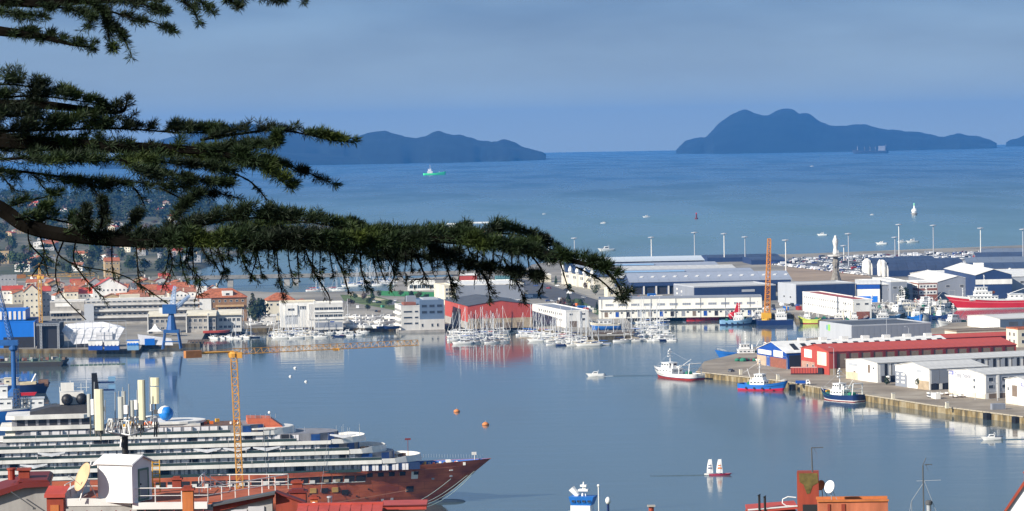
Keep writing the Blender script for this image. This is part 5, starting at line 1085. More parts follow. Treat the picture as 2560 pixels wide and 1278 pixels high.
# blue slewing crane, near left
p = G(36, 1000, 0); r = thing('harbour_crane', 'tall blue column crane rising from the ship at the left edge', 'crane', (p.x, p.y, 0))
obj('column', MB().lathe([(3.6, 0), (3.2, 4), (1.25, 6), (1.15, 24), (2.2, 25), (2.2, 27)], n=12), cb, r); obj('machinery_house', MB().bb(-8, 2.6, -2.2, 2.2, 27, 29.6), cb, r)
obj('ladder', MB().truss((2.1, 0, 5), (2.1, 0, 26), .8, .08, 14), cb, r); obj('jib', MB().truss((-1, 0, 29.5), (-9, 6, 62), 2, .22, 18, taper=.5), cb, r)
# ------------------------------------------------------------------ tower cranes
cy = M('crane_yellow_paint', (.62, .30, .05), .5, .12, .4)
def tower_crane(label, base, x_top, y_top, Hm, jdir, jl, cl, jm, apex=7, tiehi=True, cw=2.2):
    r = thing('tower_crane', label, 'crane', (base.x, base.y, base.z)); a = Vector((math.cos(jdir), math.sin(jdir), 0))
    q = AT(x_top, y_top, base.y) - base; H = Hm if Hm else q.z; top = Vector((q.x, q.y, H))
    n = int(H / 2.4); obj('base_frame', MB().bb(-3, 3, -3, 3, 0, .8), conc, r)
    for i in range(0, n, 4): 
        j = min(n, i + 4); obj('mast_section', MB().truss(top * (i / n), top * (j / n), 1.9, .16, j - i), jm, r)
    obj('slewing_ring', MB().lathe([(1.6, -1.2), (1.8, 0), (1.3, .6)], top, 10), jm, r); obj('cab', MB().bb(top.x + 1.1, top.x + 2.7, top.y - 1.4, top.y + .2, H - 1.4, H + .4), jm, r)
    ap = top + Vector((0, 0, apex)); 
    if apex > 2: obj('apex_frame', MB().truss(top, ap, 1.6, .14, 4, taper=.3), jm, r)
    e = top + a * jl + Vector((0, 0, .6)); nj = int(jl / 2.3); js = top + Vector((0, 0, .6))
    for i in range(0, nj, 5):
        j = min(nj, i + 5); obj('jib_section', MB().truss(js + (e - js) * (i / nj), js + (e - js) * (j / nj), 1.7, .11, j - i, tri=True), jm, r)
    c = top - a * cl + Vector((0, 0, .6)); obj('counter_jib', MB().bb(0, 0, 0, 0, 0, 0).tube(js, c, .35, n=6).tube(js + Vector((0, 1, 0)), c + Vector((0, 1, 0)), .2, n=5), jm, r)
    s_, c_ = math.sin(jdir), math.cos(jdir); cwb = MB().box((c.x + a.x * 1.5, c.y + a.y * 1.5, c.z - .2), (5.2, 2.0, cw), jdir); obj('counterweight', cwb, M('rusty_counterweight', (.42, .17, .05), .8, .2, .5), r)
    t = MB().tube(ap, js + (e - js) * .62, .08, n=4).tube(ap, c, .08, n=4) ; obj('tie_bar', t, jm, r)
    obj('trolley', MB().box(tuple(js + (e - js) * .55 - Vector((0, 0, .9))), (2, 1.4, .8)), jm, r); obj('hoist_cable', MB().tube(js + (e - js) * .55, js + (e - js) * .55 - Vector((0, 0, 3 if jl > 50 else 12)), .05, n=3), steel, r)
    return r
b0 = G(606, 1345, 2.5)
tower_crane('large yellow-orange tower crane with a long jib, in front of the cruise ship', b0, 584, 884, None, R(27), 63, 15, cy, apex=1.6)
b1 = G(104, 868, 2.5)
tower_crane('smaller yellow tower crane at the left, before the old town', b1, 99, 692, None, R(12), 33, 12.5, M('crane_ochre_paint', (.66, .36, .06), .5, .12, .4), apex=8)
# ------------------------------------------------------------------ lamp masts
for i, (x, yt, yb) in enumerate(((1373, 590, 662), (1437, 597, 662), (1629, 595, 655), (1737, 583, 655), (1811, 586, 655), (1863, 594, 655), (1965, 602, 684), (2122, 586, 672), (2110, 616, 655), (2238, 595, 652), (2248, 563, 650), (2334, 565, 648), (2452, 572, 642), (2558, 575, 655))):
    p = G(x, yb, 2.5); H = (yb - yt) * p.y / FPX
    r = thing('light_mast', f"tall pale light mast, {ORD[i]} from the left along the outer port", 'light mast', (p.x, p.y, 2.5), 0, 'light masts of the outer port')
    obj('pole', MB().tube((0, 0, 0), (0, 0, H), .55, .38, 8), lgrey if i % 2 else white, r); obj('lamp_head', MB().lathe([(.5, H), (3.2, H + .3), (3.2, H + .8), (.4, H + 1.3)], n=8), lgrey, r)
for i, (x, yb, hp) in enumerate(((2085, 938, 66), (1968, 925, 30), (2248, 900, 26), (2146, 905, 28), (2320, 905, 30), (2476, 905, 30), (2494, 1002, 42), (2438, 1000, 78), (2217, 862, 92), (2272, 866, 46), (2210, 935, 20), (1610, 800, 60), (2300, 800, 45))):
    p = G(x, yb, 3); H = hp * p.y / FPX; r = thing('street_lamp', f"{['tall thin', 'short', 'curved-arm', 'curved-arm'][i % 4]} lamp post, {ORD[i]} of those around the pier halls", 'lamp post', (p.x, p.y, 3), 0, 'lamp posts around the pier halls')
    obj('pole', MB().tube((0, 0, 0), (0, 0, H), .17, .11, 6), lgrey, r); obj('arm', MB().path([(0, 0, H), (-.6, -.2, H + .7), (-1.8, -.6, H + .9)], .09, 5), lgrey, r); obj('lamp_head', MB().bb(-2.6, -1.7, -.8, -.4, H + .8, H + 1.05), lgrey, r)
# ------------------------------------------------------------------ statue column
p = G(2090, 702, 2.5); H0 = 62 * p.y / FPX; H1 = 114 * p.y / FPX; r = thing('monument', 'tall stone column monument topped by a white draped statue on a disc', 'statue', (p.x, p.y, 2.5))
V = []; n = 12; g = np.random.default_rng(9); stone = M('weathered_stone', (.24, .22, .19), .9, .35, .5, bump=.3)
prf = [(4.6, 0), (3.6, 3), (2.6, 7), (2.3, 12), (2.6, 16), (2.0, H0 - 1.5), (2.4, H0 - .6), (6.6, H0), (6.8, H0 + .9), (2.6, H0 + 1.1)]
obj('column', MB().lathe(prf[:7], n=10), stone, r); obj('disc', MB().lathe([(2.4, H0 - .6), (6.6, H0), (6.8, H0 + .9), (2.6, H0 + 1.1)], n=16), wallc[2], r)
for k in range(12):
    a = k * 2.4; z = 2 + k * 1.45; c = (2.4 * math.cos(a), 2.4 * math.sin(a), z); obj('carved_figure', MB().lathe([(.5, -1.6), (.95, -.6), (.8, .3), (.35, .7), (.5, 1.1), (.2, 1.5)], c, 7), stone, r)
zs_ = H0 + 1.1; hh = H1 - zs_
fig = [(2.0, 0), (2.4, .10), (1.9, .24), (1.5, .38), (2.1, .55), (2.5, .70), (1.9, .80), (1.2, .87), (1.25, .93), (.8, .975), (.15, 1.0)]
b = MB().lathe([(a, zs_ + t * hh) for a, t in fig], n=12); b.lathe([(.9, 0), (1.3, 1.6), (.8, 3.0), (.5, 3.6)], (1.8, -.6, zs_), 8); b.tube((-.4, -1.6, zs_ + hh * .55), (.5, -2.0, zs_ + hh * .78), .5, .4, 6); obj('statue_figure', b, M('pale_marble', (.66, .64, .60), .7, .12, .8), r, smooth=True)
# ------------------------------------------------------------------ vehicles
carc = [('white', M('car_white', (.80, .80, .80), .3, 0, spec=.6)), ('silver', M('car_silver', (.45, .46, .48), .3, 0, metal=.4)), ('dark', M('car_dark', (.03, .035, .045), .25, 0, spec=.7)), ('red', M('car_red', (.35, .03, .03), .3, 0)), ('blue', M('car_blue', (.04, .08, .25), .3, 0))]
def car_geo(v=0):
    b = MB(); L, w = (4.4, 1.8) if not v else (5.2, 2.0); hb = .95 if not v else 1.2; ht = 1.5 if not v else 2.3
    b.yprism([(-L/2, .35), (-L/2 + .1, hb), (-L/2 + .1, hb), (L/2 - .2, hb * .95), (L/2, .55), (L/2 - .05, .3)], -w/2, w/2); n0 = len(b.f)
    x0, x1 = (-L*.38, L*.22) if not v else (-L/2 + .1, L*.34)
    b.yprism([(x0, hb + .01), (x0 + .3 * (1 - v), ht - .03), (x1 - .6, ht - .03), (x1 + .1, hb + .01)], -w/2 + .1, w/2 - .1); n1 = len(b.f)
    b.yprism([(x0 + .2, ht - .02), (x0 + .25, ht + .03), (x1 - .65, ht + .03), (x1 - .6, ht - .02)], -w/2 + .14, w/2 - .14); n2 = len(b.f)
    for x in (-L*.3, L*.3):
        for y in (-w/2, w/2): b.tube((x, y - .1, .33), (x, y + .1, .33), .33, n=8)
    return b, n0, n1, n2
_cars = {}
def car_mesh(v, ci):
    if (v, ci) not in _cars:
        b, n0, n1, n2 = car_geo(v); me = b.mesh('parked_car'); me.materials.append(carc[ci][1]); me.materials.append(glass); me.materials.append(blackm)
        for i, p_ in enumerate(me.polygons): p_.material_index = 0 if i < n0 or n1 <= i < n2 else (1 if i < n1 else 2)
        if v:
            for i, p_ in enumerate(me.polygons):
                if n0 <= i < n1: p_.material_index = 0
        _cars[(v, ci)] = me
    return _cars[(v, ci)]
cr_ = random.Random(2); A = G(1962, 667, 2.5); Bq = G(2178, 692, 2.5); dr = (Bq - A).normalized(); nr = Vector((-dr.y, dr.x, 0));
if nr.y < 0: nr = -nr
cars = []
for row in range(64):
    for k in range(-170, 95):
        if cr_.random() < .22 or (row > 0 and (k // 14) % 5 == 4): continue
        p = A + dr * (k * 3.3) + nr * (4 + row * 15 + (row % 2) * -4.5)
        x, y = PX((p.x, p.y, 3))
        if x > 2575 or x < 1925 or y < np.interp(x, [1925, 2300, 2560], [648, 634, 625]): continue
        if (2165 < x < 2425 and y > 666) or y > 690 or (x > 2425 and y > 662): continue
        cars.append((p, row, cr_.choices([0, 1, 2, 3, 4], [62, 10, 16, 5, 7])[0], 1 if cr_.random() < (.45 if row == 0 else .12) else 0))
cars.sort(key=lambda c: c[0].y)
ang = math.atan2(nr.y, nr.x)
for p, row, ci, v in cars[:290]:
    o = bpy.data.objects.new('parked_van' if v else 'parked_car', car_mesh(v, ci)); COL.objects.link(o); o.location = (p.x, p.y, 2.52); o.rotation_euler.z = ang + cr_.choice((0, math.pi)); o.scale = (1.15, 1.15, 1.15)
    tag(o, f"{carc[ci][0]} {'van' if v else 'car'} parked in {'the front row' if row == 0 else 'the near rows' if row < 3 else 'the rows'} of the outer port car park", 'van' if v else 'car', f"{'vans' if v else 'cars'} parked in the outer port")
V = []; F = []; MI = []
geo = {v: car_geo(v) for v in (0, 1)}
for p, row, ci, v in cars[290:7000]:
    b, n0, n1, n2 = geo[v]; a = ang; ca, sa = math.cos(a), math.sin(a); o = len(V); nb_ = sum(1 for f in b.f[:n2])
    nv = max(max(f) for f in b.f[:n2]) + 1
    V += [(p.x + (x * ca - y * sa) * 1.15, p.y + (x * sa + y * ca) * 1.15, 2.52 + z * 1.15) for x, y, z in b.v[:nv]]
    for i, f in enumerate(b.f[:n2]): F.append(tuple(q + o for q in f)); MI.append(ci if (i < n0 or i >= n1 or v) else 5)
me = bpy.data.meshes.new('parked_cars'); me.from_pydata(V, [], F)
for c in carc: me.materials.append(c[1])
me.materials.append(glass); me.polygons.foreach_set('material_index', MI)
o = bpy.data.objects.new('parked_cars', me); COL.objects.link(o); tag(o, 'rows of parked cars filling the far part of the outer port car park', 'cars', kind='stuff')
# road traffic near the halls
for i, (x, y, hd, ci, v) in enumerate(((1372, 722, 140, 3, 0), (1395, 716, 140, 0, 0), (1340, 716, 140, 4, 0), (1425, 735, 140, 0, 1), (1310, 712, 130, 0, 0), (1415, 727, 320, 2, 0), (1460, 745, 320, 1, 0), (1828, 930, 60, 2, 0))):
    p = G(x, y, 2.5 if y < 900 else 3.0); o = bpy.data.objects.new('car' if not v else 'van', car_mesh(v, ci)); COL.objects.link(o); o.location = (p.x, p.y, p.z + .02); o.rotation_euler.z = R(hd)
    tag(o, ['red car on the access road, near the kiosk', 'white car on the access road above the marina building', 'blue car at the left end of the access road', 'white van on the access road by the verge', 'white car beside the sports hall roof', 'dark car among traffic on the access road', 'silver car near the quayside shed corner', 'dark car parked alone on the pier tip'][i], 'van' if v else 'car')
# small blue truck with white cab on the pier
p = G(2010, 963, 3.0); r = thing('truck', 'small truck with a blue tipper bed and white cab on the pier edge', 'truck', (p.x, p.y, 3.0), R(-8))
obj('cab', MB().yprism([(1.0, .5), (1.0, 2.6), (2.5, 2.6), (3.0, 1.6), (3.1, .5)], -1.1, 1.1), hullw, r); obj('windscreen', MB().add([(2.56, -1, 2.5), (2.56, 1, 2.5), (3.04, 1, 1.62), (3.04, -1, 1.62)], [(0, 1, 2, 3)]).bb(1.5, 2.4, -1.14, -1.11, 1.6, 2.3), glass, r)
obj('tipper_bed', MB().bb(-4.0, .8, -1.2, 1.2, .9, 2.2), royal, r)
for x in (-2.8, 2.1):
    for y in (-1.1, 1.1): obj('wheel', MB().tube((x, y - .15, .5), (x, y + .15, .5), .5, n=12), blackm, r)
p = G(2012, 936, 3.0); r = thing('container_skip', 'red open container with a pale top rail standing before the red warehouse', 'container', (p.x, p.y, 3.0), R(-8))
obj('body', MB().bb(-7, 6, -1.4, 1.4, .6, 3.4), redw, r); obj('rim', MB().bb(-7.1, 6.1, -1.5, 1.5, 3.42, 3.7), M('pink_rim', (.6, .38, .34), .7, .1), r)
for i in range(10): obj('side_rib', MB().bb(-6.6 + i * 1.35, -6.4 + i * 1.35, -1.52, -1.41, .7, 3.4), darkred, r)
obj('chassis', MB().bb(-7, 6.5, -1.2, 1.2, .1, .58), blackm, r); obj('hopper', MB().bb(6.6, 9, -1.4, 1.4, .1, 3.2), dark, r)
for i, (x, y) in enumerate(((1852, 937), (1945, 950), (2233, 998), (2368, 1021))):
    p = G(x, y, 3.0); r = thing('service_pillar', f"cream concrete service pillar on the pier edge, {ORD[i]} from the pier tip", 'pillar', (p.x, p.y, 3.0), .3, 'service pillars on the pier edge')
    obj('body', MB().bb(-.7, .7, -.5, .5, 0, 2.6), cream, r); obj('cap', MB().bb(-.8, .8, -.6, .6, 2.62, 2.8), offw, r)
for i, (x, y, n) in enumerate(((2352, 988, 5), (2398, 994, 3))):
    p = G(x, y, 3.0); r = thing('boat_stack', ['row of upturned white dinghies on the pier before the logo hall', 'small pile of grey and white dinghies near the logo hall'][i], 'boats', (p.x, p.y, 3.0), R(-10))
    for k in range(n):
        _dg = obj('dinghy', hull(4.6, 1.7, .6, .8, .6, -.1, 1, zb=.1, nt=7, ns=2), hullw, r, loc=(k * 2.1 - n, 0, 1.5 - .3 * (k % 2)), rz=R(70)); _dg.rotation_euler.x = math.pi
    obj('trestle', MB().bb(-n, n, -.2, .2, 0, .7), woodm, r)
p = G(1862, 903, 3.0); r = thing('net_pile', 'green and maroon heap of fishing nets on the pier before the blue boat', 'nets', (p.x, p.y, 3.0))
for k in range(9): obj('net_heap', MB().ball((k * 1.5 - 4, math.sin(k * 2) * 2, .6), 1.5 + .5 * math.sin(k), 8, .7), [M('green_net', (.03, .2, .12), .9, .2, 2), M('maroon_net', (.12, .03, .04), .9, .2, 2)][k % 2], r)
obj('white_tub', MB().lathe([(1, 0), (1.6, 1), (1.5, 1.2)], (7, -3, 0), 10), hullw, r)
# dark fender blocks and pilings on the pier face
for i, (x, y) in enumerate(((2470, 1049), (2542, 1058), (1984, 976))):
    p = G(x, y, 0); r = thing('fender_block', ['black timber fender block on the quay face, near the right edge', 'black timber fender post at the right edge of the quay', 'black fender between blue boat and truck on the quay face'][i], 'fender', (p.x, p.y, 0), R(-67))
    for k in range(4): obj('timber', MB().bb(-1.6 + k * .8, -.85 + k * .8, -1.6, .3, -1, 2.9), blackm, r)
# stone blocks ribs of the quay wall: coping stones along the pier edge
pts = [G(x, y, 0) for x, y in LAND3[:5]]; cop = thing('quay_coping', 'pale concrete coping blocks along the top edge of the pier', 'coping', (0, 0, 0))
me = None; tot = 0
for a, b_ in zip(pts[:-1], pts[1:]):
    d = b_ - a; n = max(1, int(d.length / 5)); an = math.atan2(d.y, d.x)
    for k in range(n):
        c = a + d * ((k + .5) / n)
        if me is None: me = MB().bb(-2.44, 2.44, -.45, .75, 2.75, 3.22).mesh('coping_block'); me.materials.append(M('coping_concrete', (.44, .38, .28), .9, .25, .3))
        o = bpy.data.objects.new('coping_block', me); COL.objects.link(o); o.parent = cop; o.location = (c.x, c.y, 0); o.rotation_euler.z = an; tot += 1
# slipway pontoons and dock debris at the left
r = thing('dock_barge', 'long dark floating dock with rusty gear in front of the shipyard', 'barge', tuple(G(-40, 918, 0)), R(1))
Lq = solve(Vector(r.location), Vector((1, 0, 0)), 160); obj('barge_hull', MB().yprism([(0, -1), (Lq - 2, -1), (Lq, 1.6), (Lq, 2.6), (0, 2.6)], -6, 22), M('dock_black', (.035, .032, .03), .85, .2, .3), r); obj('deck_plates', MB().bb(0, Lq - 1, -5.8, 21.8, 2.62, 2.8), M('dock_green_deck', (.11, .13, .10), .9, .3, .1), r)
for i in range(13): obj('gear', MB().box((6 + i * Lq / 14, (i * 5) % 17 - 2, 3.6), (2 + i % 3 * 1.6, 2, 1.5), i), [woodm, M('rusty_gear', (.20, .09, .06), .85, .2), conc, M('teal_gear', (.12, .17, .15), .8, .2)][i % 4], r)
for i in range(8): obj('post', MB().tube((4 + i * Lq / 8, -5, 2.8), (4 + i * Lq / 8, -5, 7), .18, n=5), M('green_post', (.08, .2, .14), .7, .1), r)
r = thing('boom_float', 'thin floating boom line on the water in front of the shipyard', 'boom', tuple(G(176, 914, 0)), R(9)); Lq = 30
for i in range(12): obj('float', MB().tube((i * 2.6, 0, .15), (i * 2.6 + 2.3, 0, .15), .38, n=6), M('boom_green', (.10, .16, .13), .8, .2), r)
r = thing('slip_platform', 'dark timber slip platform with arches beside the moored yachts', 'pier', tuple(G(470, 868, 0)), R(4))
for i in range(6): obj('bay', MB().bb(i * 2.2, i * 2.2 + 2, 0, 9, 3.2, 4), woodm, r); obj('pile', MB().tube((i * 2.2, 0, -2), (i * 2.2, 0, 3.2), .35, n=6), woodm, r)

# ------------------------------------------------------------------ yard clutter: cars, vans, containers and pallets
yr = random.Random(8)
def inpoly(x, y, P):
    c = False; j = len(P) - 1
    for i in range(len(P)):
        if (P[i][1] > y) != (P[j][1] > y) and x < (P[j][0] - P[i][0]) * (y - P[i][1]) / (P[j][1] - P[i][1]) + P[i][0]: c = not c
        j = i
    return c
yards = (('beside the quayside shed', [(1500, 752), (1680, 748), (1680, 742), (1560, 742)], 22, 2.5), ('before the navy halls', [(1910, 778), (2000, 776), (2000, 764), (1915, 766)], 14, 2.5), ('on the fishing dock', [(2170, 775), (2330, 765), (2440, 752), (2300, 756), (2180, 764)], 34, 2.5),
         ('in the yard behind the marina building', [(1345, 752), (1420, 768), (1490, 786), (1490, 776), (1400, 752)], 18, 2.5), ('on the pier road', [(2120, 962), (2230, 975), (2330, 995), (2500, 1025), (2540, 1028), (2380, 1008), (2200, 972)], 3, 3.0), ('in the park by the pitch', [(890, 772), (990, 790), (1080, 775), (1080, 750), (960, 745)], 26, 2.5),
         ('in the yard behind the boats ashore', [(620, 806), (700, 800), (700, 790), (640, 792)], 8, 2.5), ('behind the red boathouse', [(1140, 760), (1330, 750), (1330, 742), (1150, 752)], 16, 2.5), ('in the lane of the old town', [(140, 742), (480, 728), (480, 722), (140, 732)], 14, 2.5))
box_me = {}
for where_, poly, n_, zg in yards:
    xs_ = [q[0] for q in poly]; ys_ = [q[1] for q in poly]; k = 0
    while k < n_:
        x, y = yr.uniform(min(xs_), max(xs_)), yr.uniform(min(ys_), max(ys_))
        if not inpoly(x, y, poly): continue
        k += 1; p = G(x, y, zg); t = yr.random(); ci = yr.choices([0, 1, 2, 3, 4], [45, 15, 20, 10, 10])[0]
        if t < .62:
            v = yr.random() < .25; o = bpy.data.objects.new('van' if v else 'car', car_mesh(1 if v else 0, ci)); COL.objects.link(o); o.location = (p.x, p.y, zg + .02); o.rotation_euler.z = R(yr.choice((10, 100, 190, 280)) + yr.uniform(-5, 5))
            tag(o, f"{carc[ci][0]} {'van' if v else 'car'} parked {where_}", 'van' if v else 'car', f"vehicles {where_}")
        elif t < .8:
            cn, cm = yr.choice([('white', white), ('rust red', antif), ('blue', blueh), ('grey', mgrey)]); r = thing('shipping_container', f"{cn} container standing {where_}", 'container', (p.x, p.y, zg + .01), R(yr.choice((12, 102))), f"containers {where_}")
            if cn not in box_me: box_me[cn] = MB().bb(-3, 3, -1.2, 1.2, 0, 2.6).mesh('body'); box_me[cn].materials.append(cm); b = MB(); [b.bb(-2.9 + i * .58, -2.75 + i * .58, -1.28, 1.28, .1, 2.5) for i in range(11)]; box_me[cn + 'r'] = b.mesh('ribs'); box_me[cn + 'r'].materials.append(cm)
            obj('body', box_me[cn], None, r); obj('ribs', box_me[cn + 'r'], None, r)
        else:
            cn, cm = yr.choice([('wooden', woodm), ('orange', orange), ('pale', cream), ('green', greenh)]); key = 'p' + cn
            if key not in box_me:
                b = MB(); [b.bb(-1.1, 1.1, -.9, .9, i * .55, i * .55 + .48) for i in range(3)]; box_me[key] = b.mesh('pallet_stack'); box_me[key].materials.append(cm)
            o = bpy.data.objects.new('pallet_stack', box_me[key]); COL.objects.link(o); o.location = (p.x, p.y, zg + .01); o.rotation_euler.z = yr.uniform(0, 3); tag(o, f"stack of {cn} crates {where_}", 'crates', f"crates {where_}")
for i in range(26):
    px = hr.uniform(-10, 480); py = hr.uniform(742, 768); wi = hr.choice([0, 0, 1, 1, 2, 3]); ri = hr.choice([0, 0, 0, 1, 2])
    p = G(px, py, 2.5); house(p, hr.uniform(-5, 25), hr.uniform(9, 14), 10, hr.uniform(6, 10), 2.6, hr.choice('uv'), wi, ri, f"{wname[wi]} house with {rname[ri]} roof in the {['left', 'middle', 'right'][min(2, max(0, int(px // 160)))]} of the old town front rows", 'houses in the front rows of the old town', floors=hr.choice((2, 3)))

p = coast_hit(1040, 603); p = Vector((p.x, p.y, 2.0)); r = thing('spit_hall', 'pale halls with a scalloped vaulted roof on the far spit behind the cedar tip', 'hall', tuple(p), R(3)); Ls = solve(p, Vector((1, .05, 0)), 1180); obj('wall', MB().bb(0, Ls, 0, 30, -2, 11), cream, r)
for i in range(7): obj('roof_vault', MB().tube((Ls * (i + .5) / 7, -1, 11), (Ls * (i + .5) / 7, 31, 11), Ls / 14, n=12), offw, r)
grid(r, 10, 1, Ls - 1, 5.5, 4, 3.4)
for i in range(7):
    px = [1192, 1215, 1010, 985, 955, 880, 905][i]; q = coast_hit(px, [606, 608, 600, 598, 592, 585, 588][i]); house((q.x, q.y, 2.0), 4, 20, 14, 8, 0 if i % 2 else 3, 'flat' if i % 2 else 'u', [0, 1, 2][i % 3], 1, f"{['white', 'cream', 'off-white'][i % 3]} low building on the far spit, {ORD[i]} around the scalloped halls", 'low buildings on the far spit')
# ================================================================== the cruise ship under construction
primer = bpy.data.materials.new('red_primer_hull'); primer.use_nodes = True
def _pr():
    t = primer.node_tree; b = t.nodes['Principled BSDF']; L = t.links.new; b.inputs['Roughness'].default_value = .55; b.inputs['Specular IOR Level'].default_value = .35
    co = t.nodes.new('ShaderNodeTexCoord'); mp = t.nodes.new('ShaderNodeMapping'); mp.inputs['Scale'].default_value = (1, 1, 2.2); L(co.outputs['Object'], mp.inputs[0])
    n = t.nodes.new('ShaderNodeTexNoise'); n.inputs['Scale'].default_value = .09; n.inputs['Detail'].default_value = 7; n.inputs['Roughness'].default_value = .6; L(mp.outputs[0], n.inputs[0])
    r = t.nodes.new('ShaderNodeValToRGB'); e = r.color_ramp.elements; e[0].position = .34; e[0].color = (.32, .075, .045, 1); e[1].position = .66; e[1].color = (.66, .18, .075, 1); x = e.new(.5); x.color = (.54, .135, .06, 1); L(n.outputs[0], r.inputs[0])
    bk = t.nodes.new('ShaderNodeTexBrick'); bk.inputs['Scale'].default_value = 1; bk.inputs['Brick Width'].default_value = 9; bk.inputs['Row Height'].default_value = 2.6; bk.inputs['Mortar Size'].default_value = .06
    m2 = t.nodes.new('ShaderNodeMapping'); m2.inputs['Rotation'].default_value = (R(90), 0, 0); L(co.outputs['Object'], m2.inputs[0]); L(m2.outputs[0], bk.inputs[0]); bk.inputs['Color1'].default_value = (1, 1, 1, 1); bk.inputs['Color2'].default_value = (.86, .86, .86, 1); bk.inputs['Mortar'].default_value = (.6, .6, .6, 1)
    mx = t.nodes.new('ShaderNodeMix'); mx.data_type = 'RGBA'; mx.blend_type = 'MULTIPLY'; mx.inputs['Factor'].default_value = 1; L(r.outputs[0], mx.inputs['A']); L(bk.outputs[0], mx.inputs['B']); L(mx.outputs['Result'], b.inputs['Base Color'])
_pr()
pb = G(1230, 1144, 14.9)
ship = thing('cruise_ship', 'long unfinished cruise ship with red primer hull and stacked white decks, at bottom left', 'cruise ship', (pb.x, pb.y, 0), R(7))
SL, SB = 192.0, 23.0
hk = dict(rake=.10, full=.60, nt=44, tr=.9)
hd = (SL, SB, 12.6, 14.9, 12.6)
def sh(o): o.location.x = -SL / 2; return o
sh(obj('hull', hull(*hd, -1, .985, zb=-1.5, ns=8, **hk), primer, ship, smooth=True))
sh(obj('deck', deck(*hd, .86, nt=44, rake=.10, full=.60, tr=.9), M('deck_primer', (.36, .27, .20), .9, .3, .3), ship))
sh(obj('bulwark', hull(*hd, .86, .982, inner=.35, ns=1, **{**hk, 'zb': -1}), M('blue_primer', (.02, .12, .42), .6, .2, .3), ship))
_bb = obj('bulbous_bow', MB().lathe([(.2, 0), (1.3, 1.6), (1.7, 4), (1.8, 9), (1.4, 14)], n=12), M('bulb_dark', (.03, .05, .08), .5, .2), ship, loc=(-8.5, 0, -.75)); _bb.rotation_euler = (0, R(-90), 0)
glsb = M('balustrade_glass', (.035, .06, .06), .15, .1, .5, spec=.8)
shwall = M('cabin_wall', (.24, .24, .26), .7, .2, .4); cabd = M('cabin_door_film', (.80, .77, .77), .6, .15, .5)
bluep = M('blue_film', (.02, .08, .27), .6, .2, .4); brownp = M('raw_brown_panel', (.17, .09, .055), .8, .3, .4)
swhite = M('ship_white', (.82, .79, .73), .5, .16, .18, streak=True)
def outline(s0, s1, w, nose=12, tail=4, n=10):     # s measured aft of the bow; returns ccw polygon in (x,y)
    p = [(-s1, -w + tail * .4), (-s1 + tail, -w), (-s0 - nose, -w)]
    for i in range(1, n): a = -math.pi / 2 + math.pi * i / n; p.append((-s0 - nose + nose * math.cos(a), w * math.sin(a)))
    return p + [(-s0 - nose, w), (-s1 + tail, w), (-s1, w - tail * .4)]
door_me = MB().bb(-1.05, -.08, -.10, 0, 0, 2.15).bb(.08, 1.05, -.10, 0, 0, 2.15).mesh('cabin_door'); door_me.materials.append(cabd)
win_me = MB().bb(-1.2, 1.2, -.09, 0, .9, 2.2).mesh('cabin_window'); win_me.materials.append(cabd)
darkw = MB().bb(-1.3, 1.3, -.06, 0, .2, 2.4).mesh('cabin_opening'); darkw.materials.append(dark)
tiers = [  # z, nose s0, aft s1, half width, band height
    (15.5, 25, 186, 11.4, 1.25), (19.1, 37, 182, 11.4, 1.2), (22.7, 44, 176, 11.2, 1.2), (26.3, 68, 170, 10.8, 1.1)]
srnd = random.Random(4)
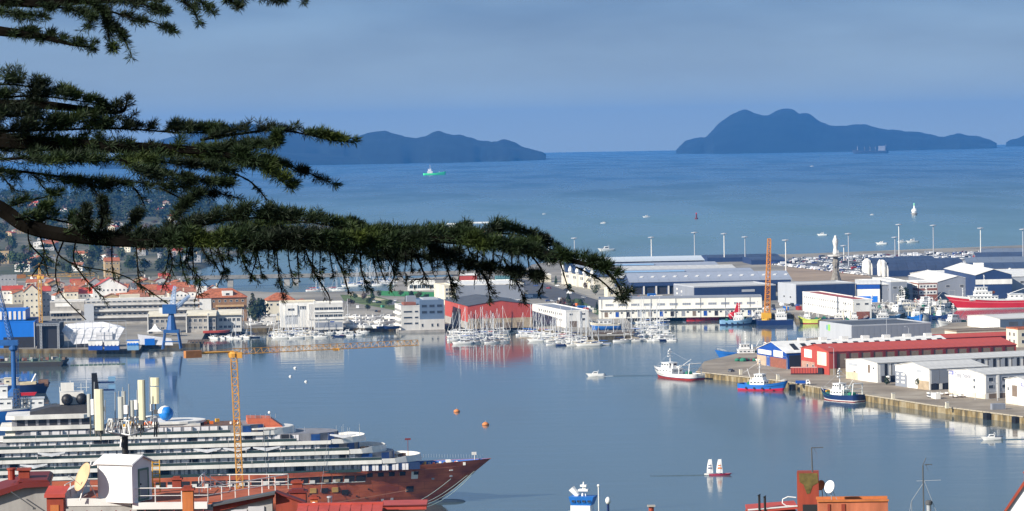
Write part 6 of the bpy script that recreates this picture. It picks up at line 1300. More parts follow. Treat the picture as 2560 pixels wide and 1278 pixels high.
for k, (z, s0, s1, w, bh) in enumerate(tiers):
    zn = tiers[k + 1][0] if k < 3 else z + 3.4
    obj('deck_band', MB().prism(outline(s0, s1, w, 14 - k, 5), z - .35, z + .02), swhite, ship)
    # white fascia in plate sections along both sides and round the nose
    ol = outline(s0, s1, w + .12, 14 - k, 5)
    nose_pts = ol[2:-2]
    b = MB()
    for a, c in zip(nose_pts[:-1], nose_pts[1:]): b.slab((a[0], a[1], z + bh + (.5 if abs(a[1]) < w * .95 else 0)), (c[0], c[1], z + bh + (.5 if abs(c[1]) < w * .95 else 0)), (c[0] + .5, c[1], z - .4), (a[0] + .5, a[1], z - .4), .25)
    obj('nose_fascia', b, swhite, ship)
    nseg = int((s1 - s0 - 14) / 11)
    for i in range(nseg):
        xa = -s1 + 4 + (s1 - s0 - 14 + k - 4) * i / nseg; xb = -s1 + 4 + (s1 - s0 - 14 + k - 4) * (i + 1) / nseg
        for sg in (-1, 1): obj('fascia_plate', MB().bb(xa + .03, xb - .03, sg * w - .13, sg * w + .13, z - .45, z + bh - .42), swhite, ship)
        if xb < -s0 - 12:
            for sg in (-1, 1): obj('glass_balustrade', MB().bb(xa + .1, xb - .1, sg * (w - .25) - .03, sg * (w - .25) + .03, z + bh - .40, z + bh + .5), glsb, ship); obj('handrail', MB().bb(xa, xb, sg * (w - .25) - .06, sg * (w - .25) + .06, z + bh + .51, z + bh + .6), steel, ship)
    ww = w - 1.1; zt = zn - .36
    obj('cabin_block', MB().prism(outline(s0 + 9, s1 - 8, ww, 12 - k, 3), z + .03, zt), shwall, ship)
    s = s0 + 24
    while s < s1 - 12:
        for sg in (-1, 1):
            me_ = darkw if srnd.random() < .13 else (door_me if (k < 3 and srnd.random() < .75) else win_me)
            o = bpy.data.objects.new(me_.name.split('.')[0], me_); COL.objects.link(o); o.parent = ship; o.location = (-s, sg * ww + sg * .01, z + .75); o.rotation_euler.z = 0 if sg < 0 else math.pi
        s += 2.9 if int(s) % 4 else 3.6
    for i in range(int((s1 - s0 - 30) / 8.7)): obj('cabin_divider', MB().bb(-s0 - 26 - i * 8.7 - .08, -s0 - 26 - i * 8.7 + .08, -w + .3, -ww - .02, z + .04, zt), shwall, ship)
    # front lounge glazing in blue film
    oo = outline(s0 + 8.8, s0 + 26, ww + .1, 12 - k, 1)[2:-2]; b = MB()
    for i, (a, c) in enumerate(zip(oo[:-1], oo[1:])):
        if i % 2 == 0: b.slab((a[0], a[1], zt - .3), (c[0], c[1], zt - .3), (c[0], c[1], z + .5), (a[0], a[1], z + .5), .08)
    obj('front_glazing', b, bluep, ship)
obj('cabin_block', MB().prism(outline(36, 182, 9.2, 12, 3), 10.9, 15.14), shwall, ship)
for i in range(42):
    s = 44 + i * 3.25
    for sg in (-1, 1):
        o = bpy.data.objects.new('cabin_door', door_me if i % 7 else darkw); COL.objects.link(o); o.parent = ship; o.location = (-s, sg * 9.21, 12.8); o.rotation_euler.z = 0 if sg < 0 else math.pi; o.scale = (1.1, 1, 1.0)
for i in range(15):
    for sg in (-1, 1): obj('glass_balustrade', MB().bb(-178 + i * 8.8 + .1, -178 + (i + 1) * 8.8 - .1, sg * 10.9 - .03, sg * 10.9 + .03, 12.4, 13.4), glsb, ship)
# winglike white canopy sheets along the side
for s, z in ((78, 18.2), (88, 18.2), (98, 18.2), (52, 21.8), (150, 18.4), (156, 14.6)):
    obj('canopy_sheet', MB().add([(-s - 4.5, -11.8, z + 3.4), (-s, -11.9, z + 2.3), (-s + 4.5, -11.8, z + 3.4), (-s + 4.6, -11.8, z + 3.9), (-s, -11.9, z + 3.5), (-s - 4.6, -11.8, z + 3.9)], [(0, 1, 4, 5), (1, 2, 3, 4)]), tarp, ship)
# blue protected inside of the deck steps
obj('step_wall', MB().bb(-46, -26, -10.8, -10.5, 12.8, 15.1), navy, ship)
for i in range(5): obj('cabin_door', door_me, None, ship, loc=(-31 - i * 3.4, -10.85, 12.7))
# upper works
obj('sun_deck_roof', MB().prism(outline(68, 84, 9.5, 10, 2), 27.6, 28.1), swhite, ship)
obj('observation_housing', MB().yprism([(-84, 28.1), (-72, 28.1), (-76, 31.0), (-84, 31.4)], -6, 6), primer, ship)
for i in range(6): obj('stanchion', MB().tube((-83 + i * 1.7, -5.6, 31.2), (-83 + i * 1.7, -5.6, 32.6), .09, n=4), steel, ship)
obj('radar_ball', MB().ball((-76.5, -5, 33), .5, 8), hullw, ship)
obj('mid_housing', MB().bb(-130, -86, -9, 9, 26.35, 29.4), brownp, ship)
obj('mid_roof', MB().prism(outline(98, 116, 8.5, 9, 1), 30.2, 31.0), swhite, ship); obj('mid_roof_fairing', MB().yprism([(-116, 29.4), (-100, 29.4), (-100, 30.2), (-116, 30.2)], -8, 8), offw, ship)
obj('aft_deck', MB().prism(outline(134, 167, 10.4, 3, 4), 29.7, 30.9), swhite, ship); obj('aft_house', MB().bb(-163, -137, -8.5, 8.5, 30.9, 33.2), shwall, ship); obj('aft_roof', MB().prism(outline(136, 165, 9.8, 3, 3), 33.22, 34.5), swhite, ship)
for i in range(7): obj('cabin_opening', darkw, None, ship, loc=(-160 + i * 3.6, -8.52, 30.9))
obj('dark_upper_house', MB().yprism([(-157, 34.5), (-138, 34.5), (-138, 37.4), (-150, 37.0), (-157, 35.4)], -6, 6), M('dark_charcoal', (.05, .048, .05), .6, .2), ship)
for x, y in ((-144.5, -4), (-139.6, -3)): obj('radome', MB().ball((x, y, 39.2), 2.0, 14), blackm, ship, smooth=True); obj('radome_foot', MB().tube((x, y, 36.6), (x, y, 37.6), .9, n=8), blackm, ship)
obj('radar_house', MB().bb(-147, -139, -2.5, 3, 37.4, 41.6), swhite, ship); obj('radar_screen', MB().bb(-146.6, -142.2, -2.6, -2.2, 41.8, 44.8), swhite, ship); b = MB()
for i in range(6): b.tube((-147 + i * 1.8, -2, 41.6), (-147 + i * 1.8, -2, 43.4 + (i % 3)), .11, n=4)
b.tube((-147, -2, 43), (-137, -2, 43), .08, n=4); obj('aerials', b, swhite, ship)
obj('black_mast', MB().yprism([(-136.2, 34.6), (-131.6, 34.6), (-133.6, 40), (-134.4, 47.6), (-136.2, 47.6)], -1.4, 1.4), blackm, ship)
for z in (44.2, 41.6): obj('mast_arm', MB().bb(-134.4, -128.6, -1, 1, z, z + .5), navyh, ship); obj('scanner', MB().bb(-130.6, -128.2, -.8, .8, z + .52, z + 2.1), ltblue, ship)
obj('wrapped_radome', MB().ball((-111.4, -4, 33.6), 2.5, 14), M('blue_tarpaulin', (.01, .20, .62), .5, .25, .8, bump=.3), ship, smooth=True); obj('radome_cap', MB().lathe([(2.62, .2), (2.3, 1.3), (1.3, 2.3), (.1, 2.65)], (-111.7, -3.6, 33.6), 14), swhite, ship)
obj('lower_ledge', MB().bb(-186, -140, -11.6, -11.2, 12.7, 13.9), swhite, ship)
# clutter on the open decks, as individual crates and posts
cl = [orange, teak, swhite, brownp, yellow, steel]
for i in range(60):
    k = srnd.randint(0, 3); z, s0, s1, w, bh = tiers[k]; s = s0 + srnd.uniform(4, 9) if i % 2 else srnd.uniform(86, 134); z = z if i % 2 else 29.4
    y = srnd.uniform(-.6, .6) * w; d = srnd.uniform(.4, 1.4)
    obj('crate', MB().box((-s, y, z + .02 + d * .5), (d * 1.3, d, d), srnd.random()), cl[i % 6], ship)
for i in range(14): s = srnd.uniform(62, 92) if i % 2 else srnd.uniform(46, 60); obj('scaffold_pole', MB().tube((-s, -8 + i % 5, 23.9), (-s, -8 + i % 5, 27.2 + i % 3 * .6), .08, n=4), steel, ship)
obj('bow_mast', MB().tube((-29, 0, 15), (-29, 0, 22), .1, n=5).bb(-30, -28, -.1, .1, 21.8, 22.4), darkred, ship); obj('bow_winch', MB().bb(-16, -14.4, -1, 1, 13, 14.6).tube((-12, -2, 13.4), (-12, 2, 13.4), .6, n=8), swhite, ship); obj('bow_mast', MB().tube((-6, 0, 14), (-6, 0, 17), .15, n=5).bb(-7, -5.4, -.2, .2, 16, 17), swhite, ship)
for i in range(12): obj('deck_fitting', MB().box((-10 - i * 1.3, -3.5 + (i * 37 % 7), 13.4), (.8, .6, 1.0), i), cl[(i * 5 + 2) % 6], ship)
for i in range(26): obj('rail_stanchion', MB().tube((-3 - i * .9, 9.8 * min(1, .15 + i * .045) , 14.6), (-3 - i * .9, 9.8 * min(1, .15 + i * .045), 15.8), .06, n=4), steel, ship)
# hull side openings: find the side surface from the hull formula
def side_y(s, zf):
    t = 1 - s / SL; full = .60
    bow = 1 - max(0, (t - full) / (1 - full)) ** 2.3; bw = 1 - max(0, (t - full * .8) / (1 - full * .8)) ** 1.6
    bd = SB / 2 * bow; bwl = SB / 2 * max(bw, 0) * .93
    return -(bwl + (bd - bwl) * zf ** 1.2)
def hullbox(name, s, zc, w, h, mt, d=.14, label=None):
    # local x shifted by the rake at this height
    t = 1 - s / SL; q = zc / 12.8; xo = -s - .10 * SL * (t ** 5) * (1 - q)
    y = side_y(s, q); y2 = side_y(s - 1.5, q); a = math.atan2(y2 - y, 1.5); zs1 = side_y(s, min(1, q + .1)); tilt = math.atan2(-(zs1 - y), 1.28)
    o = obj(name, MB().bb(-w / 2, w / 2, -d, .3, -h / 2, h / 2), mt, ship, loc=(xo, y, zc), rz=a, label=label); o.rotation_euler.x = tilt * .9; return o
for i in range(20):
    s = 45 + i * 4.05
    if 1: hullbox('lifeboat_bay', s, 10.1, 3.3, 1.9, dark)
    hullbox('bay_sill', s, 8.9, 3.9, .25, swhite)
    if i % 3: hullbox('white_crate', s + .8, 9.5, 1.8 - .3 * (i % 2), 1.1, swhite, .3)
    if i in (2, 3): hullbox('raw_crate', s, 9.7, 1.6, .9, tan, .34)
for i in range(4): hullbox('hull_window', 30.5 + i * 3.9, 11.0, 2.0, 1.3, dark); hullbox('window_lining', 31.2 + i * 3.9, 10.9, .8, .9, teak)
hullbox('pilot_door', 25.6, 10.3, 2.3, 2.6, swhite); hullbox('pilot_opening', 25.6, 11.0, 1.7, 1.1, dark)
hullbox('anchor_pocket', 23.2, 5.4, 2.6, 2.0, dark); hullbox('anchor', 23.4, 4.9, 1.6, .9, M('pale_anchor', (.35, .45, .45), .6, .1))
for s, z, m_ in ((61, 6.4, M('lit_window_tone', (.55, .33, .10), .7, .2)), (56.8, 6.3, dark), (53, 6.4, _mats['lit_window_tone']), (49, 5.4, dark), (78, 6.5, tan), (74, 6.4, dark)): hullbox('shell_door', s, z, 2.2, 1.7, m_)  # warm tone of lighted hull windows is put into the base colour
for i in range(16): hullbox('porthole', 40 + (i * 7.3) % 40, 3.2 + (i * 1.9) % 3.6, .45, .45, dark)
hullbox('draught_mark', 13, 11.3, 1.2, .3, swhite); hullbox('fairlead', 17, 8.6, .9, .5, steel); hullbox('fairlead', 10.5, 9.2, .9, .5, steel); hullbox('fairlead', 32, 2, .9, .7, steel); hullbox('fairlead', 28, 2.2, .9, .7, steel)
obj('weld_seam', MB().add([(-62, -11.55, 1.2), (-62, -11.6, 1.4), (-30, -8.9, 5.6), (-30, -8.85, 5.4)], [(0, 1, 2, 3)]), M('seam_pink', (.45, .2, .12), .7, 0), ship)
rope = M('mooring_rope', (.45, .55, .48), .9, .1)
for i, (a, b_) in enumerate((((-9, -3.4, 9.4), (-37, -46, 3)), ((-6.5, -2.4, 10.6), (-33, -46, 3)), ((-15, -6.2, 8.6), (-41, -46, 3)), ((-6.3, -2.2, 10.4), (-30, -46, 3)))):
    a, b_ = Vector(a), Vector(b_); pts_ = [a + (b_ - a) * t - Vector((0, 0, 2.2 * math.sin(math.pi * t))) for t in [j / 8 for j in range(9)]]
    q = obj('mooring_line', MB().path(pts_, .09, 4), rope, ship)
# hanging plumb line and scaffold drapes
obj('hanging_cable', MB().tube((-78, -11.9, 8), (-79, -12, 30), .08, n=4).tube((-60, -11.9, 6), (-57, -12, 26), .06, n=4), steel, ship)
# neighbouring vessels behind the stern, at the left edge
r = thing('research_ship', 'white and blue ship with grey lattice frames, behind the cruise ship stern', 'ship', place(-24, 1062), R(8))
make_hull(r, (60, 14, 7, 9, 7), [(-1, .9, blueh), (.9, 1, hullw)], greyd, ds=.9); cabin(r, -6, 10, 11, 6.4, 12, nw=5, name='deckhouse'); cabin(r, -4, 8, 9, 12.2, 17.5, nw=4); cabin(r, 14, 24, 9, 6.4, 11.5, nw=3, name='deckhouse')
obj('stern_frame', MB().truss((12, -4, 7), (12, -4, 16), 2.4, .2, 4).truss((16, -4, 7), (16, -4, 13), 2, .2, 3), dgrey, r); ship_mast(r, 2, 17, 24, hullw, 2, 2); obj('blue_panel', MB().bb(-12, -6.2, -5, 4, 6.6, 16), bright, r); obj('lifeboat', MB().yprism([(14, 13), (20, 13), (21, 14.4), (13.4, 14.4)], -5, -3), redh, r)
r = thing('supply_ship', 'navy supply ship with cream upper deck and rounded stern, at the left edge', 'ship', place(62, 984), R(4))
make_hull(r, (26, 9, 4.6, 5.6, 4.6), [(-1, 1, navyh)], teak, ds=.85); cabin(r, -10, -3, 6, 4, 8, nw=2, mt=cream); obj('deck_crane', MB().tube((3, -2, 4.5), (6, -2, 10), .5, n=6), hullw, r); obj('deck_cargo', MB().bb(-3, 6, -3, 3, 4.3, 6), M('cream_cargo', (.6, .5, .32), .8, .2), r); obj('rust_tank', MB().tube((7, 0, 5), (12, 0, 5), 2, n=10), brownp, r)
r = thing('red_workboat', 'small red and white workboat at the far left beyond the blue crane column', 'boat', place(12, 970), R(20)); make_hull(r, (16, 5, 2.4, 3.4, 2.4), [(-1, 1, redh)], greyd); cabin(r, -4, 1, 3.4, 2, 4.6, nw=2); obj('a_frame', MB().tube((5, -2, 2), (5, 0, 8), .4, n=6).tube((5, 2, 2), (5, 0, 8), .4, n=6), orange, r)
# tops of a vessel rising into the bottom edge
pz = G(1458, 1326, 0); r = thing('patrol_ship', 'blue and white ship whose wheelhouse and mast rise into the bottom edge', 'ship', (pz.x, pz.y, 0), R(165))
make_hull(r, (34, 8, 3.6, 5, 3.6), [(-1, .2, antif), (.2, 1, blueh)], greyd); cabin(r, -6, 5, 6, 2.8, 5.6, nw=4, name='deckhouse')
pt = AT(1457, 1262, pz.y).z; pu = AT(1457, 1240, pz.y).z; pv = AT(1457, 1205, pz.y).z
obj('upper_house', MB().bb(-3, 3.4, -2.6, 2.6, 5.6, pt), hullw, r); obj('blue_bridge', MB().add([(-3.2, -2.4, pt + .02), (3.2, -2.4, pt + .02), (3.2, 2.4, pt + .02), (-3.2, 2.4, pt + .02), (-4.2, -3, pu), (3.9, -3, pu), (3.9, 3, pu), (-4.2, 3, pu)], [(3, 2, 1, 0), (4, 5, 6, 7), (0, 1, 5, 4), (1, 2, 6, 5), (2, 3, 7, 6), (3, 0, 4, 7)]), blueh, r)
for i in range(4): win(r, 0, 0, 1, .7) if 0 else obj('window', win_mesh(1.1, .8, glass, blueh), None, r, loc=(-2.7 + i * 1.7, 2.85, (pt + pu) / 2), rz=math.pi)
obj('mast', MB().tube((0, 0, pu), (-.4, 0, pv), .45, .25, 6).tube((-1, 0, pu), (-.8, 0, pv - 1), .2, n=5).bb(-2, 1.2, -1.4, 1.4, pu + 1.6, pu + 2.2).bb(-1.4, .6, -.8, .8, pu + 3, pu + 3.6), hullw, r); obj('funnel_cowl', MB().tube((1.5, 0, pu), (3.6, 0, pu + 2.4), .8, 1.2, 8), hullw, r)
# ================================================================== rooftops in the foreground
DF = 200.0
def S(px, D=DF): return px * D / FPX
membr = M('terracotta_membrane', (.40, .10, .045), .8, .2, .6); rroof = M('red_tin_roof', (.46, .07, .05), .55, .15, .8); pwall = M('greyed_render', (.40, .38, .36), .9, .18, .8, streak=True)
chim = M('red_brick_render', (.32, .055, .03), .85, .3, 1.2, streak=True); chimo = M('orange_render', (.55, .17, .05), .85, .25, 1.2, streak=True); mossy = M('mossy_cap', (.14, .11, .035), .95, .4, 2)
shedm = M('shed_white', (.80, .79, .78), .55, .06, .8); lilac = M('shed_side', (.55, .54, .56), .55, .08, .8); doorg = M('green_door_frame', (.10, .20, .16), .6, .1, 1); railw = M('white_rail', (.72, .71, .68), .5, .08)
cpan = M('cream_antenna_panel', (.66, .62, .44), .55, .08, .8); gpan = M('grey_antenna_panel', (.44, .45, .42), .55, .08, .8)
def poly_at(pts, D): return [AT(x, y, D) for x, y in pts]
def gz(x, y):                                        # hillside height, for foundations
    return float(np.interp(y, ys_h, zs_h)) - 2
ys_h = [-120, -20, 0, 30, 80, 160, 260, 400, 600, 800, 950, 1000]; zs_h = [122, 123, 121, 113, 99, 84, 66, 46, 24, 8, 2.6, 2.5]
# main roof-terrace building
zt = AT(330, 1246, DF).z
A0 = AT(160, 1246, DF); 
r = thing('apartment_block', 'apartment block with a railed terracotta roof terrace and white edge beams, bottom left', 'building', (A0.x, A0.y, zt), R(-4))
LT = S(525 - 160) ; base = gz(0, DF) - zt
obj('wall', MB().bb(0, LT + 1.2, 0, 7.2, base, -.42), pwall, r)
obj('terrace_floor', MB().bb(.3, LT + 4.3, .25, 7.2, -.40, -.22), membr, r)
obj('edge_beam', MB().bb(0, S(170), -.05, .25, -.42, .05), railw, r); obj('edge_beam', MB().bb(S(176), LT, -.45, -.15, -.62, -.2), railw, r)
obj('edge_beam', MB().bb(-.25, .02, -.2, 8, -.42, .45), railw, r)
for i in range(12):
    x = -1.2 + i * .92; obj('roof_panel', MB().slab((x + .03, -3.6, -2.2), (x + .89, -3.6, -2.2), (x + .89, -.5, -.75), (x + .03, -.5, -.75), .12), rroof, r); obj('roof_seam', MB().slab((x - .05, -3.6, -2.1), (x + .02, -3.6, -2.1), (x + .02, -.5, -.65), (x - .05, -.5, -.65), .1), darkred, r)
# railings on the terrace
def rail(pts, h, label=None): 
    b = MB(); T = [Vector(p) for p in pts]; up = Vector((0, 0, h))
    for a, c in zip(T[:-1], T[1:]):
        b.tube(a + up, c + up, .035, n=5); b.tube(a + up * .5, c + up * .5, .025, n=5)
    rl = obj('railing', b, railw, r)
    for a, c in zip(T[:-1], T[1:]):
        n = max(1, round((c - a).length / 1.45))
        for i in range(n + 1): p_ = a + (c - a) * i / n; obj('rail_post', MB().tube(p_, p_ + up, .035, n=5), railw, rl)
x0 = S(168); rail([(x0, -.35, -.25), (LT + .05, -.35, -.25), (LT + 4.1, 6.8, -.22), (LT - 1, 7.0, -.22)], .95)
rail([(.05, .1, 0), (.05, 3.5, 0), (x0 - 2.2, 3.5, 0)], .9); rail([(S(310), 6.9, -.2), (S(318), 3.6, -.2)], 1.1)
obj('stair_rail', MB().tube((S(315), 5.5, .9), (S(365), 6.6, .1), .04, n=5).tube((S(315), 5.5, .5), (S(365), 6.6, -.2), .03, n=5), railw, r)
# white machinery hut
P0 = AT(245, 1240, DF); th = R(-24); u = Vector((math.cos(th), math.sin(th), 0)); v = Vector((-math.sin(th), math.cos(th), 0))
Lh = solve(P0, u, 331); Q = P0 + u * Lh; Dh = solve(Q, v, 380); hh = S(97) * .99
hut = thing('roof_hut', 'white gabled machinery hut with a green framed door on the roof terrace', 'hut', (P0.x, P0.y, zt - .2), th)
obj('wall', MB().xprism([(0, 0), (Dh, 0), (Dh, hh), (Dh / 2, hh + S(17)), (0, hh)], 0, Lh), shedm, hut); ov = .16; sl_ = S(17) / (Dh / 2)
obj('roof', MB().slab((-.22, -ov, hh - ov * sl_ + .1), (Lh + .1, -ov, hh - ov * sl_ + .1), (Lh + .1, Dh / 2, hh + S(17) + .1), (-.22, Dh / 2, hh + S(17) + .1), .07).slab((Lh + .1, Dh + ov, hh - ov * sl_ + .1), (-.22, Dh + ov, hh - ov * sl_ + .1), (-.22, Dh / 2, hh + S(17) + .1), (Lh + .1, Dh / 2, hh + S(17) + .1), .07), shedm, hut)
obj('side_canopy', MB().slab((-.75, .1, hh - .16), (-.03, .1, hh + .02), (-.03, Dh, hh + .02), (-.75, Dh, hh - .16), .05), shedm, hut); obj('wall_trim', MB().bb(.03, .1, -.03, -.004, 0, hh - .05), railw, hut)
w0, w1, hd_ = Dh * .30, Dh * .82, hh * .86
fr_ = obj('door_frame', MB().bb(Lh + .004, Lh + .06, w0, w0 + .12, .05, hd_).bb(Lh + .004, Lh + .06, w1 - .12, w1, .05, hd_).bb(Lh + .004, Lh + .06, w0 + .12, w1 - .12, hd_ - .12, hd_).bb(Lh + .004, Lh + .06, w0 + .12, w1 - .12, .05, .15), doorg, hut)
dr_ = obj('door', MB().bb(Lh + .004, Lh + .035, w0 + .13, w1 - .13, .16, hd_ - .13), M('grey_door', (.36, .40, .40), .6, .1, 1), hut)
obj('door_panel', MB().bb(Lh + .037, Lh + .055, w0 + .25, w1 - .25, .2, hd_ * .42), mgrey, dr_); obj('door_handle', MB().bb(Lh + .037, Lh + .09, w0 + .2, w0 + .26, hd_ * .5, hd_ * .56), dark, dr_)
obj('gable_trim', MB().xprism([(-ov, hh - ov * sl_ - .02), (Dh / 2, hh + S(17) - .02), (Dh + ov, hh - ov * sl_ - .02), (Dh + ov, hh - ov * sl_ + .07), (Dh / 2, hh + S(17) + .07), (-ov, hh - ov * sl_ + .07)], Lh + .105, Lh + .16), lilac, hut)
# satellite dish
c = AT(205, 1192, DF - .35); r = thing('satellite_dish', 'large beige satellite dish tilted beside the white roof hut', 'satellite dish', tuple(c))
def dish(rad, dep, n=20, rings=5):
    V = []; F = []
    for side in (0, 1):
        V.append((0, 0, -dep + side * -.03)) 
        for j in range(1, rings + 1):
            for i in range(n): a = 2 * math.pi * i / n; q = j / rings; V.append((rad * q * math.cos(a), rad * q * math.sin(a), -dep * (1 - q * q) - side * .03))
    m_ = 1 + n * rings
    for side in (0, 1):
        o = side * m_
        for i in range(n):
            f = (o, o + 1 + i, o + 1 + (i + 1) % n); F.append(f if not side else f[::-1])
            for j in range(rings - 1):
                a = o + 1 + j * n; q = (a + i, a + n + i, a + n + (i + 1) % n, a + (i + 1) % n); F.append(q if not side else q[::-1])
    a = 1 + (rings - 1) * n
    for i in range(n): F.append((a + i, m_ + a + i, m_ + a + (i + 1) % n, a + (i + 1) % n))
    return MB().add(V, F)
dm = M('beige_dish', (.62, .42, .24), .6, .1, 1); d_ = obj('reflector', dish(.95, .2), dm, r, smooth=True)
nrm = Vector((-.80, -.44, .40)).normalized(); d_.rotation_euler = nrm.to_track_quat('Z', 'Y').to_euler()
zf = zt - c.z; obj('mount', MB().tube((.25, .1, -.1), (-.15, -.1, zf), .05, n=6).tube((.25, .15, -.1), (.5, .8, .85), .05, n=6).tube((.25, .1, -.1), (.9, .4, zf), .035, n=6).tube((-.3, -.1, zf), (.3, .1, zf + .35), .03, n=5), railw, r)
obj('feed_arm', MB().tube((.1, 0, -.7), nrm * .95 + Vector((0, 0, -.25)), .02, n=5).bb(nrm.x * .95 - .05, nrm.x * .95 + .05, nrm.y * .95 - .05, nrm.y * .95 + .05, -.0, .14), steel, r)
# yellow ladder behind the hut
p = AT(382, 1216, DF + 3); r = thing('ladder', 'yellow ladder behind the white roof hut', 'ladder', (p.x, p.y, p.z - .4)); hl = S(66, DF + 3) + .4; b = MB().tube((0, 0, 0), (0, 0, hl), .035, n=5).tube((.46, 0, 0), (.46, 0, hl), .035, n=5); obj('rail', b, yellow, r)
for i in range(8): obj('rung', MB().tube((0, 0, .25 + i * .24), (.46, 0, .25 + i * .24), .025, n=5), yellow, r)
# telecom antennas on a lattice platform carried by a dark pole
pm_ = AT(312, 1088, DF + 4); an = thing('antenna_cluster', 'cluster of cream telecom antenna panels on a white lattice platform and black pole', 'antenna', tuple(pm_))
DA = DF + 4
def loc(px, py, dy=0): q = AT(px, py, DA + dy) - pm_; return Vector((q.x, q.y, q.z))
obj('pole', MB().tube(loc(312, 1086), loc(313, 1135), .20, n=10), blackm, an); obj('pole_base', MB().tube(loc(313, 1135), (0.02, 0, zt - pm_.z - .2), .2, n=8), blackm, an); obj('pole_pipe', MB().tube(loc(302, 1118), loc(304, 1098), .08, n=6), shedm, an)
b = MB(); tri = [loc(266, 1078, -1), loc(325, 1088, -1.6), loc(398, 1066, 1.5), loc(300, 1070, 2.5)]; tr2 = [loc(272, 1048, -1), loc(322, 1053, -1.6), loc(390, 1040, 1.5), loc(300, 1046, 2.5)]
for q in (tri, tr2):
    for i in range(4): b.tube(q[i], q[(i + 1) % 4], .045, n=5)
for i in range(4):
    a, c2, d2, e2 = tri[i], tri[(i + 1) % 4], tr2[i], tr2[(i + 1) % 4]
    for k in range(4): b.tube(a + (c2 - a) * k / 4, d2 + (e2 - d2) * (k + .5) / 4, .03, n=4).tube(d2 + (e2 - d2) * (k + .5) / 4, a + (c2 - a) * (k + 1) / 4, .03, n=4)
    b.tube(a, d2, .05, n=5)
obj('lattice_platform', b, railw, an); obj('platform_arm', MB().tube(tri[0], (0, 0, -.1), .06, n=5).tube(tri[2], (0, 0, -.1), .06, n=5).tube(tri[1], (0, 0, 0), .06, n=5), mgrey, an)
for x0, x1, y0, y1, mt, dp, dy in ((219, 226, 985, 1042, gpan, .2, 2), (228, 236, 998, 1037, shedm, .2, -1), (238, 257, 973, 1076, cpan, .3, -2), (296, 307, 992, 1047, gpan, .22, -1.5), (310, 321, 1013, 1035, shedm, .2, 0), (325, 334, 1001, 1043, gpan, .2, -1.2), (335, 345, 1000, 1024, shedm, .2, 0), (347, 361, 950, 1052, cpan, .3, -1), (376, 397, 944, 965, cpan, .2, 1), (376, 397, 967, 1010, cpan, .12, 1), (305, 313, 978, 1012, gpan, .15, 1), (384, 393, 1042, 1054, shedm, .2, .4), (376, 381, 1010, 1028, shedm, .1, 1.2)):
    a, c2 = loc(x0, y1, dy), loc(x1, y0, dy); w = c2.x - a.x; h_ = c2.z - a.z
    bb_ = MB(); q = .22 * w; bb_.prism([(-w/2 + q, -dp/2), (w/2 - q, -dp/2), (w/2, -dp/2 + q*.6), (w/2, dp/2), (-w/2, dp/2), (-w/2, -dp/2 + q*.6)], 0, h_)
    pn = obj('antenna_panel', bb_, mt, an, loc=((a.x + c2.x) / 2, a.y, a.z), rz=R(-14)); obj('mount_pipe', MB().tube((0, dp/2 + .08, -.7), (0, dp/2 + .08, h_ * .9), .04, n=6).bb(-.05, .05, dp/2, dp/2 + .1, h_ * .2, h_ * .25), M('dark_pipe', (.10, .10, .09), .6, .1), pn)
b = MB()
for x, y0, y1 in ((236, 955, 1040), (288, 980, 1062), (297, 978, 1000), (307, 968, 990), (322, 960, 1045), (343, 975, 1004), (374, 942, 1030), (263, 1000, 1050)): b.tube(loc(x, y1), loc(x, y0), .035, n=5)
obj('whip_aerials', b, M('aerial_grey', (.28, .30, .32), .5, 0), an)
b = MB()
for x, dy in ((240, -1.5), (226, 0), (250, -1), (302, -1), (330, -1), (352, -1), (386, .5), (392, .8), (317, 0), (341, 0)): b.tube(loc(x, 1092, dy), loc(x + 1, 1040, dy), .045, n=5).tube(loc(x + 5, 1085, dy), loc(x, 1050, dy), .025, n=4)
obj('support_pipes', b, _mats['dark_pipe'], an)
for x, y in ((241, 1079), (250, 1083), (257, 1079), (303, 1050), (330, 1046), (353, 1056), (389, 1030)): q = loc(x, y, -1.2); obj('clamp_box', MB().box(tuple(q), (.25, .2, .28)), dgrey, an)
# left neighbouring roofs
zr = AT(60, 1206, 190).z; A1 = AT(-40, 1215, 190); r = thing('roof_gable_house', 'house with a pale gable wall under a dark red roof edge, bottom left corner', 'house', (A1.x, A1.y, zr), R(6))
W1 = S(160, 190); obj('wall', MB().yprism([(0, base), (0, -1.1), (W1 * .62, -.35), (W1, -.3), (W1, base)], 0, 5), pwall, r)
obj('roof_edge', MB().yprism([(-.2, -1.1), (W1 * .62, -.33), (W1 + .1, -.28), (W1 + .1, -.02), (W1 * .62, .0), (-.2, -.7)], -.35, 5), darkred, r); obj('roof_sheet', MB().yprism([(W1 * .5, .0), (W1 * 1.02, .0), (W1 * .98, .1), (W1 * .55, .12)], -.2, 5), darkred, r)
for x, w, h_ in ((25, 17, 24), (57, 26, 18)): a = AT(x, 1207, 190) - A1; obj('chimney', MB().lathe([(S(w)/2, 0), (S(w)/2, S(h_)), (S(w)/2 + .06, S(h_)), (S(w)/2 + .06, S(h_) + .1)], (a.x, a.y + 1.5, 0), 10) if w < 20 else MB().bb(a.x - S(w)/2, a.x + S(w)/2, 1, 2, 0, S(h_) + .1).bb(a.x - S(w)/2 - .1, a.x + S(w)/2 + .1, .9, 2.1, S(h_) + .12, S(h_) + .2), chim, r)
obj('pipe', MB().tube((W1 * .42, -.5, -.5), (W1 * .78, -.6, -1.5), .035, n=5).box((W1 * .78, -.6, -1.55), (.18, .1, .1)), dgrey, r)
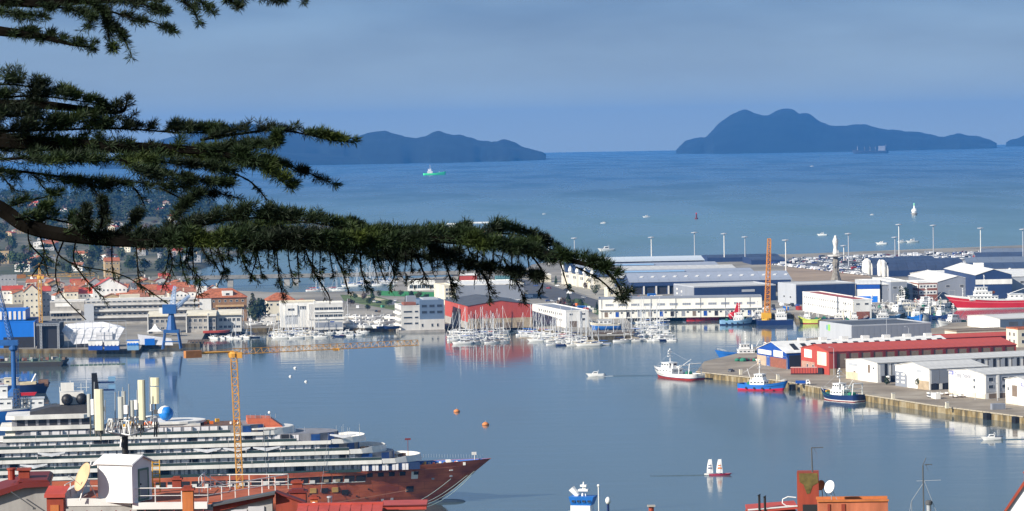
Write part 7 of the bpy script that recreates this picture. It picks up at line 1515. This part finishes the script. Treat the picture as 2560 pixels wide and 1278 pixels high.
def chimney(name, label, x0, x1, yt, D, mt, cap=None, depth=None, yb=1300, capm=None, front=None, thd=0):
    a, c2 = AT(x0, yt, D), AT(x1, yt, D); w = c2.x - a.x; dp = depth or w; zb = AT(x0, yb, D).z - a.z
    q = thing(name, label, 'chimney', (a.x, a.y, a.z), R(thd)); obj('stack', MB().bb(0, w, 0, dp, zb, -.12 if cap else 0), mt, q)
    if cap: obj('cap', MB().bb(-.08, w + .08, -.08, dp + .08, -.12 + .002, 0).bb(w * .12, w * .88, dp * .12, dp * .88, .002, cap), capm or mt, q)
    if front: obj('front_patch', MB().bb(w * .22, w * .72, -.03, -.003, zb, zb * .42), front, q)
    return q, w, dp, zb
q, w, dp, zb = chimney('chimney', 'wide red chimney with an orange lower front beside the roof terrace', 116, 158, 1236, 188, chim, .0, front=chimo)
obj('cap_roof', MB().add([(-.12, -.12, .0), (w + .12, -.12, 0), (w + .25, dp + .1, .35), (0, dp + .1, .4)], [(0, 1, 2, 3)]).bb(-.12, w + .12, -.12, .05, -.2, -.002), rroof, q)
chimney('chimney', 'orange chimney with a dark flared cap standing before the terrace railing', 455, 482, 1222, 185, chimo, .14, capm=chim); chimney('chimney', 'short dark red chimney cluster behind the terrace railing', 430, 452, 1196, 212, chim, .1)
chimney('chimney', 'dark red flared chimney right of the sloping gutter roof', 724, 764, 1228, 195, chim, .1, capm=darkred); chimney('chimney', 'narrow dark red chimney pot above the flared chimney', 730, 755, 1204, 197, chim, .06, yb=1230)
chimney('chimney', 'slim orange chimney right of the flared chimney', 776, 794, 1243, 180, chimo, .1, capm=chim)
for lb, x, y, rr_, D, mt, hh_ in (('small white dish on the slim orange chimney', 782, 1268, 12, 178, shedm, 1), ('white satellite dish with faint lettering beside the mossy red chimney', 2073, 1217, 15, 118, shedm, 1), ('orange satellite dish edge-on behind the mossy red chimney', 2051, 1213, 12, 121, chimo, 1)):
    a = AT(x, y, D); t_ = thing('satellite_dish', lb, 'satellite dish', tuple(a)); o = obj('reflector', dish(S(rr_ * 1.1, D), S(3, D)), mt, t_, smooth=True); o.rotation_euler = Vector((-.75, -.62, .3)).normalized().to_track_quat('Z', 'Y').to_euler(); obj('mount', MB().tube((0.05, .05, 0), (.1, .12, -S(38, D)), .018, n=5).tube((.05, .05, 0), (S(20, D), .1, -S(34, D)), .014, n=4), steel, t_)
    if D == 118: txt(o, 'Astra', .05, (0, 0, .01), mgrey, 'front') if 0 else None
a = AT(824, 1242, 180); r = thing('flue_pipe', 'shiny steel flue pipe rising above the red tin roof', 'flue', tuple(a)); obj('pipe', MB().tube((0, 0, -1.6), (0, 0, 0), S(6, 180), n=12), M('stainless', (.55, .55, .55), .25, .1, metal=.9), r); obj('rim', MB().lathe([(S(7, 180), -.06), (S(7, 180), .03)], n=12), steel, r)
# sloping-gutter gable and red roofs
a, c2 = AT(528, 1262, 186), AT(688, 1231, 186); r = thing('gutter_roof_house', 'house with a dark gutter sloping up over a grey panelled wall and red side wall', 'house', (a.x, a.y, a.z), 0)
w = c2.x - a.x; dz = c2.z - a.z; obj('roof_edge', MB().yprism([(0, -.1), (w, dz - .1), (w, dz + .02), (0, .02)], -.25, .9), dgrey, r); obj('soffit', MB().yprism([(0.1, -.45), (w - .1, dz - .32), (w - .1, dz - .102), (.1, -.102)], 0, .9), chim, r)
obj('wall', MB().yprism([(0.3, base), (w - .2, base), (w - .2, dz - .34), (.3, -.46)], .2, .9), pwall, r)
for i in range(2): obj('wall_panel', MB().bb(w * (.3 + i * .27), w * (.3 + i * .27) + w * .25, .12, .19, -1.5, -.62 + dz * (.45 + i * .25)), lilac, r)
obj('red_wall', MB().yprism([(w - .15, base), (w + S(70, 186), base), (w + S(70, 186), dz - S(30, 186)), (w, dz - .1)], .3, 1.0), chim, r); obj('verge', MB().yprism([(w, dz - .08), (w + S(74, 186), dz - S(31, 186)), (w + S(74, 186), dz - S(27, 186)), (w, dz + .04)], .15, 1.1), darkred, r)
a, c2 = AT(738, 1284, 175), AT(955, 1284, 175); r = thing('red_tin_roof_house', 'house with a bright red standing-seam tin roof at the bottom edge', 'house', tuple(a)); w = c2.x - a.x; s_ = S(24, 175)
obj('wall', MB().bb(0, w, 0, 5, base, -.1), chim, r)
for i in range(8): obj('roof_panel', MB().slab((w * i / 8 + .02, -1.6, -.35), (w * (i + 1) / 8 - .02, -1.6, -.35), (w * (i + 1) / 8 - .02, 2.2, .22), (w * i / 8 + .02, 2.2, .22), .08), rroof, r)
obj('ridge', MB().bb(0, w, 2.15, 2.45, .16, .3), rroof, r)
a, c2 = AT(952, 1266, 178), AT(1066, 1266, 178); w = c2.x - a.x; r = thing('low_parapet_roof', 'low red roof parapet ending right of the tin roof', 'house', tuple(a)); obj('parapet', MB().bb(0, w, 0, 3, -.22, 0), rroof, r); obj('wall', MB().bb(.1, w - .1, .1, 2.9, base, -.222), pwall, r); obj('coping', MB().bb(-.03, w + .03, -.06, .12, .002, .05), darkred, r)
# right-hand rooftops
DR = 120
q, w, dp, zb = chimney('chimney', 'tall square red chimney with a mossy brown top, bottom right', 1992, 2046, 1182, DR, chim, .0, capm=mossy, yb=1420, thd=-6)
obj('moss_stain', MB().add([(w * .1, -.012, -.02), (w * .95, -.012, -.02), (w * .98, -.012, -.38), (w * .72, -.012, -.5), (w * .6, -.012, -.78), (w * .45, -.012, -.8), (w * .3, -.012, -.45), (w * .12, -.012, -.35)], [tuple(range(7, -1, -1))]), mossy, q); obj('opening', MB().bb(w * .25, w * .95, -.02, -.004, -1.6, -1.2), dark, q)
def yagi(r, z, x, ln, n, mt, sp=.1):
    obj('yagi_boom', MB().tube((x, 0, z), (x + ln, 0, z + .02), .008, n=4), mt, r)
    b = MB()
    for i in range(n): b.tube((x + .04 + i * ln / n, -.12, z + .02), (x + .04 + i * ln / n, .12, z + .02), .006, n=4).bb(x + .03 + i * ln / n, x + .05 + i * ln / n + .05, -.01, .01, z, z + .035)
    b.tube((x + ln * .25, 0, z), (x + ln * .5, 0, z - .22), .008, n=4).tube((x + ln * .25, 0, z), (x + ln * .42, 0, z + .02), .02, n=4); obj('yagi_elements', b, mt, r)
ag = M('aerial_dark', (.09, .095, .10), .5, .1)
a = AT(2031, 1180, DR); r = thing('tv_aerial', 'thin tv aerial with a dashed crossbar on top of the mossy chimney', 'aerial', tuple(a)); H = S(60, DR); obj('pole', MB().tube((0, 0, -.02), (-.02, 0, H), .03, .022, 6), ag, r); yagi(r, H, -.05, S(30, DR), 5, ag)
a = AT(2312, 1290, DR); H = S(128, DR); r = thing('tv_aerial', 'tall guyed tv mast standing alone against the water, right of the orange block', 'aerial', tuple(a)); obj('pole', MB().tube((0, 0, -6), (-.05, 0, H), .035, .025, 6), ag, r); yagi(r, H, 0, S(20, DR), 3, ag); obj('top_arm', MB().tube((-.05, 0, H), (.07, 0, H + S(18, DR)), .014, n=5), ag, r); obj('cross_arm', MB().tube((-.3, 0, H * .69), (.62, 0, H * .70), .007, n=4), M('aerial_pale', (.5, .5, .5), .5, 0), r)
gb = MB().tube((0, 0, H * .68), (-S(33, DR), 0, H * .3), .012, n=4).tube((-S(33, DR), 0, H * .3), (-S(46, DR), -.2, -.3), .012, n=4).tube((-S(33, DR), 0, H * .3), (-S(31, DR), .1, -.3), .012, n=4).tube((0, 0, H * .68), (S(40, DR), 0, -.3), .012, n=4); obj('guy_struts', gb, steel, r)
a = AT(2322, 1252, DR); r = thing('roof_vent', 'round-capped steel vent beside the guyed tv mast', 'vent', tuple(a)); obj('pipe', MB().tube((0, 0, -5), (0, 0, -.1), S(6, DR), n=12), steel, r); obj('cowl', MB().lathe([(S(6, DR), -.16), (S(9, DR), -.14), (S(9, DR), -.02), (S(5, DR), .02)], n=12), dgrey, r)
a, c2 = AT(2046, 1254, DR - 2), AT(2219, 1254, DR - 2); w = c2.x - a.x; r = thing('orange_roof_block', 'weathered orange-red rendered rooftop block beside the mossy chimney', 'building', (a.x, a.y, a.z), R(-3))
obj('wall', MB().bb(0, w, 0, .9, -9, -.02), M('salmon_render', (.52, .16, .08), .85, .3, 1.0, streak=True), r); obj('coping', MB().bb(-.05, w + .03, -.05, .12, -.018, .05).bb(-.05, w + .03, .78, 1.0, -.018, .07), chimo, r)
for x, d in ((.13, .1), (.33, .14)): obj('rust_groove', MB().bb(w * x, w * x + d, -.03, -.004, -3, -.1), chim, r)
a, c2 = AT(1870, 1276, DR), AT(1994, 1266, DR); r = thing('roof_beam', 'red and white flashing beam running left from the mossy chimney', 'beam', tuple(a)); w = c2.x - a.x; dz = c2.z - a.z; obj('beam', MB().slab((0, 0, 0), (w, 0, dz), (w, 1.5, dz + .05), (0, 1.5, .05), .1), rroof, r); obj('flashing', MB().slab((0, -.02, .02), (w, -.02, dz + .02), (w, .12, dz + .03), (0, .12, .03), .03), railw, r); obj('wall', MB().bb(0, w, .1, 1.4, -9, -.12), chim, r)
hp_ = [AT(1990, 1244, DR) - a, AT(1970, 1242, DR) - a, AT(1957, 1248, DR) - a, AT(1956, 1258, DR) - a, AT(1966, 1265, DR) - a, AT(1985, 1266, DR) - a]; obj('hose_loop', MB().path(hp_, .022, 6), shedm, r)
for i, x in enumerate((1898, 1912)): a = AT(x, 1238 + i * 4, DR); r = thing('black_flue', ['left black flue pipe on the roof beam', 'right black flue pipe on the roof beam'][i], 'flue', tuple(a)); obj('pipe', MB().tube((0, 0, -.6), (0, 0, 0), .045, n=8).tube((0, 0, 0), (-.01, 0, .02), .07, n=8), blackm, r)
a = AT(1628, 1262, 160); r = thing('chimney', 'small brown chimney pot at the bottom edge, centre right', 'chimney', tuple(a)); obj('stack', MB().tube((0, 0, -9), (0, 0, -.1), .13, n=8), chim, r); obj('cap', MB().bb(-.2, .2, -.2, .2, -.09, -.02), conc, r)
a = AT(1496, 1216, 900); r = thing('flag_pole', 'thin white pole with a small lamp, right of the blue and white ship', 'pole', tuple(a)); obj('pole', MB().tube((0, 0, -22), (0, 0, 0), .16, n=6), hullw, r); obj('lamp', MB().ball((0, 0, .2), .4, 8), hullw, r)
a = AT(1520, 1252, 900); r = thing('radome_mast', 'white egg-shaped dome on a dark stalk at the bottom edge', 'radome', tuple(a)); obj('dome', MB().lathe([(.5, -.9), (.75, -.2), (.7, .5), (.3, 1.0), (.05, 1.1)], n=12), hullw, r, smooth=True); obj('stalk', MB().tube((0, 0, -20), (0, 0, -.9), .35, n=8), navyh, r)
# white gable at the right edge
a = AT(2575, 1190, 130); r = thing('white_gable_house', 'house with a bright white gable wall edged in red, bottom right corner', 'house', tuple(a), R(-17)); b_ = AT(2512, 1282, 130) - a
obj('wall', MB().yprism([(b_.x - .2, b_.z - 6), (3, b_.z - 6), (3, b_.z), (.0, 0), (b_.x, b_.z)], 0, 8), shedm, r); obj('verge', MB().yprism([(b_.x - .09, b_.z - .05), (b_.x + .02, b_.z - .05), (.05, .02), (-.03, .12)], -.12, 8.2), chim, r)
obj('finial', MB().lathe([(.12, -.35), (.12, 0), (.18, .02), (.12, .1), (.05, .2), (.09, .26), (.02, .34)], (-.12, 0, .1), 8), chim, r); obj('finial_ball', MB().ball((-.06, 0, .62), .09, 8), dark, r)
# ================================================================== the cedar in the near foreground
ndl = bpy.data.materials.new('cedar_needles'); ndl.use_nodes = True
def _nd():
    t = ndl.node_tree; b = t.nodes['Principled BSDF']; L = t.links.new; b.inputs['Roughness'].default_value = .65; b.inputs['Specular IOR Level'].default_value = .25
    co = t.nodes.new('ShaderNodeTexCoord'); n = t.nodes.new('ShaderNodeTexNoise'); n.inputs['Scale'].default_value = 5; n.inputs['Detail'].default_value = 4; L(co.outputs['Object'], n.inputs[0])
    r = t.nodes.new('ShaderNodeValToRGB'); e = r.color_ramp.elements; e[0].position = .40; e[0].color = (.008, .015, .007, 1); e[1].position = .74; e[1].color = (.075, .10, .015, 1); x = e.new(.56); x.color = (.018, .036, .011, 1)
    L(n.outputs[0], r.inputs[0]); L(r.outputs[0], b.inputs['Base Color'])
_nd()
cbark = M('cedar_bark', (.007, .006, .005), .95, .4, 14, bump=.01, spec=.04)
cedar = thing('cedar_tree', 'dark cedar tree whose long needle-covered boughs cross the view from the left', 'tree', (-3.3, 9.6, 119))
CO = Vector(cedar.location)
def CP(px, py, Y): return AT(px, py, Y) - CO
gc = np.random.default_rng(42)
def needles_mesh(T, D, nl, per, width, upb=.35, spread=1.0):
    """T: tuft points, D: twig directions (n,3)"""
    n = len(T); T = np.repeat(T, per, 0); D = np.repeat(D, per, 0); m = len(T)
    v = gc.normal(size=(m, 3)); v[:, 2] = v[:, 2] * .75 + upb * (nl > .02); v /= np.linalg.norm(v, axis=1)[:, None]
    d = v * spread + D * gc.uniform(.25, 1.0, (m, 1)); d /= np.linalg.norm(d, axis=1)[:, None]
    l = gc.uniform(.65, 1.1, (m, 1)) * nl; s = np.cross(d, gc.normal(size=(m, 3))); s /= np.linalg.norm(s, axis=1)[:, None] + 1e-9; s *= width / 2
    T = T + gc.normal(size=(m, 3)) * .0015
    P = np.stack([T - s * .6, T + d * l * .55 - s, T + d * l, T + d * l * .55 + s], 1).reshape(-1, 3)
    me = bpy.data.meshes.new('needles'); me.vertices.add(len(P)); me.vertices.foreach_set('co', P.ravel())
    me.loops.add(len(P)); me.loops.foreach_set('vertex_index', np.arange(len(P), dtype=np.int32)); me.polygons.add(m)
    me.polygons.foreach_set('loop_start', np.arange(0, len(P), 4, dtype=np.int32)); me.update(calc_edges=True); me.materials.append(ndl); return me
def smooth_path(pts, k=6):
    P = [Vector(p) for p in pts]; out = []
    for i in range(len(P) - 1):
        p0, p1, p2, p3 = P[max(i-1, 0)], P[i], P[i+1], P[min(i+2, len(P)-1)]
        for j in range(k): t = j / k; out.append(.5 * ((2*p1) + (p2-p0)*t + (2*p0-5*p1+4*p2-p3)*t*t + (3*p1-p0-3*p2+p3)*t**3))
    return out + [P[-1]]
def bough(pts, r0, r1, twigs, tl, bias, per=15, nl=.026, gap=.013, sub=.5, tipfrac=1.9, width=.0021, start=0.0, name='branch', depth=1.0, sparse=1.0, droop=.25):
    spd = 1.0
    if sparse < .62: nl, per, tl, sub, r0, gap, width, twigs, spd = .015, 4, tl * 1.5, .35, min(r0, .0028), .013, .0019, int(twigs * .55), .5
    else: per, twigs, width = 10, int(twigs * .64), .0018
    sp = smooth_path(pts); mb = MB(); n = len(sp) - 1
    for i in range(n): mb.tube(sp[i], sp[i+1], r0 + (r1 - r0) * i / n, r0 + (r1 - r0) * (i + 1) / n, 6 if r0 > .006 else 4, cap=False)
    TP = []; TD = []
    def tufts(path, s=1.0):
        for a, b in zip(path[:-1], path[1:]):
            d = b - a; L = d.length
            if L < 1e-5: continue
            for k in range(max(1, int(L / (gap / s)))):
                if gc.random() < sparse: TP.append(a + d * gc.random()); TD.append(d / L)
    def twig(p, d, L, r, lev, up):
        path = [p]; dd = d.copy(); ns = 5
        for i in range(ns):
            dd = (dd + Vector(gc.normal(size=3)) * .13 + Vector((.10, 0, up * .12))).normalized(); path.append(path[-1] + dd * L / ns)
        for i in range(ns): mb.tube(path[i], path[i+1], r * (1 - .13 * i), r * (1 - .13 * (i + 1)), 3, cap=False)
        tufts(path, .9)
        if lev > 0:
            for i in range(1, ns):
                if gc.random() < sub:
                    q = Vector(gc.normal(size=3)) * .75 + dd * 1.0; q.z = q.z * .5 + up * .35; twig(path[i], q.normalized(), L * gc.uniform(.3, .6), r * .6, lev - 1, up)
    cum = [0]
    for a, b in zip(sp[:-1], sp[1:]): cum.append(cum[-1] + (b - a).length)
    tot = cum[-1]
    for k in range(twigs):
        t = start + (1 - start) * gc.random() ** .9; s = t * tot; i = min(np.searchsorted(cum, s) - 1, n - 1); i = max(i, 0)
        f = (s - cum[i]) / max(cum[i+1] - cum[i], 1e-6); p = sp[i] + (sp[i+1] - sp[i]) * f; d0 = (sp[i+1] - sp[i]).normalized()
        up = bias if not isinstance(bias, tuple) else (bias[0] if gc.random() < bias[2] else bias[1])
        q = d0 * gc.uniform(.3, 1.1) + Vector((0, gc.choice([-1, 1]) * gc.uniform(.2, 1.1) * depth, up * gc.uniform(.3, 1.1)))
        twig(p, q.normalized(), tl * gc.uniform(.45, 1.15) * (1 - .35 * t * tipfrac), max(r1 * .8, .0016), 1, up)
    i0 = int(start * n); tufts(sp[i0:], 1.1)
    br = obj(name, mb, cbark, cedar)
    TP = np.array([tuple(x) for x in TP]); TD = np.array([tuple(x) for x in TD])
    o = bpy.data.objects.new('needles', needles_mesh(TP, TD, nl, per, width, spread=spd)); COL.objects.link(o); o.parent = br; o['kind'] = 'stuff'
    return br
def line(p, Y0=8.5, Y1=8.5, root=None):
    n = len(p); out = [CP(x, y, Y0 + (Y1 - Y0) * i / (n - 1)) for i, (x, y) in enumerate(p)]
    return out
tk = smooth_path([(0, 0, -1.5), (.05, .05, 3), (-.05, .1, 7), (0, 0, 12), (.1, 0, 17)], 5); mb = MB(); n = len(tk) - 1
for i in range(n): mb.tube(tk[i], tk[i+1], .42 * (1 - .8 * i / n), .42 * (1 - .8 * (i + 1) / n), 14, cap=False)
obj('trunk', mb, cbark, cedar, smooth=True)
RT = lambda z: Vector((.2, -.2, z))
# lower main bough
main_pts = line([(-420, 380), (-140, 460), (0, 522), (60, 562), (150, 586), (300, 601), (450, 604), (700, 602), (900, 600), (1080, 596), (1200, 604), (1320, 625), (1420, 650), (1500, 672), (1540, 705), (1556, 742)], 8.6, 8.3)
bough([RT(5.4)] + main_pts, .028, .0022, 150, .075, (.9, -.5, .8), start=.60, sub=.6, nl=.030)
for (pts, n_, tl, b_, kw) in (
    # dense mass over the main limb
    ([(380, 600), (520, 560), (640, 545), (800, 560), (920, 585)], 90, .085, .55, {}),
    ([(420, 606), (600, 590), (800, 592), (1000, 590), (1180, 590)], 110, .075, .3, {}),
    ([(500, 606), (700, 612), (900, 616), (1050, 615)], 80, .07, .1, {}),
    ([(400, 600), (440, 540), (480, 500), (500, 488)], 26, .06, .6, {}),
    ([(560, 590), (700, 560), (840, 555), (900, 575)], 50, .06, .7, {}),
    ([(700, 606), (860, 630), (1000, 640), (1150, 632)], 70, .06, -.1, {}),
    ([(1000, 596), (1150, 610), (1280, 625), (1380, 655)], 70, .06, .5, {}),
    ([(1050, 600), (1150, 655), (1250, 670), (1340, 690)], 60, .055, -.2, {}),
    ([(1120, 598), (1220, 585), (1300, 590), (1390, 630)], 46, .055, .9, {}),
    # upright tufted shoots on the bare left part
    ([(90, 575), (100, 540), (130, 505)], 14, .05, .8, {}), ([(160, 588), (200, 560), (215, 520)], 12, .045, .7, {}), ([(230, 598), (255, 555), (250, 500)], 10, .04, .8, {}), ([(300, 600), (330, 560), (345, 530)], 14, .045, .6, {}), ([(10, 520), (60, 505), (150, 485)], 7, .04, .4, {}), ([(40, 548), (110, 545), (190, 560), (260, 560)], 14, .04, .4, {}),
    # hanging fishbone twigs below
    ([(100, 590), (110, 640), (80, 690)], 8, .04, -.5, dict(sparse=.45)), ([(190, 600), (185, 650), (215, 700), (260, 745)], 12, .05, -.5, dict(sparse=.4)), ([(130, 600), (150, 640), (200, 665), (310, 690), (420, 760)], 16, .05, -.4, dict(sparse=.4)), ([(280, 606), (280, 660), (285, 700)], 8, .035, -.6, dict(sparse=.4)), ([(340, 606), (345, 680), (350, 712)], 10, .035, -.6, dict(sparse=.4)), ([(420, 606), (430, 665), (405, 720)], 12, .05, -.5, dict(sparse=.45)),
    ([(70, 575), (75, 610), (110, 650), (120, 690)], 9, .04, -.5, dict(sparse=.4)), ([(160, 600), (140, 660), (150, 730), (215, 800)], 9, .03, -.4, dict(sparse=.3)),
    ([(480, 606), (470, 660), (500, 700), (485, 755)], 16, .05, -.5, dict(sparse=.5)), ([(540, 610), (560, 670), (545, 712)], 14, .05, -.6, dict(sparse=.5)), ([(600, 610), (610, 660), (640, 700)], 14, .05, -.6, dict(sparse=.5)),
    ([(690, 616), (695, 670), (700, 710), (708, 745)], 18, .05, -.6, dict(sparse=.5)), ([(760, 616), (785, 680), (820, 735), (825, 760)], 16, .05, -.5, dict(sparse=.5)), ([(830, 620), (860, 690), (872, 735)], 14, .045, -.6, dict(sparse=.5)), ([(640, 616), (655, 690)], 10, .04, -.6, dict(sparse=.5)),
    ([(900, 626), (905, 680), (920, 720)], 18, .05, -.6, dict(sparse=.5)), ([(960, 630), (985, 680), (975, 715)], 18, .05, -.6, dict(sparse=.55)), ([(1040, 636), (1060, 690), (1030, 700)], 18, .05, -.6, dict(sparse=.55)), ([(1110, 640), (1125, 700), (1130, 735)], 22, .05, -.6, dict(sparse=.6)), ([(1170, 640), (1215, 700), (1225, 765)], 24, .05, -.6, dict(sparse=.6)), ([(1260, 650), (1290, 700), (1310, 748)], 16, .045, -.5, dict(sparse=.5)),
    ([(1330, 640), (1360, 690), (1345, 735)], 9, .035, -.4, dict(sparse=.4)), ([(1400, 655), (1420, 720)], 6, .03, -.3, dict(sparse=.4)), ([(1440, 668), (1500, 700), (1556, 752)], 14, .03, -.3, dict(sparse=.6))):
    bough(line(pts, 8.5 + gc.uniform(-.12, .12), 8.45 + gc.uniform(-.25, .25)), .0052, .0016, n_, tl, b_, **kw)
for x in range(420, 1330, 21):
    x += gc.uniform(-8, 8); y0 = 612 + max(0, x - 1150) * .12; l = gc.uniform(35, 105); b_ = gc.uniform(-18, 30)
    bough(line([(x, y0), (x + b_ * .3, y0 + l * .5), (x + b_, y0 + l)], 8.5 + gc.uniform(-.25, .25), 8.5 + gc.uniform(-.25, .25)), .0028, .0014, 9, .032, -.35, sparse=.6)
for p_, n_ in (([(330, 600), (600, 602), (900, 598)], 150), ([(560, 612), (800, 610), (1060, 602)], 110), ([(860, 600), (1100, 594), (1290, 622), (1380, 642)], 90)): bough(line(p_, 8.3, 8.22), .004, .0016, n_, .055, (.6, -.3, .6))
# middle bough: the widest foliage plate
bough([RT(6.4)] + line([(-500, 260), (-150, 330), (0, 352), (150, 362), (300, 368), (430, 372), (560, 385), (650, 410), (725, 470)], 8.9, 8.6), .034, .002, 170, .10, (.5, -.5, .6), start=.60, nl=.030)
for (pts, n_, tl, b_, kw) in (
    ([(-60, 330), (120, 325), (300, 322), (450, 332), (560, 330)], 110, .085, .6, {}), ([(-60, 400), (120, 395), (300, 400), (450, 410), (560, 425)], 110, .09, .0, {}), ([(-60, 365), (100, 375), (280, 380), (440, 385), (600, 400)], 110, .09, .3, {}),
    ([(-60, 420), (60, 430), (180, 445), (330, 455), (480, 470), (600, 496)], 85, .07, -.5, dict(sparse=.7)), ([(500, 350), (600, 335), (690, 325), (760, 335), (830, 350), (884, 356)], 60, .06, .4, dict(sparse=.7)), ([(460, 400), (600, 400), (700, 410), (770, 432), (826, 458)], 60, .065, -.2, dict(sparse=.7)),
    ([(480, 380), (600, 370), (680, 365), (690, 345)], 50, .06, .4, {}), ([(300, 400), (400, 430), (520, 450), (590, 445)], 60, .08, -.4, {}), ([(540, 420), (620, 450), (668, 500)], 20, .045, -.5, dict(sparse=.55)), ([(200, 440), (240, 480), (265, 520)], 14, .05, -.6, dict(sparse=.5)), ([(90, 440), (110, 470), (150, 490)], 10, .045, -.5, dict(sparse=.4)), ([(0, 430), (30, 470), (60, 480)], 8, .04, -.5, dict(sparse=.4)), ([(320, 450), (350, 490), (360, 510)], 12, .04, -.5, dict(sparse=.5)), ([(400, 470), (440, 490), (460, 500)], 12, .04, -.5, dict(sparse=.5))):
    bough(line(pts, 8.8 + gc.uniform(-.3, .3), 8.7 + gc.uniform(-.3, .3)), .0055, .0017, n_, tl, b_, **kw)
# upper-left boughs
bough([RT(6.9)] + line([(-500, 180), (-150, 240), (0, 262), (100, 262), (200, 272), (300, 280), (316, 256)], 8.9, 8.8), .028, .0018, 60, .085, (.8, -.1, .75), start=.66, sparse=.8)
for pts, n_, tl, b_ in (([(-60, 215), (40, 212), (130, 232), (190, 240)], 40, .065, .7), ([(-60, 290), (60, 290), (170, 300), (290, 262)], 60, .07, .3), ([(-60, 250), (80, 240), (180, 250), (260, 262)], 44, .06, .5)): bough(line(pts, 8.7, 8.8), .0045, .0016, n_, tl, b_, sparse=.8)
bough([RT(8.0)] + line([(-400, 20), (-120, 60), (0, 78), (70, 86), (130, 98), (185, 112), (226, 118)], 9.0, 8.9), .024, .0016, 70, .055, (.7, -.5, .6), start=.66)
bough([RT(8.6)] + line([(-500, -120), (-100, -20), (60, 4), (200, 0), (400, -8), (560, -12), (660, -6), (746, -4)], 9.1, 8.9), .026, .0018, 100, .07, (.4, -.7, .35), start=.60, sparse=.75)
for pts, n_, tl, b_ in (([(-40, 25), (50, 32), (110, 40)], 26, .05, -.3), ([(200, -10), (262, 40), (272, 95), (283, 132)], 26, .045, -.5), ([(235, 0), (285, 60), (312, 100), (328, 140)], 24, .045, -.5), ([(250, 20), (330, 45), (390, 58), (440, 80)], 26, .045, -.2), ([(300, -10), (370, 15), (420, 30)], 26, .06, -.3), ([(440, -10), (480, 20), (497, 55)], 12, .04, -.4), ([(480, -10), (520, 15), (534, 36)], 9, .035, -.4), ([(560, -10), (590, 12), (600, 20)], 8, .03, -.3), ([(60, 10), (160, 20), (230, 40), (200, 80)], 30, .05, -.3)): bough(line(pts, 9.0, 8.9), .004, .0015, n_, tl, b_, sparse=.7)
# the rest of the crown, above and left of the view: coarser boughs that shade the ones in sight
def coarse(pts, n, spread):
    P = [Vector(p) - CO for p in pts]; sp = smooth_path(P, 8); mb = MB()
    for i in range(len(sp) - 1): mb.tube(sp[i], sp[i+1], .06 * (1 - .8 * i / len(sp)), .06 * (1 - .8 * (i + 1) / len(sp)), 6, cap=False)
    A = np.array([tuple(p) for p in sp]); t = gc.random(n) * (len(sp) - 1); i = t.astype(int); f = (t - i)[:, None]
    T = A[i] * (1 - f) + A[i + 1] * f + gc.normal(size=(n, 3)) * np.array([spread, spread, spread * .18]); D = np.tile(np.array([[.7, -.3, 0.]]), (n, 1))
    br = obj('branch', mb, cbark, cedar); o = bpy.data.objects.new('needles', needles_mesh(T, D, .07, 9, .008)); COL.objects.link(o); o.parent = br; o['kind'] = 'stuff'
for k in range(9):
    z = 127.4 + k * .75; a = -.55 + .28 * (k % 5); L = 4.2 - k * .16
    coarse([(-3.3, 9.6, z + .5), (-3.3 + L * .5 * math.cos(a) * .45, 9.6 - L * .6, z + .4), (-3.2 + L * .45 * math.cos(a) * .5, 9.6 - L * 1.1, z), ], 1500, .5)
for k in range(6):
    z = 126.9 + k * .9; coarse([(-3.3, 9.6, z + .5), (-5.0 - .2 * k, 8.4 - .4 * k, z + .3), (-6.4, 7.4 - .3 * k, z)], 1300, .55)
for k in range(5):
    z = 127.6 + k * .9; coarse([(-3.3, 9.6, z + .5), (-2.2, 9.0, z + .4), (-1.0, 8.3, z + .5)], 1100, .4)
